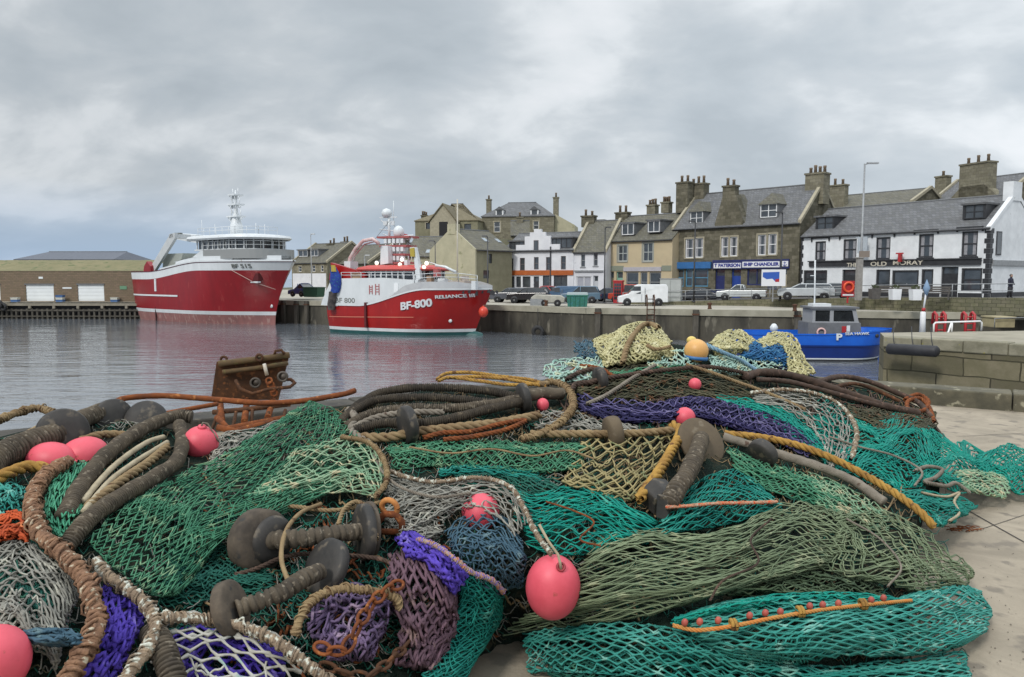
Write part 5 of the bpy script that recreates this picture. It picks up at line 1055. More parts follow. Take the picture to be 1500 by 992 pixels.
# planters / bins
for px, Y, l in ((1281, 58, 'dark planter box beside the tall lamp'), (1311, 56.5, 'white planter post left of the wide pub window'), (1341, 55.5, 'white planter post right of the wide pub window')):
    t = thing('planter', l, 'planter', at(px, Y, -.1), 0, 'planters before the pub'); white_ = 'white' in l
    MB().prism([(-.3,0),(.3,0),(.36,.8),(-.36,.8)][::-1], -.3, .3, 'y').build('tub', white if white_ else wd, t); mb = MB()
    for i in range(60): a = random.uniform(0, 6.28); r = random.uniform(0, .3); z = .8+random.uniform(0, .3)*(1-r); x, y = r*math.cos(a), r*math.sin(a); mb.add([(x,y,z),(x+random.uniform(-.1,.1),y+random.uniform(-.1,.1),z+.12),(x+.08,y+.04,z+.03)], [(0,1,2)])
    mb.build('foliage', mat('planter_leaves', (.04,.06,.02), (.07,.08,.03), 9, .8), t)
# ---------------------------------------------------------------- person: dark figure sitting by the gable of the pub
def skin_person(name, label, loc, rz, joints, edges, mats_, scale=1):
    t = thing(name, label, 'person', loc, rz); me = bpy.data.meshes.new('body'); names = list(joints); ix = {k: i for i, k in enumerate(names)}
    me.from_pydata([joints[k][0] for k in names], [(ix[a], ix[b]) for a, b in edges], []); o = bpy.data.objects.new('body', me); COL.objects.link(o); o.parent = t
    sk = o.modifiers.new('skin', 'SKIN'); sk.use_smooth_shade = True
    for i, k in enumerate(names): me.skin_vertices[0].data[i].radius = (joints[k][1],)*2 if not isinstance(joints[k][1], tuple) else joints[k][1]
    me.skin_vertices[0].data[ix['pelvis']].use_root = True
    ss = o.modifiers.new('subsurf', 'SUBSURF'); ss.levels = 1; ss.render_levels = 1; me.materials.append(mats_); return t, o
J = {'pelvis': ((0,0,.92),.16), 'waist': ((0,0,1.08),.16), 'chest': ((0,0,1.32),(.21,.15)), 'neck': ((0,-.02,1.5),.07), 'head': ((0,-.03,1.66),.105), 'headt': ((0,-.02,1.75),.08),
 'shL': ((.2,0,1.42),.09), 'elL': ((.27,-.03,1.14),.065), 'haL': ((.16,-.2,1.02),.05), 'shR': ((-.2,0,1.42),.09), 'elR': ((-.27,-.03,1.14),.065), 'haR': ((-.16,-.2,1.02),.05),
 'hipL': ((.1,0,.86),.11), 'knL': ((.12,-.04,.48),.08), 'anL': ((.12,.02,.09),.055), 'toL': ((.13,-.16,.04),.045), 'hipR': ((-.1,0,.86),.11), 'knR': ((-.12,.04,.48),.08), 'anR': ((-.12,.12,.09),.055), 'toR': ((-.13,-.06,.04),.045)}
E = [('pelvis','waist'),('waist','chest'),('chest','neck'),('neck','head'),('head','headt'),('chest','shL'),('shL','elL'),('elL','haL'),('chest','shR'),('shR','elR'),('elR','haR'),('pelvis','hipL'),('hipL','knL'),('knL','anL'),('anL','toL'),('pelvis','hipR'),('hipR','knR'),('knR','anR'),('anR','toR')]
t, o = skin_person('person', 'person in a dark navy coat standing beside the white gable of the pub', at(1479.5, 56, .02), .5, J, E, mat('navy_coat', (.015,.017,.035), (.025,.025,.045), 5, .9))
MB().lathe([(.001,-.12),(.07,-.1),(.098,0),(.09,.08),(.001,.13)], (0,-.035,1.66), k=14).build('head', mat('skin', (.36,.22,.16), rough=.6), t); MB().lathe([(.104,.0),(.107,.06),(.08,.14),(.001,.165)], (0,-.01,1.66), k=14).build('hair', mat('grey_hair', (.12,.11,.10), rough=.9), t)
for s in (-1, 1): MB().tube([(s*.1,0,.86),(s*.12,-.02*s,.48),(s*.12,.06-.05*s,.1)], [.125,.095,.07], 10).build('trousers', mat('dark_trousers', (.03,.03,.035), rough=.9), t)

# timber fender posts and ladders down the far quay wall
fl_ = ['dark timber post in the gap between the two trawlers, nearer the larger one', 'dark timber post in the middle of the gap between the two trawlers', 'dark timber post in the gap beside the stern of the smaller trawler', 'dark timber post on the far quay wall below the white van nose', 'dark timber post on the far quay wall behind the cream net', 'dark timber post on the far quay wall left of the workboat cabin']
for px, l in zip((418, 437, 452, 877, 1020, 1168), fl_):
    for a, b in zip(qedge[:-1], qedge[1:]):
        k = (px-750)/F; den = (b[0]-a[0])-k*(b[1]-a[1]); tt = (k*a[1]-a[0])/den if abs(den) > 1e-6 else -1
        if 0 <= tt <= 1:
            p = Vector(a).lerp(Vector(b), tt); d = (Vector(b)-Vector(a)).normalized(); n = Vector((d.y, -d.x)); n = n if n.y < 0 else -n; an = math.atan2(d.y, d.x)
            t = thing('fender_post', l, 'fender post', (p.x+n.x*.3, p.y+n.y*.3, WZ-.2), an, 'timber fender posts on the far quay wall'); MB().box(-.24, .24, -.16, .16, 0, 2.75).build('post', timber, t, bevel=.03); MB().box(-.28, .28, -.2, .14, 2.3, 2.42).build('strap', MATS['rust_band'] if 'rust_band' in MATS else mat('rust_band', (.12,.05,.025), (.07,.035,.02), 6, .9), t); break
t = thing('quay_ladder', 'rusty ladder head standing on the far quay edge above the cream net', 'ladder', Vector(P(953, 449, 61.6))); mb = MB()
for x in (-.3, .3): mb.tube([(x,-.1,-1.6),(x,-.1,.7),(x,.15,.95),(x,.5,.9),(x,.55,0)], .05, 6)
for i in range(6): mb.tube([(-.3,-.1,-1.5+i*.42),(.3,-.1,-1.5+i*.42)], .035, 6)
mb.build('ladder', mat('ladder_rust', (.11,.05,.03), (.07,.035,.02), 6, .9), t)
for px, Y, l in ((800, 68.2, 'small iron bollard on the far quay below the pale trailer'), (1040, 62, 'small iron bollard on the far quay below the ship chandler'), (1165, 58.5, 'small iron bollard on the far quay above the blue workboat')):
    t = thing('bollard', l, 'bollard', at(px, Y, ZQ+.05), 0, 'bollards on the far quay'); MB().lathe([(.2,0),(.15,.1),(.13,.35),(.2,.45),(.2,.52),(.001,.56)], (0,0,0), k=14).build('post', MATS['ladder_rust'], t)

for px, l, n_ in ((22, 'low stack of fish boxes on the jetty at the left edge', 2), (88, 'stack of fish boxes between the two white shutters', 3), (168, 'stack of fish boxes right of the right white shutter', 2)):
    t = thing('fish_box_stack', l, 'fish boxes', at(px, 94.6, -1.55), 0, 'fish boxes along the quay store')
    for i_ in range(n_): MB().prism([(-.4,0),(.4,0),(.45,.26),(-.45,.26)][::-1], -.3, .3, 'y').box(-.47, .47, -.33, .33, .24, .28).build('fish_box', (mat('fishbox_blue', (.05,.12,.28), rough=.6), mat('fishbox_pale', (.5,.5,.45), rough=.6))[i_ % 2], t).location.z = i_*.29
# ================================================================ the heap of fishing gear
HPX = [-150, 0, 150, 300, 450, 600, 750, 900, 1050, 1200, 1350, 1450, 1600]
HROWS = {
 440: [1.1, 1.1, 1.1, 1.1, 1.15,1.2, 1.2, 1.28,1.28,1.2, 1.0, .9,  .9],
 500: [1.0, 1.0, 1.0, 1.0, 1.05,1.1, 1.1, 1.14,1.14,1.02,.8,  .7,  .7],
 545: [.96, .96, .94, .92, .92, .98, .98, .96, .92, .80, .62, .5,  .5],
 600: [.90, .90, .88, .84, .82, .86, .84, .80, .76, .64, .46, .32, .30],
 650: [.85, .85, .82, .77, .74, .74, .73, .71, .68, .58, .40, .20, .16],
 700: [.80, .80, .76, .70, .67, .66, .66, .65, .61, .53, .36, .12, .08],
 760: [.74, .74, .70, .63, .60, .58, .56, .55, .54, .48, .32, .04, .02],
 820: [.69, .69, .64, .56, .53, .51, .48, .46, .46, .42, .28, .06, .0],
 880: [.65, .65, .58, .49, .46, .40, .24, .33, .37, .34, .22, .06, .0],
 940: [.60, .60, .52, .42, .38, .28, .0, .20, .26, .22, .12, .03, .0],
 992: [.55, .55, .46, .36, .30, .22, .0,  .10, .12, .10, .04, .0,  .0],
 1120:[.42, .42, .34, .24, .18, .10, .0,  .0,  .0,  .0,  .0,  .0,  .0]}
HPY = sorted(HROWS); HT = np.array([HROWS[k] for k in HPY])
_gx = np.arange(-150, 1601, 10.0); _gy = np.arange(440, 1121, 10.0)
_t = np.array([np.interp(_gx, HPX, HT[i]) for i in range(len(HPY))]); _g = np.array([np.interp(_gy, HPY, _t[:, j]) for j in range(len(_gx))]).T
for _ in range(6):
    p_ = np.pad(_g, 1, mode='edge'); _g = (p_[1:-1, 1:-1]*2+p_[:-2, 1:-1]+p_[2:, 1:-1]+p_[1:-1, :-2]+p_[1:-1, 2:])/6
def HZ(px, py):
    fx = np.clip((np.asarray(px, float)+150)/10, 0, len(_gx)-1.001); fy = np.clip((np.asarray(py, float)-440)/10, 0, len(_gy)-1.001)
    i = fx.astype(int); j = fy.astype(int); a = fx-i; b = fy-j
    return (_g[j, i]*(1-a)+_g[j, i+1]*a)*(1-b)+(_g[j+1, i]*(1-a)+_g[j+1, i+1]*a)*b
def HP(px, py, lift=0):
    """point on the heap seen at a photo pixel, raised by lift metres towards the eye; never under the slab"""
    d = raydir(px, py); z = HZ(px, py); t = (z-CAMZ)/d[..., 2]; d2 = np.linalg.norm(d, axis=-1); t = t-np.asarray(lift)/d2
    tm = (0.004-CAMZ)/d[..., 2]; t = np.where(d[..., 2] < 0, np.minimum(t, np.abs(tm)), t)
    return d*t[..., None]+np.array([0, 0, CAMZ])
def sn(u, v, seed, f=1.0, n=6):
    r = np.random.default_rng(seed); o = 0*u
    for k in range(n):
        a, b = r.normal(0, 1, 2)*f*(1+.5*k); o = o+np.sin(a*u*6.28+b*v*6.28+r.uniform(0, 6.28))/(1+.6*k)
    return o/2.2
def cr(P_, t):
    """catmull-rom through P_ (n,k) at t in 0..1"""
    P_ = np.asarray(P_, float); n = len(P_)
    if n == 2: return P_[0]+(P_[1]-P_[0])*np.asarray(t)[..., None]
    Q = np.vstack([2*P_[0]-P_[1], P_, 2*P_[-1]-P_[-2]]); x = np.clip(t, 0, 1)*(n-1); i = np.minimum(x.astype(int), n-2); f = (x-i)[..., None]
    p0, p1, p2, p3 = Q[i], Q[i+1], Q[i+2], Q[i+3]
    return .5*((2*p1)+(-p0+p2)*f+(2*p0-5*p1+4*p2-p3)*f*f+(-p0+3*p1-3*p2+p3)*f**3)
def surf(ctrl, U, V):
    """ctrl[r][c] = (px,py); rows along V, columns along U (each row resampled)"""
    C = [cr(row, U.ravel()) for row in ctrl]; C = np.stack(C, 0); n = len(C); v = np.clip(V.ravel(), 0, 1)*(n-1)
    if n == 2: o = C[0]+(C[1]-C[0])*v[:, None]
    else:
        Q = np.concatenate([2*C[:1]-C[1:2], C, 2*C[-1:]-C[-2:-1]], 0); i = np.minimum(v.astype(int), n-2); f = (v-i)[:, None]; k = np.arange(len(v))
        p0, p1, p2, p3 = Q[i, k], Q[i+1, k], Q[i+2, k], Q[i+3, k]
        o = .5*((2*p1)+(-p0+p2)*f+(2*p0-5*p1+4*p2-p3)*f*f+(-p0+3*p1-3*p2+p3)*f**3)
    return o[:, 0].reshape(U.shape), o[:, 1].reshape(U.shape)
def tubes(PT, R, k=4):
    """PT (n,m,3) polylines, R (n,m) radii -> verts, quads"""
    n, m, _ = PT.shape; T = np.gradient(PT, axis=1); T /= np.linalg.norm(T, axis=2, keepdims=True)+1e-9
    up = np.array([.05, -.6, .8]); S = np.cross(T, up); S /= np.linalg.norm(S, axis=2, keepdims=True)+1e-9; Nn = np.cross(S, T)
    a = np.arange(k)*2*np.pi/k+np.pi/4
    V = PT[:, :, None, :]+R[:, :, None, None]*(S[:, :, None, :]*np.cos(a)[None, None, :, None]+Nn[:, :, None, :]*np.sin(a)[None, None, :, None])
    idx = np.arange(n*m*k).reshape(n, m, k); A = idx[:, :-1, :]; B = idx[:, 1:, :]
    Q = np.stack([A, np.roll(A, -1, 2), np.roll(B, -1, 2), B], -1).reshape(-1, 4)
    return V.reshape(-1, 3), Q
NETI = [0]
ESC = [4.0]; CREASE = [.42]
def stray(ctrl, n, r, lift, bulge, seed):
    g = np.random.default_rng(seed+500); m = 16; t = np.linspace(-1, 1, m)[None, :]; cu = g.uniform(.05, .95, (n, 1)); cv = g.uniform(.08, .92, (n, 1)); a = g.uniform(0, 6.28, (n, 1)); l = g.uniform(.04, .16, (n, 1)); b = g.normal(0, .8, (n, 1))
    U = np.clip(cu+l*(t*np.cos(a)-b*t*t*np.sin(a)), .01, .99); V = np.clip(cv+l*1.3*(t*np.sin(a)+b*t*t*np.cos(a))+.02*np.sin(t*9+a), .02, .98); px, py = surf(ctrl, U, V); prof = np.sin(np.pi*V)**.4*np.sin(np.pi*U)**.3
    return tubes(HP(px, py, lift-.05*(1-prof)+bulge*prof+.012+.012*np.sin(t*6+a*2)), np.full(px.shape, r*.9))
def net_strands(ctrl, nu, nv, r, lift, bulge, folds, seed, jit=.16, layers=2, close=.5, wob=.03, gap=.018, urange=(0, 1), vrange=(0, 1), sink=.06, edge=.35, crease=None, knot=1.7):
    crease = CREASE[0] if crease is None else crease
    Vs = []; Qs = []; off = 0; sub = 3; m = nu*sub+1
    for L in range(layers):
        sd = seed*31+L; g = np.random.default_rng(sd); ph = L*.5
        j = np.arange(nv+1)[:, None]+0.0*np.arange(m)[None, :]; i = np.arange(m)[None, :]/sub+0.0*j
        node = np.arange(nu+1); par = ((node[None, :]+np.arange(nv+1)[:, None]) % 2)*2-1.0     # zigzag sign at nodes
        JN = np.clip(g.normal(0, jit, (nv+3, nu+1)), -.45, .45); JM = np.clip(g.normal(0, jit, (nv+3, nu+1)), -.5, .5)
        kid = (np.arange(nv+1)[:, None]+(par > 0)).astype(int); jn = np.take_along_axis(JN, kid, 0); jm_ = np.take_along_axis(JM, kid, 0)
        # neighbouring strands share knots: average the jitter of the pair that meet
        ii = i; i0 = np.minimum(ii.astype(int), nu-1); f = ii-i0; fs = .75*f+.25*f*f*(3-2*f); row = j.astype(int)
        z = par[row, i0]*(1-fs)+par[row, np.minimum(i0+1, nu)]*fs
        U = (ii+ph*.6+(jm_[row, i0]*(1-f)+jm_[row, np.minimum(i0+1, nu)]*f)*.5)/nu; V = (j+ph*.7)/nv
        opn = np.clip(.97+close*.35*sn(U, V, seed+5, 1.1), .55, 1.02)
        bun = sum(.42/max(.6, abs(fv))/6.28*np.sin(2*np.pi*(fu*U+fv*V)+1.6*sn(U, V, seed+3, .8)+seed+1.3) for (fu, fv, amp) in folds if abs(fv) > .5)
        V2 = V+bun+(z*.5*opn+(jn[row, i0]*(1-f)+jn[row, np.minimum(i0+1, nu)]*f)*1.0)/nv+wob*sn(U, V, sd+9, 1.3)+close*.9/nv*sn(U, V*1.0, sd+2, 2.2)
        U = urange[0]+(urange[1]-urange[0])*(U+wob*.5*sn(U, V, sd+11, 1.2)); V2 = vrange[0]+(vrange[1]-vrange[0])*V2
        U = np.clip(U, 0, 1); V2 = np.clip(V2, 0, 1)
        px, py = surf(ctrl, U, V2); ew = ESC[0]; px = px+ew*sn(U, V2, seed+31, 1.6); py = py+ew*.7*sn(U, V2, seed+32, 1.6)
        prof = (np.clip(np.sin(np.pi*np.clip(V2, 0, 1)), 0, 1)**edge)*(np.clip(np.sin(np.pi*np.clip(U, 0, 1)), 0, 1)**(edge*.7))
        h = lift-sink*(1-prof)+bulge*prof-L*gap
        for (fu, fv, amp) in folds: h = h+amp*np.sin(2*np.pi*(fu*U+fv*V2)+1.6*sn(U, V2, seed+3, .8)+seed)*prof
        cg = np.random.default_rng(seed+77)
        for q_ in range(3):   # sharp random creases of limp netting
            a_, b_, c_ = cg.normal(0, 1.3), cg.normal(0, 1.3), cg.uniform(0, 1); h = h+crease*bulge*(.5-np.abs(np.sin(np.pi*(a_*U+b_*V2+c_+.35*sn(U, V2, seed+40+q_, 1.0))))**.7)*prof
        h = h+.008*sn(U, V2, seed+21, 3.0)
        PT = HP(px, py, h); RR = r*(1+(knot-1)*np.exp(-((f-np.round(f))*4.5)**2))*(.9+.2*g.random((nv+1, 1)))
        V_, Q_ = tubes(PT, RR, 4); Vs.append(V_); Qs.append(Q_+off); off += len(V_)
    return np.concatenate(Vs), np.concatenate(Qs)
def netmat(name, c1, c2, c3=None, amt=.6, scale=5):
    return mat(name, c1, c2, scale, .85, c3=c3 or tuple(x*.6 for x in c1), c3amt=amt, c3scale=scale*3, spec=.25, detail=5)
def net(name, label, ctrl, nu, nv, m_, r=.0024, lift=.04, bulge=.08, folds=((0, 1.5, .02),), group=None, parent=None, cat='fishing net', **kw):
    NETI[0] += 1; sd = kw.pop('seed', NETI[0]); V, Q = net_strands(ctrl, nu, nv, r, lift, bulge, folds, sd, **kw)
    V2, Q2 = stray(ctrl, int(4+nu*nv/110), r, lift, bulge, sd); Q = np.concatenate([Q, Q2+len(V)]); V = np.concatenate([V, V2])
    o = link(name, npmesh(name, V, Q, m_, True)); 
    if parent is not None: o.parent = parent; o.matrix_parent_inverse = Matrix.Translation(parent.location).inverted()
    else: tag(o, label, cat, group)
    return o
# ---------------------------------------------------------------- ropes
def ropegeo(PT, R, kind, k=12, pitch=None, seed=0):
    """PT (m,3) dense; returns verts, quads with rope surface relief"""
    m = len(PT); d = np.linalg.norm(np.diff(PT, axis=0), axis=1); s = np.concatenate([[0], np.cumsum(d)]); a = np.arange(k)*2*np.pi/k; g = np.random.default_rng(seed)
    th = a[None, :]; S = s[:, None]; p = pitch or R*3.2
    if kind == 'twist': rr = R*(.78+.30*np.abs(np.cos(1.5*(th-2*np.pi*S/p/1.5)))**.8)
    elif kind == 'ribbed':
        ph = S/p+.12*np.sin(th+np.floor(S/p)*2.1); fr_ = np.abs(ph-np.round(ph)); rr = R*(1-.30*np.exp(-(fr_/.17)**2))*(1+.045*np.sin(np.floor(ph)*12.9898)+.02*np.sin(np.floor(ph)*5.3+th))
    elif kind == 'wrapped':
        rr = R*(.82+.22*np.abs(np.sin(np.pi*S/p+.5*th))**.6)*(1+.12*np.sin(3*th+S*21+seed)+.10*np.sin(S*47+th*2)+.08*np.sin(S*83-th*3))
    elif kind == 'wormed': rr = R*(.88+.14*np.abs(np.sin(np.pi*S/p+.25*th))**.7)*(1+.05*np.sin(th*2+S*13))
    else: rr = R*(1+.03*np.sin(S*60))+0*th
    T = np.gradient(PT, axis=0); T /= np.linalg.norm(T, axis=1, keepdims=True)+1e-9
    u = np.zeros_like(PT); v0 = np.cross(T[0], [0, 0, 1.]); v0 = v0 if np.linalg.norm(v0) > 1e-3 else np.array([1., 0, 0]); u[0] = v0/np.linalg.norm(v0)
    for i in range(1, m): w = u[i-1]-T[i]*u[i-1].dot(T[i]); u[i] = w/(np.linalg.norm(w)+1e-9)
    w = np.cross(T, u); V = PT[:, None, :]+rr[:, :, None]*(u[:, None, :]*np.cos(th)[..., None]+w[:, None, :]*np.sin(th)[..., None])
    idx = np.arange(m*k).reshape(m, k); A = idx[:-1]; B = idx[1:]; Q = np.stack([A, np.roll(A, -1, 1), np.roll(B, -1, 1), B], -1).reshape(-1, 4)
    V = np.concatenate([V.reshape(-1, 3), PT[:1], PT[-1:]]); n0 = m*k
    T3 = [(n0, (j+1) % k, j) for j in range(k)]+[(n0+1, (m-1)*k+j, (m-1)*k+(j+1) % k) for j in range(k)]
    return V, Q, T3
def path(pts, R, step, wob=.0, seed=0):
    wob = wob or R*.10
    """pts (px,py[,lift]) -> dense world polyline lying on the heap"""
    A = np.array([(p[0], p[1], p[2] if len(p) > 2 else .05) for p in pts], float); t = np.linspace(0, 1, 400); C = cr(A, t)
    W_ = HP(C[:, 0], C[:, 1], C[:, 2]+R)
    for _ in range(3): W_[1:-1] = (W_[:-2]+2*W_[1:-1]+W_[2:])/4
    d = np.linalg.norm(np.diff(W_, axis=0), axis=1); s = np.concatenate([[0], np.cumsum(d)]); n = max(8, int(s[-1]/step)); q = np.linspace(0, s[-1], n)
    W_ = np.stack([np.interp(q, s, W_[:, i]) for i in range(3)], 1)
    if wob:
        g = np.random.default_rng(seed)
        for c in range(3): W_[:, c] += wob*sum(np.sin(q*f*6.28+g.uniform(0, 6.28))/f for f in (1.3, 2.1, 3.7))*.6
    return W_
STEP = {'twist': .22, 'ribbed': .16, 'wrapped': .2, 'wormed': .25, 'smooth': .8}
def frames(PT):
    T = np.gradient(PT, axis=0); T /= np.linalg.norm(T, axis=1, keepdims=True)+1e-9; u = np.zeros_like(PT)
    v0 = np.cross(T[0], [0, 0, 1.]); v0 = v0 if np.linalg.norm(v0) > 1e-3 else np.array([1., 0, 0]); u[0] = v0/np.linalg.norm(v0)
    for i in range(1, len(PT)): w = u[i-1]-T[i]*u[i-1].dot(T[i]); u[i] = w/(np.linalg.norm(w)+1e-9)
    return T, u, np.cross(T, u)
def helix(PT, off, r, pitch, n, seed, k=6, jr=.0, step=None, jp=.0):
    """n strands wound round the path: real laid rope"""
    d = np.linalg.norm(np.diff(PT, axis=0), axis=1); s0 = np.concatenate([[0], np.cumsum(d)]); step = step or pitch/14; m = max(10, int(s0[-1]/step)); q = np.linspace(0, s0[-1], m)
    Pq = np.stack([np.interp(q, s0, PT[:, i]) for i in range(3)], 1); T, u, w = frames(Pq); g = np.random.default_rng(seed); Vs = []; Qs = []; o = 0
    for j in range(n):
        ph = 2*np.pi*(q/pitch+j/n)+jp*(np.sin(q*31+j)+np.sin(q*57+j*2)); of = off*(1+jr*(np.sin(q*43+j*2+seed)+.7*np.sin(q*97+j)+.6*np.sin(q*191+j*3)))[:, None]
        C = Pq+of*(u*np.cos(ph)[:, None]+w*np.sin(ph)[:, None]); V, Q = tubes(C[None], np.full((1, m), r)*(1+.5*jr*np.sin(q*77+j))[None], k); Vs.append(V); Qs.append(Q+o); o += len(V)
    return np.concatenate(Vs), np.concatenate(Qs)
def rope(name, label, pts, R, m_, kind='twist', pitch=None, cat='rope', parent=None, group=None, wob=0, k=12):
    NETI[0] += 1; sd = NETI[0]
    if kind == 'twist': W_ = path(pts, R, R*.6, wob, sd); V, Q = helix(W_, R*.52, R*.54, pitch or R*6.2, 3, sd, 8, .05, R*.42); T3 = None
    elif kind == 'wrapped':
        W_ = path(pts, R, R*.4, wob or R*.12, sd); V, Q, T3 = ropegeo(W_, R*.74, 'wormed', k, R*1.1, sd)
        V2, Q2 = helix(W_, R*.72, R*.29, R*.9, 1, sd, 6, .16, R*.13, .7); V3, Q3 = helix(W_, R*.84, R*.17, R*2.3, 2, sd+1, 5, .26, R*.2, 1.4)
        Q = np.concatenate([Q, Q2+len(V), Q3+len(V)+len(V2)]); V = np.concatenate([V, V2, V3])
    else:
        p = pitch or (R*.42 if kind == 'ribbed' else R*3.2)
        W_ = path(pts, R, p/8 if kind == 'ribbed' else R*STEP.get(kind, .5)*1.4, wob, sd); V, Q, T3 = ropegeo(W_, R, kind, max(k, 16), p, sd)
    o = link(name, npmesh(name, V, Q, m_, True, T3))
    if parent is not None: o.parent = parent; o.matrix_parent_inverse = Matrix.Translation(parent.location).inverted()
    else: tag(o, label, cat, group)
    return o
def disc(name, px, py, R, m_, axis, th=.05, lift=.1, parent=None, hole=.0, dish=0.0):
    c = HP(px, py, lift); mb = MB(); r0 = R*.25
    mb.lathe([(.001, -th/2-dish), (R*.35, -th/2-dish*.6), (R*.93, -th/2), (R, -th*.25), (R, th*.25), (R*.93, th/2), (R*.35, th/2-dish*.6), (.001, th/2-dish)], tuple(c), axis, 36)
    o = mb.build(name, m_, None)
    if parent is not None: o.parent = parent; o.matrix_parent_inverse = Matrix.Translation(parent.location).inverted()
    return o
# ---------------------------------------------------------------- materials of the gear
M_teal = netmat('teal_twine', (0.016,0.216,0.168), (0.006,0.136,0.112), (0.080,0.320,0.256), .60)
M_tealb = netmat('bright_teal_twine', (0.008,0.250,0.187), (0.005,0.172,0.140), (0.078,0.351,0.265), .60)
M_tealp = netmat('pale_teal_twine', (0.066,0.295,0.246), (0.016,0.189,0.156), (0.180,0.410,0.344), .58)
M_green = netmat('green_twine', (0.074,0.221,0.127), (0.029,0.139,0.078), (0.197,0.312,0.180), .57)
M_greenp = netmat('pale_green_twine', (.26,.36,.23), (.12,.25,.15), (.42,.38,.24), .54)
M_dkgreen = netmat('dark_green_twine', (.02,.12,.085), (.01,.07,.055), (.06,.19,.12), .6)
M_olive = netmat('olive_twine', (0.170,0.212,0.123), (0.111,0.149,0.085), (0.255,0.281,0.170), .57)
M_grey = netmat('grey_twine', (0.272,0.264,0.230), (0.153,0.149,0.128), (0.374,0.365,0.306), .56)
M_brown = netmat('brown_green_twine', (.085,.08,.045), (.045,.045,.028), (.15,.07,.035), .58)
M_yel = netmat('straw_twine', (.38,.31,.15), (.22,.19,.09), (.18,.2,.10), .56)
M_cream = netmat('cream_twine', (0.468,0.423,0.216), (0.342,0.324,0.171), (0.558,0.522,0.324), .55)
M_creamg = netmat('pale_mint_twine', (.36,.50,.42), (.22,.36,.32), (.5,.5,.33), .56)
M_blue = netmat('blue_twine', (.03,.14,.30), (.015,.08,.19), (.10,.25,.38), .6)
M_slate = netmat('slate_blue_twine', (.06,.12,.16), (.035,.075,.11), (.12,.19,.21), .58)
M_purple = netmat('purple_twine', (.10,.06,.42), (.055,.035,.27), (.20,.15,.5), .6)
M_navy = netmat('navy_purple_twine', (.022,.018,.075), (.011,.010,.04), (.05,.045,.12), .6)
M_mauve = netmat('mauve_twine', (.15,.085,.11), (.085,.05,.065), (.20,.13,.12), .58)
M_white = netmat('white_twine', (.46,.46,.42), (.34,.32,.27), (.25,.34,.3), .58)
M_orange = netmat('orange_twine', (.55,.10,.03), (.35,.06,.02), (.6,.2,.08), .6)
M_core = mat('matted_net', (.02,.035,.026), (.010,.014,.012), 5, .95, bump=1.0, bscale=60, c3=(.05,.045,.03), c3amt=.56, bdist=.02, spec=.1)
M_hose = mat('ribbed_rubber', (.11,.088,.062), (.052,.043,.033), 9, .85, c3=(.19,.16,.12), c3amt=.58, c3scale=40, bump=.4, bscale=90, bdist=.003, spec=.25)
M_hosed = mat('dark_rubber', (.062,.05,.036), (.03,.025,.02), 8, .85, c3=(.12,.095,.065), c3amt=.6, c3scale=30, bump=.4, bscale=90, bdist=.003, spec=.25)
M_disc = mat('bobbin_rubber', (.02,.019,.018), (.045,.04,.035), 9, .65, c3=(.11,.09,.065), c3amt=.57, c3scale=16, bump=.3, bscale=60, bdist=.003)
M_discb = mat('worn_bobbin', (.13,.10,.065), (.09,.07,.05), 5, .8, c3=(.17,.14,.10), c3amt=.62, bump=.3, bscale=50, bdist=.003, spec=.2)
M_wood = mat('worn_bobbin_grey', (.125,.10,.075), (.055,.046,.038), 9, .85, c3=(.05,.048,.045), c3amt=.6, bump=.4, bscale=50, bdist=.004, spec=.2)
M_rust = mat('rust', (.23,.07,.022), (.11,.038,.018), 12, .9, c3=(.34,.13,.04), c3amt=.6, bump=.6, bscale=60, bdist=.004, spec=.2)
M_rustd = mat('dark_rust', (.10,.045,.022), (.05,.028,.018), 9, .9, c3=(.17,.07,.03), c3amt=.58, bump=.6, bscale=50, bdist=.004, spec=.2)
M_ryel = mat('yellow_rope', (.42,.25,.06), (.26,.14,.04), 9, .9, c3=(.14,.07,.03), c3amt=.58, bump=.6, bscale=110, bdist=.004, spec=.2)
M_rtan = mat('tan_rope', (.28,.205,.11), (.18,.12,.065), 9, .9, c3=(.10,.055,.03), c3amt=.6, bump=.6, bscale=110, bdist=.004, spec=.2)
M_rcream = mat('cream_rope', (.42,.36,.25), (.30,.25,.17), 12, .9, bump=.5, bscale=110, bdist=.003, spec=.2)
M_rgrey = mat('grey_rope', (.24,.21,.17), (.15,.13,.105), 10, .9, c3=(.09,.06,.045), c3amt=.6, bump=.6, bscale=110, bdist=.004, spec=.2)
M_wrap = mat('wrapped_frame_rope', (.30,.17,.10), (.15,.085,.055), 30, .9, c3=(.52,.46,.34), c3amt=.60, c3scale=42, bump=.9, bscale=80, bdist=.008, spec=.2)
M_wrapc = mat('mixed_frame_rope', (.33,.25,.17), (.15,.11,.08), 34, .9, c3=(.56,.57,.49), c3amt=.54, c3scale=38, bump=.9, bscale=80, bdist=.008, spec=.2)
M_tar = mat('tarred_rope', (.085,.055,.04), (.045,.03,.024), 8, .85, c3=(.15,.09,.065), c3amt=.6, bump=.6, bscale=90, bdist=.005, spec=.25)
M_pink = mat('pink_float_plastic', (.72,.10,.14), (.60,.07,.10), 6, .5, c3=(.38,.07,.06), c3amt=.66, c3scale=30, bump=.15, bscale=70, bdist=.002)
M_yfl = mat('amber_float_plastic', (.68,.38,.12), (.6,.32,.10), 4, .45, c3=(.5,.26,.1), c3amt=.7)
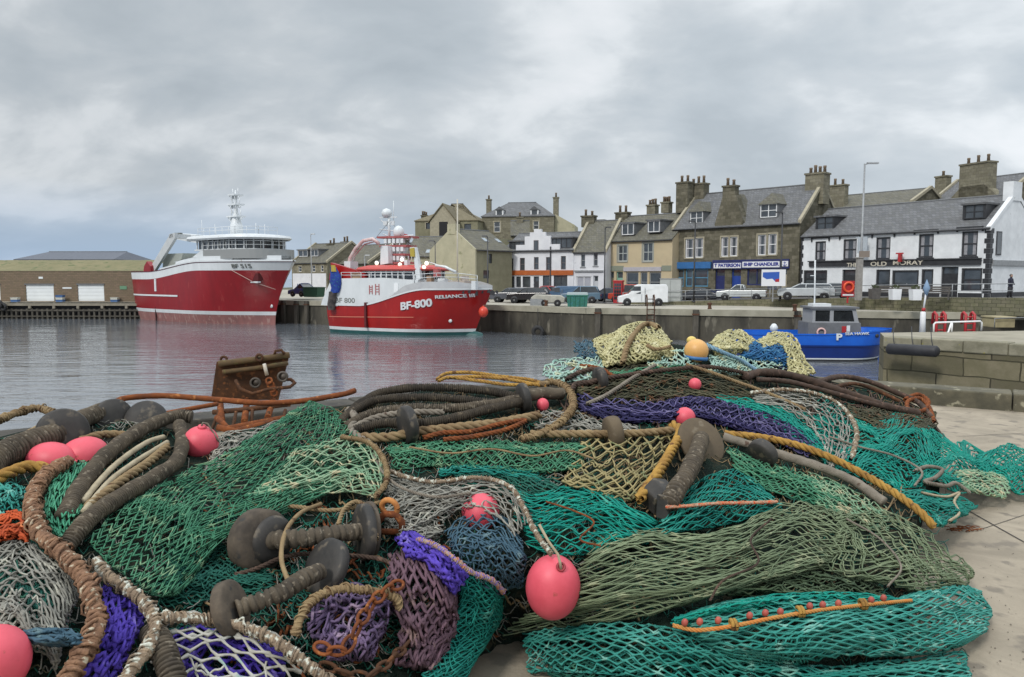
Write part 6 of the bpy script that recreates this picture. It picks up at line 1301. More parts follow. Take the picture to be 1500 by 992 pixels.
# ---------------------------------------------------------------- core of the heap
TOPX = [-160, 0, 60, 150, 250, 330, 440, 520, 620, 700, 800, 850, 900, 960, 1040, 1110, 1180, 1230, 1300, 1350, 1385, 1420, 1500, 1600]
TOPY = [640, 640, 625, 605, 628, 640, 604, 592, 572, 570, 572, 560, 515, 500, 512, 530, 548, 562, 575, 598, 640, 668, 690, 700]
BOTX = [-160, 560, 640, 700, 790, 850, 1100, 1300, 1400, 1440, 1600]; BOTY = [1120, 1120, 990, 925, 930, 1040, 1060, 1060, 960, 800, 760]
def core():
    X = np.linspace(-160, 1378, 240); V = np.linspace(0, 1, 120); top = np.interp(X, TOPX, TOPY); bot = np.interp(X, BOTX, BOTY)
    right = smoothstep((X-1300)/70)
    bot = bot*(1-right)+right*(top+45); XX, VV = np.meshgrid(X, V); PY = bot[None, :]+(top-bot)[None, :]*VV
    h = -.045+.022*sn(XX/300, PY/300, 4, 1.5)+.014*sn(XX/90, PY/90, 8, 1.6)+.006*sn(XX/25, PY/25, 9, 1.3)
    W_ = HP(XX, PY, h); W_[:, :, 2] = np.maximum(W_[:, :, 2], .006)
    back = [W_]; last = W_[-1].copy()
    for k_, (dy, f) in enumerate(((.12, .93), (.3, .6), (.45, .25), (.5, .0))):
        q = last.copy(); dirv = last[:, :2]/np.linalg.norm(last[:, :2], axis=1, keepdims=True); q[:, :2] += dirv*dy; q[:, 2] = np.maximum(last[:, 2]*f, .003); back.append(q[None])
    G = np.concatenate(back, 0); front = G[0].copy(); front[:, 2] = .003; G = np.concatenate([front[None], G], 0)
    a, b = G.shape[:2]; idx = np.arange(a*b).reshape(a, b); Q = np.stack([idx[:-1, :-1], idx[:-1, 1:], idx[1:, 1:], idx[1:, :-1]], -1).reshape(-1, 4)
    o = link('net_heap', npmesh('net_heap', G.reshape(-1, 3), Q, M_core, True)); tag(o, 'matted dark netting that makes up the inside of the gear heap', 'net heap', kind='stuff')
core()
def loose(n, seed, m_, box, label, r=.0022, L=(.1, .35)):
    """tangle of loose twine ends lying over the matted netting"""
    g = np.random.default_rng(seed); x0, x1, y0, y1 = box; m = 12; t = np.linspace(-1, 1, m)[None, :]
    cx = g.uniform(x0, x1, (n, 1)); v = g.uniform(0, 1, (n, 1)); top = np.interp(cx, TOPX, TOPY)+4; cy = np.maximum(y0+(y1-y0)*v, top); bot = np.interp(cx, BOTX, BOTY)-8; cy = np.minimum(cy, bot)
    ang_ = g.uniform(0, 6.28, (n, 1)); l = g.uniform(12, 45, (n, 1)); bend = g.normal(0, .5, (n, 1)); px = cx+l*(t*np.cos(ang_)-bend*t*t*np.sin(ang_)); py = cy+l*.6*(t*np.sin(ang_)+bend*t*t*np.cos(ang_))+5*np.sin(t*7+ang_*3)
    py = np.maximum(py, np.interp(px, TOPX, TOPY)+3); PT = HP(px, py, g.uniform(-.03, .02, (n, 1))+.012*np.sin(t*5+ang_)); V, Q = tubes(PT, np.full(px.shape, r)); o = link('loose_twine', npmesh('loose_twine', V, Q, m_, True)); tag(o, label, 'loose twine', kind='stuff')
loose(600, 1, M_brown, (-60, 1380, 560, 980), 'brown green twine ends tangled over the whole heap')
loose(650, 2, M_dkgreen, (-60, 1400, 580, 980), 'dark green twine ends tangled over the whole heap')
loose(420, 3, M_grey, (-60, 900, 600, 980), 'grey twine ends tangled over the left of the heap')
loose(260, 4, M_rtan, (480, 1340, 560, 760), 'tan twine ends tangled over the crest of the heap')

loose(70, 7, M_rtan, (300, 1340, 560, 900), 'thin tan rope ends strewn over the heap', r=.0055)
loose(60, 8, M_rust, (300, 720, 720, 980), 'thin rust brown rope ends in the hollow left of centre', r=.006)
loose(70, 9, M_tar, (820, 1340, 540, 640), 'dark tarred rope ends strewn over the crest', r=.007)
loose(320, 10, M_dkgreen, (240, 640, 740, 980), 'dark green twine tangled in the hollow left of centre', r=.003)
# ================================================================ nets, one thing each (control rows in photo pixels laid on the heap)
# --- back row, cream and blue nets on the crest
net('fishing_net', 'pale mint net spilling down the left end of the cream heap', [[(792,545),(815,528),(850,522),(880,520)],[(800,556),(830,545),(860,540),(885,540)],[(812,562),(840,560),(865,558),(890,556)]], 14, 7, M_creamg, r=.005, lift=.05, bulge=.06, layers=3, seed=41)
net('fishing_net', 'cream yellow net humped up with a tan rope over it on the crest', [[(868,500),(890,490),(915,478),(940,472),(965,476),(984,500)],[(872,515),(895,508),(920,500),(945,498),(970,500),(985,512)],[(885,538),(905,535),(930,530),(955,526),(975,524),(990,524)]], 26, 14, M_cream, r=.0065, lift=.06, bulge=.16, folds=((1.5, .6, .04),), layers=3, jit=.09, crease=.25, seed=42, edge=.5)
net('fishing_net', 'blue twine scrap behind the cream net at its left end', [[(842,503),(858,499),(872,502)],[(845,516),(860,514),(876,516)],[(850,526),(862,524),(880,526)]], 8, 7, M_slate, r=.005, lift=.02, bulge=.06, seed=43)
net('fishing_net', 'mint and cream net between the cream hump and the amber float', [[(940,520),(965,515),(990,510),(1010,512)],[(945,530),(970,526),(995,524),(1020,526)],[(950,540),(975,538),(1000,538),(1025,540)]], 12, 5, M_creamg, r=.0055, lift=.05, bulge=.05, seed=44)
net('fishing_net', 'cream net folded into a point right of the amber float', [[(1040,500),(1060,487),(1082,485),(1106,498)],[(1045,512),(1065,504),(1085,502),(1100,508)],[(1050,524),(1070,519),(1085,517),(1095,520)]], 14, 11, M_cream, r=.0065, lift=.07, bulge=.12, jit=.09, crease=.25, seed=45, layers=3, edge=.5)
net('fishing_net', 'blue net lying under the cream edged net near the workboat', [[(1085,505),(1110,496),(1135,494),(1165,508)],[(1088,518),(1115,512),(1140,512),(1168,524)],[(1080,532),(1110,532),(1140,534),(1172,540)]], 18, 14, M_blue, r=.005, lift=.04, bulge=.10, seed=46, layers=3)
net('fishing_net', 'slate and mint net under the pointed cream net', [[(1040,522),(1070,520),(1100,524),(1150,530)],[(1040,535),(1070,534),(1100,538),(1150,542)],[(1035,548),(1070,548),(1100,550),(1150,552)]], 20, 6, M_creamg, r=.0055, lift=.06, bulge=.05, seed=47, layers=3)
net('fishing_net', 'cream edged net bending down to the right end of the crest', [[(1108,500),(1130,487),(1152,490),(1170,505),(1180,525),(1196,546)],[(1114,507),(1132,497),(1148,499),(1160,512),(1166,530),(1176,548)],[(1120,513),(1134,506),(1144,508),(1151,518),(1154,534),(1158,550)]], 26, 8, M_cream, r=.0065, lift=.11, bulge=.07, jit=.09, crease=.25, seed=48, layers=3, edge=.5)
rope('rope', 'pale blue rope slanting across the cream and slate nets', [(1035,505,.12),(1060,517,.14),(1085,528,.14),(1112,545,.12)], .016, mat('pale_blue_rope', (.20,.33,.42), (.12,.22,.31), 10, .9), 'twist')
rope('rope', 'tan rope looped over the cream net hump', [(912,532,.16),(920,505,.24),(935,482,.26),(950,474,.26),(965,480,.24)], .022, M_rtan, 'twist')
rope('rope', 'short brown rope end on the right side of the cream hump', [(948,506,.26),(962,512,.26),(982,508,.24)], .014, M_rtan, 'twist')
# --- brown nets on the crest
net('fishing_net', 'brown green net stretched over the crest below the amber float', [[(850,548),(900,538),(960,532),(1030,536),(1100,552)],[(845,570),(900,562),(960,556),(1030,560),(1110,580)],[(850,590),(900,588),(960,584),(1040,588),(1130,606)]], 24, 15, M_brown, r=.0035, lift=.03, bulge=.07, folds=((.3, 2.5, .02),), layers=3, seed=49)
net('fishing_net', 'green net edge showing under the cream hump', [[(885,545),(930,540),(980,536),(1010,535)],[(890,556),(930,550),(980,546),(1015,544)]], 16, 6, M_green, r=.0035, lift=.07, bulge=.03, seed=50)
rope('rope', 'reddish brown rope crossing the brown net on the crest', [(840,565,.06),(880,556,.1),(930,548,.11),(985,541,.12),(1040,538,.12),(1100,548,.10)], .016, M_tar, 'twist')
rope('rope', 'tan rope running down right across the crest toward the tarred rope', [(1005,534,.14),(1040,545,.14),(1080,560,.14),(1130,578,.14),(1180,600,.12)], .013, M_rtan, 'twist')
rope('rope', 'grey rope looped from the crest down to the dark net roll', [(960,535,.1),(925,555,.1),(890,578,.1),(860,592,.1)], .014, M_rgrey, 'twist')
rope('rope', 'brown rope tangle left of the brown crest net', [(830,556,.08),(850,545,.1),(872,541,.12),(885,552,.1),(868,560,.1),(845,562,.08),(838,572,.06)], .017, M_tar, 'twist')
rope('rope', 'red brown rope bight beside the tangle on the crest', [(835,545,.06),(852,536,.09),(880,540,.09),(900,552,.08)], .012, M_rust, 'twist')
d = disc('bobbin', 879, 556, .085, M_disc, (.9, .3, .1), .05, .14); tag(d, 'small black disc among the brown ropes on the crest', 'bobbin')
# --- right shoulder: tarred ropes
rope('tarred_rope', 'long tarred brown rope running down the right shoulder of the heap', [(1092,552,.06),(1112,546,.1),(1150,548,.12),(1200,562,.13),(1260,583,.14),(1310,598,.13),(1345,605,.1)], .032, M_tar, 'wormed')
rope('tarred_rope', 'thinner tarred rope beside the long one with its end at the rust pile', [(1110,556,.09),(1160,560,.1),(1220,576,.12),(1280,592,.13),(1325,602,.12)], .020, M_tar, 'wormed')
rope('tarred_rope', 'tarred rope bight arching over the right end of the heap', [(1195,560,.05),(1230,552,.08),(1270,558,.1),(1310,574,.1),(1345,590,.09),(1365,612,.05)], .024, M_tar, 'wormed')
rope('tarred_rope', 'short brown rope bent inside the arching bight', [(1215,570,.05),(1250,562,.07),(1285,572,.08),(1318,588,.09)], .017, M_rustd, 'wormed')
net('fishing_net', 'brown net hanging below the tarred ropes on the right', [[(1240,592),(1270,596),(1310,604),(1345,600),(1366,600)],[(1245,604),(1275,612),(1310,618),(1345,616),(1372,612)],[(1255,612),(1280,624),(1310,632),(1345,634),(1368,628)]], 20, 10, M_brown, r=.004, lift=.06, bulge=.07, layers=3, seed=51)
rope('rope', 'rust stained rope coil heaped at the right end of the tarred ropes', [(1325,585,.08),(1345,578,.1),(1360,588,.1),(1352,602,.1),(1332,600,.12),(1330,588,.13),(1348,584,.14),(1362,598,.1),(1368,618,.06)], .018, M_rust, 'twist')
# --- teal nets on the right
net('fishing_net', 'bright teal net heaped down the right side of the heap', [[(1200,575),(1240,600),(1290,612),(1330,598),(1352,612),(1375,635),(1400,640),(1440,662)],[(1190,620),(1240,640),(1290,640),(1330,632),(1360,645),(1390,660),(1420,672),(1450,680)],[(1190,655),(1240,672),(1285,678),(1325,672),(1360,680),(1390,688),(1420,698),(1450,705)],[(1215,680),(1250,698),(1290,712),(1325,712),(1360,715),(1390,718),(1415,722),(1440,724)]], 40, 26, M_tealb, r=.0036, lift=.05, bulge=.10, folds=((2.2, .8, .045), (3.5, -1, .02)), layers=3, jit=.1, crease=.3, seed=52, edge=.45)
net('fishing_net', 'tail of teal net humped at the right edge of the picture', [[(1432,668),(1460,656),(1485,652),(1515,662)],[(1430,682),(1460,680),(1490,684),(1520,690)],[(1432,700),(1462,708),(1492,722),(1520,724)]], 18, 16, M_tealb, r=.0045, lift=.06, bulge=.13, layers=3, seed=53, edge=.5)
net('fishing_net', 'teal net bunch trailing onto the concrete at the right', [[(1300,715),(1340,718),(1375,722),(1410,730),(1432,742)],[(1330,735),(1355,738),(1380,742),(1405,748),(1420,752)],[(1370,772),(1378,770),(1388,768),(1396,764),(1402,760)]], 14, 14, M_teal, r=.0042, lift=.04, bulge=.08, layers=3, seed=54)
net('fishing_net', 'teal net stretched under the grey meshed net near the crest', [[(1045,578),(1090,580),(1140,592),(1190,612),(1240,640)],[(1060,592),(1100,598),(1150,618),(1190,645),(1225,670)],[(1080,600),(1120,612),(1160,640),(1195,668),(1220,690)]], 20, 15, M_tealb, r=.0036, lift=.05, bulge=.05, layers=3, seed=55, close=.8)
net('fishing_net', 'grey brown long meshed net fanning over the teal net near the crest', [[(1100,576),(1150,574),(1200,582),(1240,605),(1254,635),(1246,668)],[(1105,585),(1150,588),(1190,602),(1220,625),(1232,655),(1228,680)],[(1110,592),(1145,600),(1175,618),(1200,645),(1212,668),(1214,690)]], 20, 12, M_grey, r=.004, lift=.11, bulge=.05, layers=1, seed=56)
rope('rope', 'pinkish frayed rope along the rim of the grey meshed net', [(1100,576,.13),(1150,571,.16),(1205,580,.17),(1240,602,.17),(1255,635,.15),(1248,670,.12)], .015, M_wrapc, 'wrapped')
net('fishing_net', 'green and straw net coil at the right beside the teal tail', [[(1395,690),(1425,686),(1450,688),(1476,700)],[(1400,702),(1430,700),(1455,706),(1480,718)],[(1415,716),(1435,722),(1455,730),(1472,732)]], 10, 12, M_greenp, r=.0045, lift=.09, bulge=.08, layers=2, seed=57, close=.8)
rope('rope', 'grey knotted rope on the teal nets at the right', [(1340,690,.1),(1358,684,.14),(1380,688,.14),(1370,700,.15),(1355,706,.14),(1385,712,.13),(1400,708,.12),(1420,722,.1)], .013, M_rgrey, 'twist')
rope('rope', 'thin pale line looping over the trailing teal bunch', [(1350,722,.1),(1385,728,.12),(1405,722,.12),(1398,735,.12),(1405,752,.09),(1390,764,.06)], .008, M_rcream, 'twist')
# --- navy roll, middle
net('fishing_net', 'navy purple net rolled along the middle of the heap', [[(848,578),(900,592),(950,592),(1010,584),(1070,590),(1130,605),(1175,628),(1198,650)],[(846,592),(900,605),(955,605),(1010,597),(1065,606),(1120,622),(1165,642),(1190,662)],[(850,602),(900,618),(960,618),(1010,612),(1060,622),(1110,638),(1155,654),(1185,668)]], 50, 7, M_navy, r=.0055, lift=.06, bulge=.10, layers=3, crease=.1, jit=.1, seed=58, edge=.5, close=.3)
net('fishing_net', 'thin violet meshed net wrapped over the navy roll', [[(850,577),(950,590),(1010,583),(1070,589),(1130,604),(1198,648)],[(850,602),(960,618),(1010,611),(1060,621),(1110,637),(1186,668)]], 40, 5, netmat('violet_twine', (.11,.095,.21), (.06,.055,.13), (.22,.2,.33), .6), r=.004, lift=.085, bulge=.10, layers=1, crease=.0, jit=.1, seed=59, edge=.5)
net('fishing_net', 'grey green net between the tan ring rope and the navy roll', [[(790,600),(840,603),(880,612),(930,618)],[(785,618),(840,620),(885,626),(935,630)],[(790,634),(840,634),(890,638),(940,640)]], 18, 9, M_grey, r=.0035, lift=.04, bulge=.04, layers=2, seed=60)
# --- green nets mid
net('fishing_net', 'dark green net lying flat across the middle behind the grey net', [[(566,648),(640,646),(710,644),(790,648),(862,648)],[(568,664),(640,662),(710,662),(790,666),(856,668)],[(576,684),(640,686),(710,692),(790,694),(850,690)]], 40, 9, M_green, r=.0034, lift=.05, bulge=.07, layers=3, seed=61, gap=.016, close=.12, jit=0.1, folds=((.4, 1.3, .015),))
net('fishing_net', 'dark teal net sagging below the flat green net', [[(650,690),(700,686),(760,690),(820,700)],[(680,706),(730,706),(775,712),(825,722)],[(740,730),(770,734),(800,740),(830,748)]], 18, 10, M_dkgreen, r=.0034, lift=.03, bulge=.04, layers=2, seed=62)
net('fishing_net', 'teal net bunched behind the dark green net', [[(640,686),(680,680),(730,684),(790,690)],[(645,700),(690,694),(740,700),(795,708)]], 16, 5, M_teal, r=.0034, lift=.05, bulge=.04, layers=2, seed=63)
net('fishing_net', 'straw coloured wide meshed net beside the worn brown disc', [[(855,640),(900,636),(950,632),(992,630)],[(840,668),(890,668),(940,664),(980,662)],[(828,700),(875,704),(920,706),(955,700)],[(822,708),(870,722),(912,734),(936,732)]], 13, 12, M_yel, r=.0042, lift=.08, bulge=.05, layers=2, seed=64, close=.12, jit=0.08, crease=.15, gap=.05)
rope('rope', 'yellow brown twisted rope hanging down the edge of the straw net', [(985,622,.16),(996,632,.17),(984,660,.17),(966,690,.16),(948,715,.14),(936,732,.1)], .027, M_ryel, 'twist')
rope('rope', 'brown rope along the top of the straw net with a grey disc', [(778,636,.08),(830,636,.1),(870,636,.12),(930,635,.12),(985,630,.14)], .022, M_rtan, 'twist')
d = disc('bobbin', 898, 634, .095, M_discb, (.95, .2, .1), .07, .17); tag(d, 'grey brown disc on the rope above the straw net', 'bobbin')
# --- central teal, olive
net('fishing_net', 'teal net flowing left of the straw net down to the pink egg float', [[(742,712),(780,722),(830,712),(870,712),(905,728),(960,760)],[(748,742),(790,744),(840,734),(880,740),(915,756),(962,778)],[(762,775),(800,775),(845,765),(885,770),(920,780),(960,790)],[(778,800),(815,812),(850,812),(885,808),(915,800),(950,796)]], 15, 19, M_tealb, r=.0027, lift=.06, bulge=.10, layers=3, crease=.25, seed=65, gap=.016, close=.12, jit=0.08, folds=((.8, 1.4, .03),))
net('fishing_net', 'teal net below the black block with an orange line along it', [[(965,758),(1000,725),(1040,695),(1075,690),(1110,705)],[(965,770),(1010,745),(1060,725),(1100,722),(1140,735)],[(958,788),(1010,778),(1060,768),(1110,756),(1150,746)]], 17, 14, M_teal, r=.0027, lift=.07, bulge=.09, layers=3, crease=.25, seed=66, gap=.016, close=.12, jit=0.08)
rope('rope', 'orange dotted line across the teal net below the black block', [(975,743,.18),(1010,741,.20),(1050,738,.20),(1095,737,.19),(1138,735,.16)], .0085, mat('orange_line', (.52,.19,.09), (.4,.33,.25), 28, .9, c3=(.6,.08,.02), c3amt=.55), 'wrapped')
net('fishing_net', 'green net under the long yellow rope right of the worn disc', [[(1065,655),(1100,668),(1140,682),(1180,694),(1235,712)],[(1072,675),(1110,690),(1150,702),(1190,716),(1240,735)],[(1082,700),(1115,715),(1150,728),(1195,742),(1245,765)]], 22, 12, M_green, r=.0034, lift=.05, bulge=.06, layers=3, seed=67, gap=.016, close=.12, jit=0.1)
net('fishing_net', 'grey green net tangle along the lower side of the long brown rope', [[(1180,690),(1220,705),(1260,722),(1300,745)],[(1185,712),(1225,730),(1265,750),(1300,768)],[(1200,735),(1235,752),(1270,770),(1300,782)]], 15, 10, M_greenp, r=.003, lift=.07, bulge=.05, layers=2, seed=68)
olive_rows = [[(862,800),(900,776),(950,770),(1010,780),(1070,770),(1120,745),(1165,732),(1210,742),(1250,765)],
 [(848,830),(900,808),(960,800),(1020,806),(1080,796),(1130,775),(1175,765),(1215,778),(1245,795)],
 [(810,866),(880,848),(945,838),(1010,840),(1070,828),(1120,812),(1165,800),(1200,806),(1225,815)],
 [(770,900),(850,884),(920,872),(990,868),(1045,858),(1090,846),(1130,838),(1170,834),(1200,832)],
 [(735,930),(810,918),(880,912),(950,902),(1000,888),(1045,874),(1085,862),(1120,856),(1150,850)]]
net('fishing_net', 'large olive net stretched in long folds across the front of the heap', olive_rows, 21, 27, M_olive, r=.0025, lift=.09, bulge=.12, layers=3, seed=69, close=.12, jit=0.07, folds=((.35, 1.6, .022), (1.2, .3, .025)), edge=.4, gap=.02, crease=.2)
net('fishing_net', 'olive net curling round and down at the right end of the front fold', [[(1215,745),(1262,742),(1310,752),(1360,780),(1402,808),(1428,842)],[(1225,770),(1265,772),(1310,785),(1352,808),(1390,832),(1418,852)],[(1215,800),(1255,808),(1295,822),(1335,840),(1370,855),(1402,862)],[(1170,828),(1215,838),(1260,852),(1305,862),(1345,868),(1385,868)]], 20, 17, M_olive, r=.0027, lift=.10, bulge=.13, layers=3, crease=.2, seed=70, gap=.016, close=.12, jit=0.06, folds=((1.2, .6, .03),), edge=.42)
net('fishing_net', 'dark olive net in the hollow between the two olive folds', [[(1090,850),(1140,838),(1190,835),(1240,845),(1290,860)],[(1080,862),(1135,855),(1190,856),(1245,866),(1300,875)],[(1060,872),(1130,872),(1190,876),(1250,882),(1310,884)]], 18, 8, netmat('dark_olive_twine', (.07,.105,.055), (.045,.07,.04), (.12,.16,.09), .6), r=.003, lift=.06, bulge=.05, layers=3, seed=71)
net('fishing_net', 'big teal net bulging at the bottom right of the heap', [[(990,902),(1060,882),(1140,872),(1220,872),(1290,880),(1350,866),(1400,852),(1436,868)],[(1005,925),(1070,912),(1140,902),(1220,900),(1290,902),(1350,898),(1405,890),(1450,892)],[(1040,950),(1090,945),(1150,938),(1220,932),(1290,930),(1350,930),(1400,926),(1448,918)],[(1090,972),(1140,972),(1190,970),(1240,966),(1300,962),(1350,960),(1395,952),(1428,938)]], 30, 20, M_tealp, r=.0034, lift=.10, bulge=.19, crease=.2, layers=3, seed=72, gap=.016, close=.12, jit=0.08, folds=((1.0, .8, .025),), edge=.42)
net('fishing_net', 'narrow teal net edge with an orange head line below the olive nets', [[(985,905),(1060,885),(1150,870),(1240,868),(1330,878)],[(988,918),(1060,902),(1150,890),(1240,888),(1330,886)]], 26, 6, M_tealb, r=.003, lift=.17, bulge=.04, layers=2, seed=73)
hl = rope('head_line', 'orange head line with small red floats laced along the big teal net', [(986,916,.24),(1020,923,.25),(1070,918,.26),(1130,906,.26),(1200,894,.26),(1270,886,.25),(1335,880,.22)], .0075, mat('orange_head_line', (.50,.17,.03), (.40,.22,.06), 20, .8), 'twist', cat='rope')
fm = mat('small_red_float', (.42,.09,.06), (.3,.06,.05), 5, .6)
for px, py in ((1003,912),(1025,911),(1052,909),(1098,902),(1121,898),(1143,896),(1186,888),(1205,886),(1228,884),(1276,879),(1294,876)):
    c = HP(px, py, .27); o = MB().lathe([(.001,-.016),(.010,-.010),(.012,.0),(.010,.010),(.001,.016)], tuple(c), (.1,-.5,.9), 10).build('net_float', fm); o.parent = hl
for px, py in ((1072,915),(1170,896),(1262,885)):
    c = Vector(HP(px, py, .265)); o = MB().torus(c, (1,.1,.1), .016, .007, 12, 6).torus(c+Vector((.012,0,0)), (1,.1,.1), .016, .007, 12, 6).build('lashing', M_ryel); o.parent = hl
net('fishing_net', 'wide meshed dark teal net spread on the concrete along the bottom', [[(765,925),(830,915),(920,912),(1010,930),(1100,960),(1200,975),(1300,968),(1410,955)],[(768,950),(820,945),(920,945),(1020,962),(1110,985),(1210,995),(1310,990),(1420,980)],[(775,985),(830,985),(930,990),(1030,1005),(1120,1015),(1220,1020),(1320,1015),(1425,1005)]], 52, 12, M_tealp, r=.0032, lift=.06, bulge=.05, layers=2, seed=74, jit=.15, crease=.2, close=.4, gap=.035, knot=2)
net('fishing_net', 'fine dark green net below the wide meshed one at the bottom', [[(800,950),(950,950),(1100,975),(1250,985),(1400,975)],[(800,1010),(950,1015),(1100,1025),(1250,1025),(1410,1010)]], 70, 16, M_dkgreen, r=.003, lift=.025, bulge=.02, layers=2, seed=75)
# --- left: long green net
net('fishing_net', 'long green net draped from the rusty frame down to the left', [[(442,588),(475,592),(520,622),(545,660),(552,690)],[(400,618),(430,630),(470,655),(500,685),(520,705)],[(330,660),(360,680),(400,700),(445,715),(490,722)],[(250,700),(280,722),(325,745),(375,760),(420,750)],[(180,740),(215,775),(260,800),(310,800),(350,770)],[(128,792),(165,828),(205,862),(245,875),(270,860)]], 34, 26, M_green, r=.0023, lift=.10, bulge=.13, layers=3, crease=.35, seed=76, gap=.016, close=.12, jit=0.1, folds=((1.6, .3, .03), (.6, 1.5, .02)), edge=.35)
net('fishing_net', 'pale green wide mesh net over the right end of the long green net', [[(420,668),(460,650),(510,640),(548,652),(566,690)],[(400,700),(450,690),(500,682),(540,690),(562,712)],[(350,728),(410,726),(465,722),(515,722),(555,730)]], 18, 14, M_greenp, r=.0034, lift=.20, bulge=.05, layers=2, seed=77, jit=.2, gap=.03)
rope('rope', 'frayed straw rope edging the pale green wide mesh net', [(500,640,.22),(540,648,.24),(562,672,.24),(566,705,.22),(550,728,.2)], .013, M_rtan, 'wrapped')
net('fishing_net', 'dark teal net sunk in the hollow behind the grey bobbins', [[(245,820),(290,808),(340,800),(400,815)],[(240,850),(290,845),(340,838),(400,840)],[(235,885),(290,885),(350,878),(410,870)]], 24, 20, M_dkgreen, r=.003, lift=.03, bulge=.04, layers=3, seed=78)
net('fishing_net', 'grey dark net scraps between the pink ball and the green net', [[(305,650),(340,632),(380,625),(420,612)],[(310,668),(345,655),(385,645),(425,630)],[(300,690),(340,680),(380,665),(420,650)]], 14, 12, M_grey, r=.003, lift=.04, bulge=.05, layers=2, seed=79)
net('fishing_net', 'narrow bright green net hanging between the two hoses at the left', [[(82,690),(100,680),(118,675),(130,676)],[(66,725),(88,725),(110,722),(128,720)],[(64,760),(82,765),(100,768),(116,762)],[(78,785),(90,790),(100,792),(108,788)]], 16, 9, netmat('fresh_green_twine', (.09,.34,.20), (.05,.24,.14), (.2,.42,.28), .6), r=.0036, lift=.10, bulge=.05, layers=2, seed=80, gap=.03)
net('fishing_net', 'pale green net scrap at the left edge above the orange scrap', [[(-25,700),(10,706),(40,715)],[(-25,730),(10,730),(38,740)],[(-25,760),(5,765),(36,772)]], 9, 9, M_tealp, r=.0036, lift=.08, bulge=.05, layers=2, seed=81, jit=.25, gap=.03)
net('fishing_net', 'orange red net scrap at the left edge', [[(-20,768),(5,752),(28,748),(42,760)],[(-20,785),(6,772),(28,768),(40,778)],[(-18,800),(5,792),(25,790),(38,795)]], 7, 10, M_orange, r=.0042, lift=.14, bulge=.04, layers=2, seed=82, jit=.3)
net('fishing_net', 'grey twine net spread over the bottom left corner', [[(-30,800),(20,790),(60,800),(95,830),(115,870)],[(-30,850),(15,840),(55,850),(85,875),(100,905)],[(-30,905),(15,898),(50,905),(75,925),(90,945)],[(-25,960),(20,950),(50,950),(70,962),(80,980)]], 16, 26, M_grey, r=.0032, lift=.12, bulge=.06, layers=2, seed=83, jit=.25, close=.8, gap=.03)
net('fishing_net', 'teal net showing under the grey twine net at the left', [[(-30,790),(40,790),(100,840)],[(-30,860),(40,860),(100,900)],[(-30,940),(30,940),(80,960)]], 20, 18, M_dkgreen, r=.0032, lift=.07, bulge=.04, layers=2, seed=84)
net('fishing_net', 'violet blue net bunched between the two frame ropes at bottom left', [[(152,855),(175,858),(200,880),(212,905)],[(148,890),(168,895),(188,910),(200,930)],[(130,930),(150,938),(170,948),(185,960)],[(95,985),(125,990),(150,995),(175,1002)]], 12, 13, M_purple, r=.0055, lift=.10, bulge=.05, layers=2, seed=85, jit=.25)
net('fishing_net', 'blue net under the white meshed net at the bottom', [[(250,925),(310,915),(370,925),(420,955)],[(245,955),(300,945),(360,955),(415,985)],[(240,1000),(300,1000),(360,1005),(420,1015)]], 12, 10, M_purple, r=.0052, lift=.06, bulge=.04, layers=2, seed=86, jit=.3, gap=.04)
net('fishing_net', 'white wide meshed net at the bottom left of centre', [[(232,905),(290,898),(345,905),(400,930),(450,965)],[(228,935),(285,930),(335,938),(390,962),(440,990)],[(222,970),(280,968),(330,975),(385,1000),(430,1015)],[(220,1010),(275,1010),(330,1015),(385,1025),(430,1030)]], 9, 9, M_white, r=.0042, lift=.13, bulge=.05, layers=1, seed=87, jit=.12, close=.2, knot=1.8)
rope('frame_rope', 'speckled white and brown frame rope along the top of the white meshed net', [(235,905,.17),(280,905,.18),(330,910,.18),(380,928,.18),(425,955,.17),(470,990,.15),(500,1010,.12)], .021, M_wrapc, 'wrapped')
# --- purple bag, mauve and green rolled nets
net('fishing_net', 'mauve net bag gathered by a tan rope rim beside the bobbins', [[(448,905),(470,872),(505,856),(545,862),(582,872)],[(452,925),(485,900),(515,888),(548,890),(575,895)],[(462,948),(492,930),(520,922),(545,925),(562,930)],[(478,968),(500,965),(518,966),(535,968),(545,965)]], 10, 9, netmat('lilac_twine', (.17,.115,.20), (.10,.07,.14), (.3,.22,.3), .58), r=.005, lift=.09, bulge=.10, layers=3, seed=88, close=.7, jit=.22)
rope('rope', 'tan rope rim round the mouth of the mauve net bag', [(432,932,.16),(440,905,.2),(462,876,.22),(500,862,.22),(545,866,.22),(578,876,.2),(585,892,.17)], .018, M_rtan, 'wrapped')
net('fishing_net', 'brown mauve net rolled thick in the centre foreground', [[(568,815),(590,808),(620,815),(650,838),(662,852)],[(570,845),(600,850),(635,868),(660,885),(672,896)],[(575,880),(605,890),(638,908),(658,918),(668,924)],[(585,925),(610,935),(632,942),(648,946),(656,948)],[(580,970),(600,978),(618,982),(632,984),(640,982)]], 17, 10, M_mauve, r=.0062, lift=.10, bulge=.12, layers=3, crease=.12, seed=89, close=.12, jit=0.07, edge=.35)
net('fishing_net', 'bright purple net strip along the top of the mauve roll', [[(582,790),(605,782),(640,798),(668,822),(680,845)],[(590,806),(612,806),(640,822),(662,845),(672,862)],[(600,818),(618,822),(640,840),(655,860),(664,878)]], 14, 8, M_purple, r=.0065, lift=.17, bulge=.06, layers=2, seed=90, close=.3)
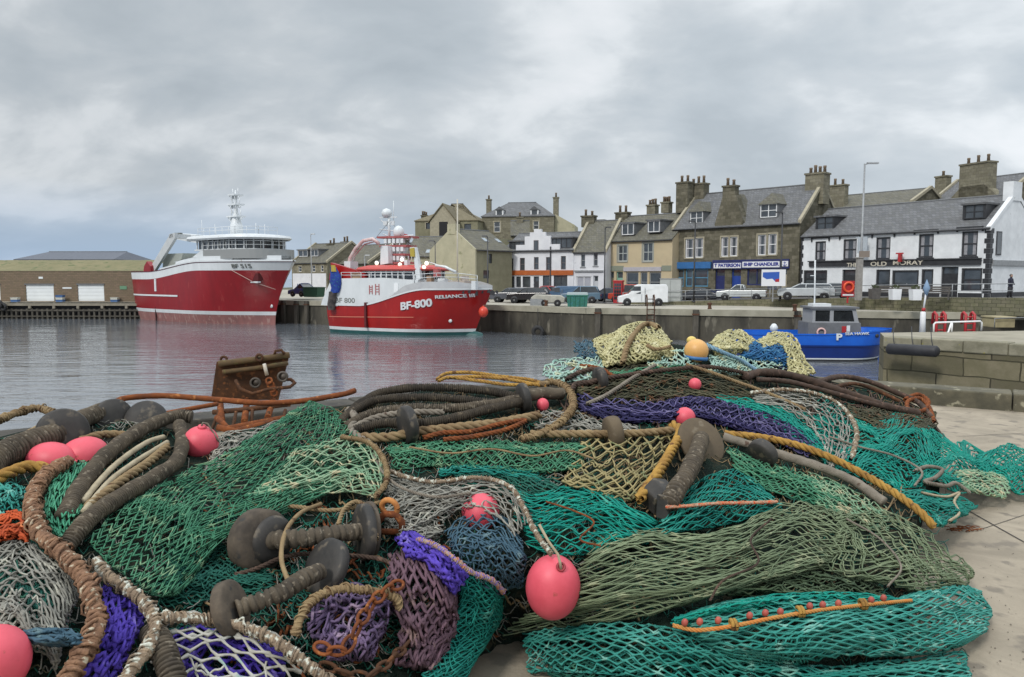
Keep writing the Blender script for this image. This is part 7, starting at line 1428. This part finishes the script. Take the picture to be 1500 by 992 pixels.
net('fishing_net', 'green net forming the lower right side of the central roll', [[(668,852),(690,838),(715,848),(738,872)],[(672,885),(695,880),(718,888),(732,900)],[(660,920),(685,922),(708,925),(722,925)],[(640,960),(665,962),(690,962),(706,952)],[(610,1000),(640,1002),(668,998),(690,985)]], 13, 32, M_teal, r=.0030, lift=.09, bulge=.10, layers=3, crease=.12, seed=91, gap=.016, close=.12, jit=0.08, folds=((.5, .5, .015),), edge=.35)
net('fishing_net', 'slate blue net on the shoulder of the central roll behind the egg float', [[(650,780),(690,752),(730,755),(765,790)],[(660,805),(695,785),(735,788),(768,815)],[(690,835),(712,822),(742,825),(765,842)],[(725,880),(735,868),(750,862),(762,862)]], 13, 18, M_slate, r=.0032, lift=.10, bulge=.08, layers=2, gap=.03, jit=.12, crease=.2, seed=92, close=.6)
net('fishing_net', 'grey net drawn over a pink float in the centre of the heap', [[(560,735),(600,715),(650,705),(710,700),(750,715),(775,760)],[(565,760),(605,740),(650,728),(705,722),(742,738),(765,775)],[(590,785),(620,770),(655,752),(695,745),(730,760),(755,790)]], 22, 15, M_grey, r=.0033, lift=.12, bulge=.07, layers=1, seed=93, close=.8, jit=.22)
net('fishing_net', 'grey net of long stretched meshes running to the rusty shackle', [[(566,690),(600,700),(640,708),(680,712)],[(560,715),(600,722),(640,726),(675,735)],[(565,740),(590,755),(620,765),(650,770)],[(560,775),(590,790),(615,795),(640,790)]], 9, 30, M_grey, r=.0028, lift=.08, bulge=.05, layers=2, seed=94, close=.8, jit=.25)
rope('frame_rope', 'grey frayed frame rope bending over the pink float in the centre', [(570,690,.14),(600,700,.15),(640,706,.17),(700,700,.2),(745,712,.2),(768,745,.2),(785,780,.2),(808,812,.22)], .0115, M_wrapc, 'wrapped')
rope('rope', 'orange speckled lacing along the purple strip', [(612,790,.22),(640,800,.24),(668,820,.24),(690,838,.22),(720,850,.2),(738,868,.17)], .011, mat('speckled_lacing', (.45,.17,.08), (.3,.3,.22), 40, .9, c3=(.18,.13,.4), c3amt=.5), 'wrapped')
# ================================================================ floats
def ray_at(px, py, dz=0, lift=0): return Vector(HP(px, py, lift))
def floatpx(label, px, py, rpx, m_, stretch=1.0, axis=(0,0,1), lift=.05, parts=True, cat='float', name='float'):
    c = Vector(HP(px, py, lift)); dist = (c-Vector((0,0,CAMZ))).length; return floatbody(name, label, c, rpx*dist/F*1.0, m_, stretch, axis, cat, parts)
t = floatpx('large pink egg shaped float hanging in front of the olive net', 810, 860, 38, M_pink, 1.24, (.06,-.25,1), .17, parts=False)
c0 = Vector(t.location); ax = Vector((.06,-.25,1)).normalized(); R0 = 38*(c0-Vector((0,0,CAMZ))).length/F; hp = c0+ax*R0*1.06+Vector((.02,-R0*.42,0))
MB().torus(hp-c0, (.1,-1,.5), .014, .006, 16, 6).build('eyelet', mat('dark_pink', (.30,.03,.04), rough=.6), t)
q = [hp-c0+Vector(v) for v in ((0,-.004,-.01),(-.004,-.012,.02),(-.012,-.002,.05),(-.05,.01,.10),(-.085,.03,.16))]; MB().tube(q, .0055, 8).build('lanyard', M_rcream, t)
floatpx('pink ball float resting left of the long green net', 294, 649, 23, M_pink, 1.02, (.2,-.2,1), .10)
floatpx('pink float on the left partly behind the black disc', 124, 670, 26, M_pink, 1.15, (1,.3,.2), .0)
floatpx('deep pink float lying under the thick hose at the left edge', 76, 676, 24, M_pink, 1.3, (1,-.1,-.1), .0)
floatpx('large pink float cut off at the bottom left corner', -8, 968, 37, M_pink, 1.1, (.1,-.1,1), .16, parts=False)
floatpx('pink float wrapped in grey net in the centre', 704, 750, 27, M_pink, 1.0, (0,0,1), .035, parts=False)
floatpx('small pink float on the crest of the brown net', 1018, 563, 9, M_pink, 1.0, (0,0,1), .10, parts=False)
floatpx('small pink float inside the ring of tan rope', 795, 593, 9, M_pink, 1.1, (0,0,1), .08, parts=False)
floatpx('pink float peeping over the worn brown disc', 1003, 612, 15, M_pink, 1.0, (0,0,1), .05, parts=False)
t = floatpx('amber ball float on the crest between the cream nets', 1020, 514, 17, M_yfl, 1.0, (.1,0,1), .16, parts=False); Rb = 17*(Vector(t.location)-Vector((0,0,CAMZ))).length/F
MB().lathe([(Rb*.99,-.045),(Rb*1.0,-.02)], (0,0,-.02), (.1,0,1), 24).build('blue_band', mat('float_blue', (.03,.14,.35), rough=.5), t)
floatpx('small yellow float touching the top of the amber ball float', 1013, 499, 7, mat('yellow_float_plastic', (.66,.50,.14), (.6,.45,.12), 4, .5), .9, (0,0,1), .14, parts=False)
# ================================================================ hoses and ground gear
t = thing('ground_gear', 'thick ribbed hose with a large black disc at the upper left', 'ground gear', tuple(HP(60, 650, 0)))
rope('hose', None, [(-40,700,.08),(0,668,.1),(40,652,.12),(75,638,.14),(95,628,.14)], .062, M_hose, 'ribbed', parent=t, pitch=.022); disc('bobbin', 92, 634, .118, M_disc, (.62,-.72,.2), .06, .22, parent=t)
rope('hose', None, [(100,625,.12),(125,612,.12),(150,603,.12),(168,598,.11)], .052, M_hose, 'ribbed', parent=t, pitch=.02); disc('bobbin', 166, 612, .105, M_disc, (.70,-.66,.2), .05, .04, parent=t)
d = disc('bobbin', 214, 617, .115, M_disc, (.15,-.95,.35), .05, .01); tag(d, 'black disc lying behind the thick hose near the rusty frame', 'bobbin')
rope('hose', 'thick ribbed hose sloping down left below the black discs', [(282,612,.13),(262,610,.15),(230,618,.15),(190,640,.15),(150,672,.14),(120,710,.12),(95,760,.06)], .036, M_hose, 'ribbed', pitch=.014, cat='hose', group=None, k=14)
rope('hose', 'thick ribbed hose bent back below the cream lines at the left', [(262,622,.1),(268,645,.12),(258,675,.13),(225,700,.13),(190,720,.13),(150,745,.12),(118,772,.10),(95,800,.03)], .034, M_hose, 'ribbed', pitch=.013, cat='hose', k=14)
rope('rope', 'cream rope lying between the two thick hoses, upper of the pair', [(240,640,.14),(215,648,.15),(180,672,.15),(150,700,.14),(122,735,.12)], .0125, M_rcream, 'smooth')
rope('rope', 'cream rope lying between the two thick hoses, lower of the pair', [(245,648,.14),(225,660,.15),(190,682,.15),(160,706,.14),(122,750,.12)], .012, M_rcream, 'smooth')
rope('rope', 'brown twisted rope beside the cream ropes at the left', [(245,655,.12),(218,678,.13),(190,696,.13),(160,718,.12),(130,742,.1)], .021, M_rtan, 'twist')
rope('rope', 'yellow brown rope at the upper left edge against the water', [(-30,628,.06),(5,612,.1),(30,604,.12),(55,598,.12),(85,606,.1),(130,606,.08)], .022, M_rtan, 'wrapped')
rope('rope', 'pale rope passing behind the large black disc at the left', [(-20,668,.08),(20,645,.12),(60,624,.14),(95,610,.12)], .013, M_rtan, 'smooth')
rope('rope', 'mustard twisted rope at the left edge under the thick hose', [(-30,712,.08),(0,698,.12),(20,690,.13),(45,684,.1),(80,690,.05)], .026, M_ryel, 'twist')
rope('rope', 'brown twisted rope under the second black disc', [(118,645,.08),(140,638,.1),(170,636,.08),(195,640,.05)], .02, M_rtan, 'twist')
rope('frame_rope', 'heavy rust brown frame rope winding down the left foreground', [(100,676,.10),(75,690,.14),(56,712,.16),(48,745,.17),(62,785,.18),(95,812,.19),(125,850,.19),(140,890,.19),(138,925,.19),(120,960,.18),(95,1000,.15)], .030, M_wrap, 'wrapped', k=16)
rope('frame_rope', 'pale speckled frame rope curving right of the violet net', [(140,822,.10),(155,842,.13),(185,862,.15),(215,885,.16),(228,915,.17),(215,950,.17),(190,985,.16),(170,1020,.12)], .022, M_wrapc, 'wrapped', k=14)
rope('hose', 'short ribbed hose at the bottom beside the pale frame rope', [(222,925,.08),(238,950,.12),(250,985,.13),(256,1025,.1)], .040, M_hose, 'ribbed', pitch=.014, cat='hose', k=14)
net('fishing_net', 'slate rag of netting wound over the heavy frame rope', [[(35,925),(70,920),(100,925),(125,935)],[(35,938),(70,945),(100,945),(125,945)]], 6, 8, M_slate, r=.004, lift=.24, bulge=.04, layers=2, seed=95)
# middle hose bundle
H_ = [(.028, [(500,618,.03),(530,590,.06),(570,572,.10),(640,568,.12),(710,572,.12),(760,582,.12)], M_hosed, 'topmost dark hose of the bundle on the crest'),
 (.026, [(505,612,.04),(545,588,.08),(600,582,.11),(660,584,.12),(720,590,.12),(765,592,.1)], M_hosed, 'second dark hose of the bundle on the crest'),
 (.028, [(508,625,.06),(545,606,.10),(600,598,.13),(660,598,.14),(720,592,.15),(762,584,.14)], M_hose, 'pale brown hose ending at the upright black disc'),
 (.028, [(515,632,.05),(560,620,.10),(610,620,.13),(660,614,.14),(715,600,.15),(765,588,.14)], M_hosed, 'dark hose running through the lower disc of the bundle'),
 (.018, [(512,630,.09),(550,612,.14),(600,604,.16),(650,604,.15)], M_rgrey, 'thin grey rope over the hose bundle'),
 (.022, [(510,600,.04),(520,612,.08),(515,632,.07),(540,650,.04)], M_rgrey, 'rope turned down at the left end of the hose bundle'),
 (.026, [(520,640,.03),(570,640,.07),(620,632,.09),(680,625,.10),(740,618,.09),(790,608,.06)], M_rtan, 'brown rope along the foot of the hose bundle')]
for R, pts, m_, l in H_: rope('hose' if m_ in (M_hosed, M_hose) else 'rope', l, pts, R, m_, 'ribbed' if m_ in (M_hosed, M_hose) else 'twist', cat='hose' if m_ in (M_hosed, M_hose) else 'rope', pitch=.013 if m_ in (M_hosed, M_hose) else None)
d = disc('bobbin', 767, 582, .088, M_disc, (.93,.3,.15), .045, .22); tag(d, 'upright black disc at the right end of the hose bundle', 'bobbin')
d = disc('bobbin', 597, 622, .105, M_disc, (.85,.5,.1), .05, .22); tag(d, 'dark grey disc in the lower left of the hose bundle', 'bobbin')
rope('hose', 'short hose stub right of the upright black disc', [(770,580,.12),(790,576,.14),(812,577,.12),(822,578,.08)], .040, M_hose, 'wormed', cat='hose')
rope('rope', 'tan served rope bent in a ring at the end of the hose bundle', [(790,564,.08),(815,560,.12),(836,575,.14),(838,598,.14),(820,620,.14),(790,636,.12),(765,644,.08)], .024, M_rtan, 'wrapped')
rope('rope', 'golden rope coil against the water behind the hose bundle', [(640,556,.04),(655,547,.06),(690,546,.06),(730,551,.07),(775,556,.07),(790,562,.06),(750,564,.08),(700,558,.08),(660,553,.08),(642,558,.06)], .012, M_ryel, 'twist')
rope('rope', 'second golden rope lying along the crest behind the hose bundle', [(655,553,.1),(700,552,.1),(745,556,.1),(800,566,.08)], .012, M_ryel, 'twist')
rope('rope', 'orange brown rope tangle under the hose bundle', [(620,642,.08),(650,634,.12),(690,632,.12),(730,622,.12),(770,616,.1),(740,630,.12),(690,640,.12),(650,644,.1)], .014, M_rust, 'twist')
# long ropes to the right
rope('rope', 'long golden twisted rope running down right over the green nets', [(1062,636,.10),(1110,640,.14),(1160,650,.16),(1215,670,.18),(1265,695,.18),(1310,722,.18),(1345,748,.16),(1368,772,.12)], .022, M_ryel, 'twist')
rope('rope', 'long grey brown served rope below the golden rope', [(1060,640,.07),(1100,652,.10),(1150,668,.12),(1200,684,.13),(1250,705,.13),(1295,735,.12)], .026, M_rgrey, 'wormed')
d = disc('bobbin', 1117, 664, .085, M_disc, (.7,.5,.4), .06, .18); tag(d, 'black disc threaded on the long grey brown rope', 'bobbin')
# the worn disc with ribbed stem and black block
t = thing('ground_gear', 'large worn brown disc with a ribbed stem standing in the middle of the heap', 'ground gear', tuple(HP(1020, 670, 0)))
disc('bobbin', 1027, 648, .147, M_discb, (.35,-.72,.55), .03, .16, parent=t)
rope('stem', None, [(1028,642,.21),(1020,665,.27),(1008,690,.26),(994,715,.22),(980,740,.14)], .045, M_hose, 'ribbed', parent=t, pitch=.026, k=16)
bc = Vector(HP(965, 728, .12))-Vector(t.location); mb = MB(); mb.M = Matrix.Translation(bc) @ Matrix.Rotation(.5, 4, 'Z') @ Matrix.Rotation(.35, 4, 'X'); mb.prism([(-.05,-.06),(.05,-.07),(.075,-.01),(.06,.06),(-.02,.08),(-.065,.03)], -.05, .05, 'y'); b_ = mb.build('rubber_block', M_disc, t, bevel=.008)
bc = Vector(HP(975, 742, .14))-Vector(t.location); mb = MB(); mb.M = Matrix.Translation(bc) @ Matrix.Rotation(.9, 4, 'Z'); mb.prism([(-.04,-.05),(.04,-.05),(.05,.04),(-.03,.06)], -.03, .03, 'y').build('rubber_block', M_disc, t, bevel=.006)
# bobbin gear in the left centre hollow
t = thing('bobbin_gear', 'grey worn bobbins on a ribbed shaft in the hollow left of centre', 'ground gear', tuple(HP(450, 800, 0)))
def thick(px, py, R, axis, th, lift, m_, parent, flat=0): 
    c = Vector(HP(px, py, lift))-Vector(parent.location); return MB().lathe([(.001,-th/2),(R*.6,-th/2),(R*.9,-th*.42),(R,-th*.3),(R,th*.3),(R*.9,th*.42),(R*.6,th/2),(.001,th/2)], c, axis, 30).build('bobbin', m_, parent)
thick(380, 792, .122, (.80,-.58,.1), .10, .15, M_wood, t); thick(394, 790, .093, (.80,-.58,.1), .10, .16, M_disc, t)
rope('shaft', None, [(385,792,.14),(430,790,.20),(480,784,.20),(530,778,.14)], .036, M_hose, 'ribbed', parent=t, pitch=.030, k=16)
thick(533, 780, .115, (-.86,-.48,.1), .05, .14, M_disc, t); thick(541, 777, .118, (-.86,-.48,.1), .03, .11, M_wood, t)
rope('shaft', None, [(470,835,.18),(440,850,.22),(405,872,.22),(348,893,.20)], .032, M_hose, 'ribbed', parent=t, pitch=.024, k=16)
t2 = thing('bobbin_gear', 'shorter bobbin pair with an end plate pointing down left', 'ground gear', tuple(HP(420, 860, 0)))
thick(478, 830, .105, (-.55,-.62,.5), .05, .15, M_disc, t2); 
for ch in list(t.children): 
    if ch.name.startswith('shaft.'): ch.parent = t2; ch.matrix_parent_inverse = Matrix.Translation(t2.location).inverted()
thick(338, 892, .095, (.9,-.05,.35), .05, .20, M_wood, t2)
rope('rope', 'thin tan rope looped over the grey bobbin shaft', [(425,858,.2),(412,820,.26),(418,780,.28),(440,752,.26),(470,738,.2)], .0085, M_rtan, 'smooth')
rope('rope', 'tan rope arched over the right bobbin of the hollow', [(495,770,.2),(505,745,.22),(525,735,.22),(545,755,.2),(552,790,.18)], .010, M_rtan, 'twist')
# rusty shackle by the bobbins
def chain(name, label, pts, R, r, m_, cat='chain'):
    W_ = path(pts, R, R*2.35, .004, 5); mb = MB(); c0 = Vector(W_[0])
    for i in range(len(W_)-1):
        a, b = Vector(W_[i]), Vector(W_[i+1]); d = (b-a).normalized(); s_ = d.cross(Vector((.1,-.5,.85))).normalized(); n_ = d.cross(s_)
        ax_ = (s_ if i % 2 else n_)+.25*(n_ if i % 2 else s_); mb.torus((a+b)/2-c0, ax_, R, r, 14, 7, sx=1.65, up=d)
    o = mb.build(name, m_); o.location = c0; tag(o, label, cat); return o
chain('chain', 'rusty chain draped over the mauve net bag', [(590,855,.22),(560,870,.25),(535,895,.27),(520,925,.26),(500,955,.22),(462,945,.18)], .018, .0062, M_rust)
chain('chain', 'rusty chain lying along the bottom below the mauve net bag', [(470,975,.14),(500,985,.15),(535,992,.16),(560,975,.16),(600,940,.12)], .018, .0065, M_rustd)
t = thing('shackle', 'orange rusty shackle beside the right bobbin', 'shackle', tuple(HP(572, 762, .16)))
mb = MB(); mb.tube([(-.055,0,-.055),(-.05,-.02,.0),(-.02,-.03,.035),(.025,-.03,.035),(.05,-.02,.0),(.05,0,-.055)], .015, 10).build('bow', M_rust, t); MB().tube([(-.075,0,-.05),(.08,0,-.05)], .013, 10).lathe([(.024,0),(.024,.018),(.001,.02)], (.08,0,-.05), (1,0,0), 6).build('pin', M_rust, t)
MB().torus((.0,-.02,.06), (.3,1,.2), .035, .012, 16, 8).build('ring', mat('bright_rust', (.48,.20,.05), (.3,.1,.03), 14, .8, bump=.5, bscale=70, bdist=.003), t)
# ================================================================ rusty trawl frame on the quay edge
c = Vector(P(368, 590, 7.3)); c.z = .0
t = thing('rusty_trawl_box', 'rusty steel box with ring eyes standing on the quay edge against the water', 'trawl gear', c)
def L(px, py, Y): return Vector(P(px, py, Y))-c
def quadplate(mb, pts, thk):
    p = [Vector(q) for q in pts]; n = (p[1]-p[0]).cross(p[2]-p[0]).normalized()*thk; k = len(p); mb.add(list(p)+[q+n for q in p], [tuple(range(k-1,-1,-1)), tuple(range(k,2*k))]+[(i,(i+1)%k,k+(i+1)%k,k+i) for i in range(k)])
mb = MB(); quadplate(mb, [L(314,585,7.2),L(408,585,7.4),L(424,518,7.4),L(322,531,7.2)], .03); quadplate(mb, [L(314,585,7.22),L(322,531,7.22),L(330,528,7.62),L(326,585,7.62)], .03); quadplate(mb, [L(408,585,7.4),L(424,518,7.4),L(421,516,7.8),L(408,580,7.8)], .03); mb.build('box_plate', M_rustd, t)
mb = MB(); mb.tube([L(320,533,7.15),L(372,527,7.22),L(424,520,7.36)], .03, 8).tube([L(326,545,7.15),L(370,540,7.2),L(422,532,7.33)], .022, 8); mb.build('top_bar', mat('mossy_rust', (.13,.075,.03), (.07,.05,.025), 9, .9, c3=(.13,.12,.04), c3amt=.6, bump=.5, bscale=50, bdist=.004), t)
for a, b in ((328,524), (380,521)): MB().torus(L(a, b+3, 7.2), (0,1,0), .03, .013, 14, 8).build('lug', M_rustd, t)
mb = MB(); mb.tube([L(401,521,7.3),L(404,514,7.3),L(412,513,7.3),L(417,519,7.3)], .014, 8).build('hook', M_rustd, t)
for px, py in ((374,561), (414,552)): MB().torus(L(px, py, 7.1), (.2,-1,.1), .042, .012, 20, 8).lathe([(.04,0),(.036,.03),(.001,.03)], L(px, py, 7.1), (.1,1,0), 18).build('ring_eye', mat('worn_steel', (.12,.10,.085), (.06,.05,.04), 8, .6, metal=.4), t)
MB().tube([L(345,557,7.12),L(352,570,7.08),L(370,577,7.05),L(395,570,7.05),L(425,567,7.1),L(432,561,7.15),L(426,556,7.2),L(420,556,7.2)], .017, 8).build('bail', M_rustd, t)
MB().tube([L(387,533,7.1),L(391,550,7.08)], .017, 8).build('white_pin', mat('worn_white_pin', (.55,.52,.46), (.35,.28,.2), 9, .6), t)
mb = MB(); 
for k_ in range(4): mb.torus(L(394+k_*2.5, 558+k_*6, 7.06), (.3*(k_ % 2),-1,.4*((k_+1) % 2)), .028, .011, 12, 7)
mb.build('chain', M_rust, t)
mb = MB(); mb.tube([L(318,612,6.7),L(335,628,6.5),L(420,612,6.8)], .03, 8).tube([L(322,586,7.2),L(325,618,6.65)], .03, 8).tube([L(362,586,7.25),L(358,618,6.65)], .03, 8).tube([L(400,586,7.3),L(392,612,6.75)], .03, 8).tube([L(318,626,6.3),L(345,632,6.3),L(400,618,6.5)], .028, 8); mb.build('base_frame', M_rust, t)
rope('pipe', 'long rusty pipe lying across the back of the heap at the left', [(165,592,.02),(185,583,.05),(240,580,.1),(310,585,.1),(380,590,.1),(440,588,.08),(500,578,.06),(520,572,.04)], .018, M_rust, 'smooth', cat='pipe')
rope('pipe', 'second rusty bar rising from the hoses toward the rusty box', [(215,612,.08),(250,604,.1),(290,597,.1),(318,592,.08)], .014, M_rust, 'smooth', cat='pipe')

rope('rope', 'tan rope slung between the bobbins and the pale green wide mesh net', [(392,745,.1),(430,742,.16),(480,748,.18),(530,742,.16),(560,735,.12)], .009, M_rtan, 'twist')
rope('rope', 'rust brown rope lying in the hollow under the bobbin shaft', [(330,845,.04),(370,835,.06),(420,815,.08),(470,812,.08),(560,820,.06),(590,845,.05)], .009, M_tar, 'twist')
rope('rope', 'grey rope crossing the pale mesh from the hose bundle', [(540,650,.12),(560,690,.2),(590,715,.2),(640,728,.2),(690,722,.22)], .007, M_rgrey, 'twist')
rope('rope', 'thin tan line wandering across the flat green net', [(600,655,.16),(660,664,.17),(720,658,.17),(780,668,.17),(830,660,.16),(870,672,.16)], .005, M_rtan, 'twist')
rope('rope', 'dark cord dropped over the large olive net', [(1130,760,.24),(1100,790,.26),(1110,825,.26),(1060,850,.24),(1040,880,.2)], .0045, M_tar, 'twist')
rope('rope', 'frayed green grey cord running over the right olive fold', [(1240,760,.2),(1290,790,.26),(1320,830,.28),(1300,860,.24)], .0045, M_rgrey, 'twist')
rope('rope', 'brown cord crossing the bright teal net on the right', [(1215,640,.18),(1260,655,.2),(1310,668,.2),(1350,690,.18),(1340,712,.15)], .007, M_rgrey, 'twist')
rope('rope', 'thin orange brown cord bent over the teal net left of the olive net', [(800,735,.18),(840,748,.2),(870,765,.2),(850,790,.2),(880,800,.18)], .004, M_rust, 'twist')

mb = MB()
for i_ in range(5):
    a_ = L(322+i_*24, 600+3*(i_ % 2), 6.9-.1*(i_ % 2)); mb.tube([a_, a_+Vector((.04*(i_ % 3-1), -.25, -.28-.05*(i_ % 2)))], .016, 6)
mb.tube([L(312,604,6.9), L(360,600,6.9), L(425,592,7.1)], .024, 8).build('cross_brace', M_rustd, t)
# ---------------------------------------------------------------- litter on the slab
g_ = random.Random(3); mb = MB()
for i in range(190):
    px = g_.uniform(1250, 1560); py = g_.uniform(585, 1000)
    if px < 1400-(0 if py < 700 else 0) and py > 640: px = g_.uniform(1440, 1560)
    p = Vector(PZ(px, py, .003)); r = g_.uniform(.0015, .005); k = [Vector((math.cos(a)*r*g_.uniform(.6, 1.3), math.sin(a)*r*g_.uniform(.6, 1.3), 0)) for a in (0, 1.3, 2.5, 3.8, 5)]
    mb.add([p+v for v in k]+[p+v*.5+Vector((0, 0, r*.8)) for v in k], [(0,1,6,5),(1,2,7,6),(2,3,8,7),(3,4,9,8),(4,0,5,9),(5,6,7,8,9)])
o = mb.build('grit', mat('grit', (.12,.10,.08), (.22,.19,.15), 40, .9)); tag(o, 'scattered grit and flakes on the concrete beside the nets', 'grit', kind='stuff')
mb = MB(); p = Vector(PZ(1396, 776, .004))
for i in range(26):
    a = g_.uniform(-.3, .3); q = p+Vector((g_.uniform(-.05, .16), g_.uniform(-.05, .05), g_.uniform(0, .01))); l = g_.uniform(.02, .06); mb.tube([q, q+Vector((l*.6, l*a, .006)), q+Vector((l, l*a*1.5, 0))], .003, 5)
o = mb.build('twine_scraps', M_rust); tag(o, 'rust brown twine scraps on the concrete by the end of the golden rope', 'twine scraps', kind='stuff')
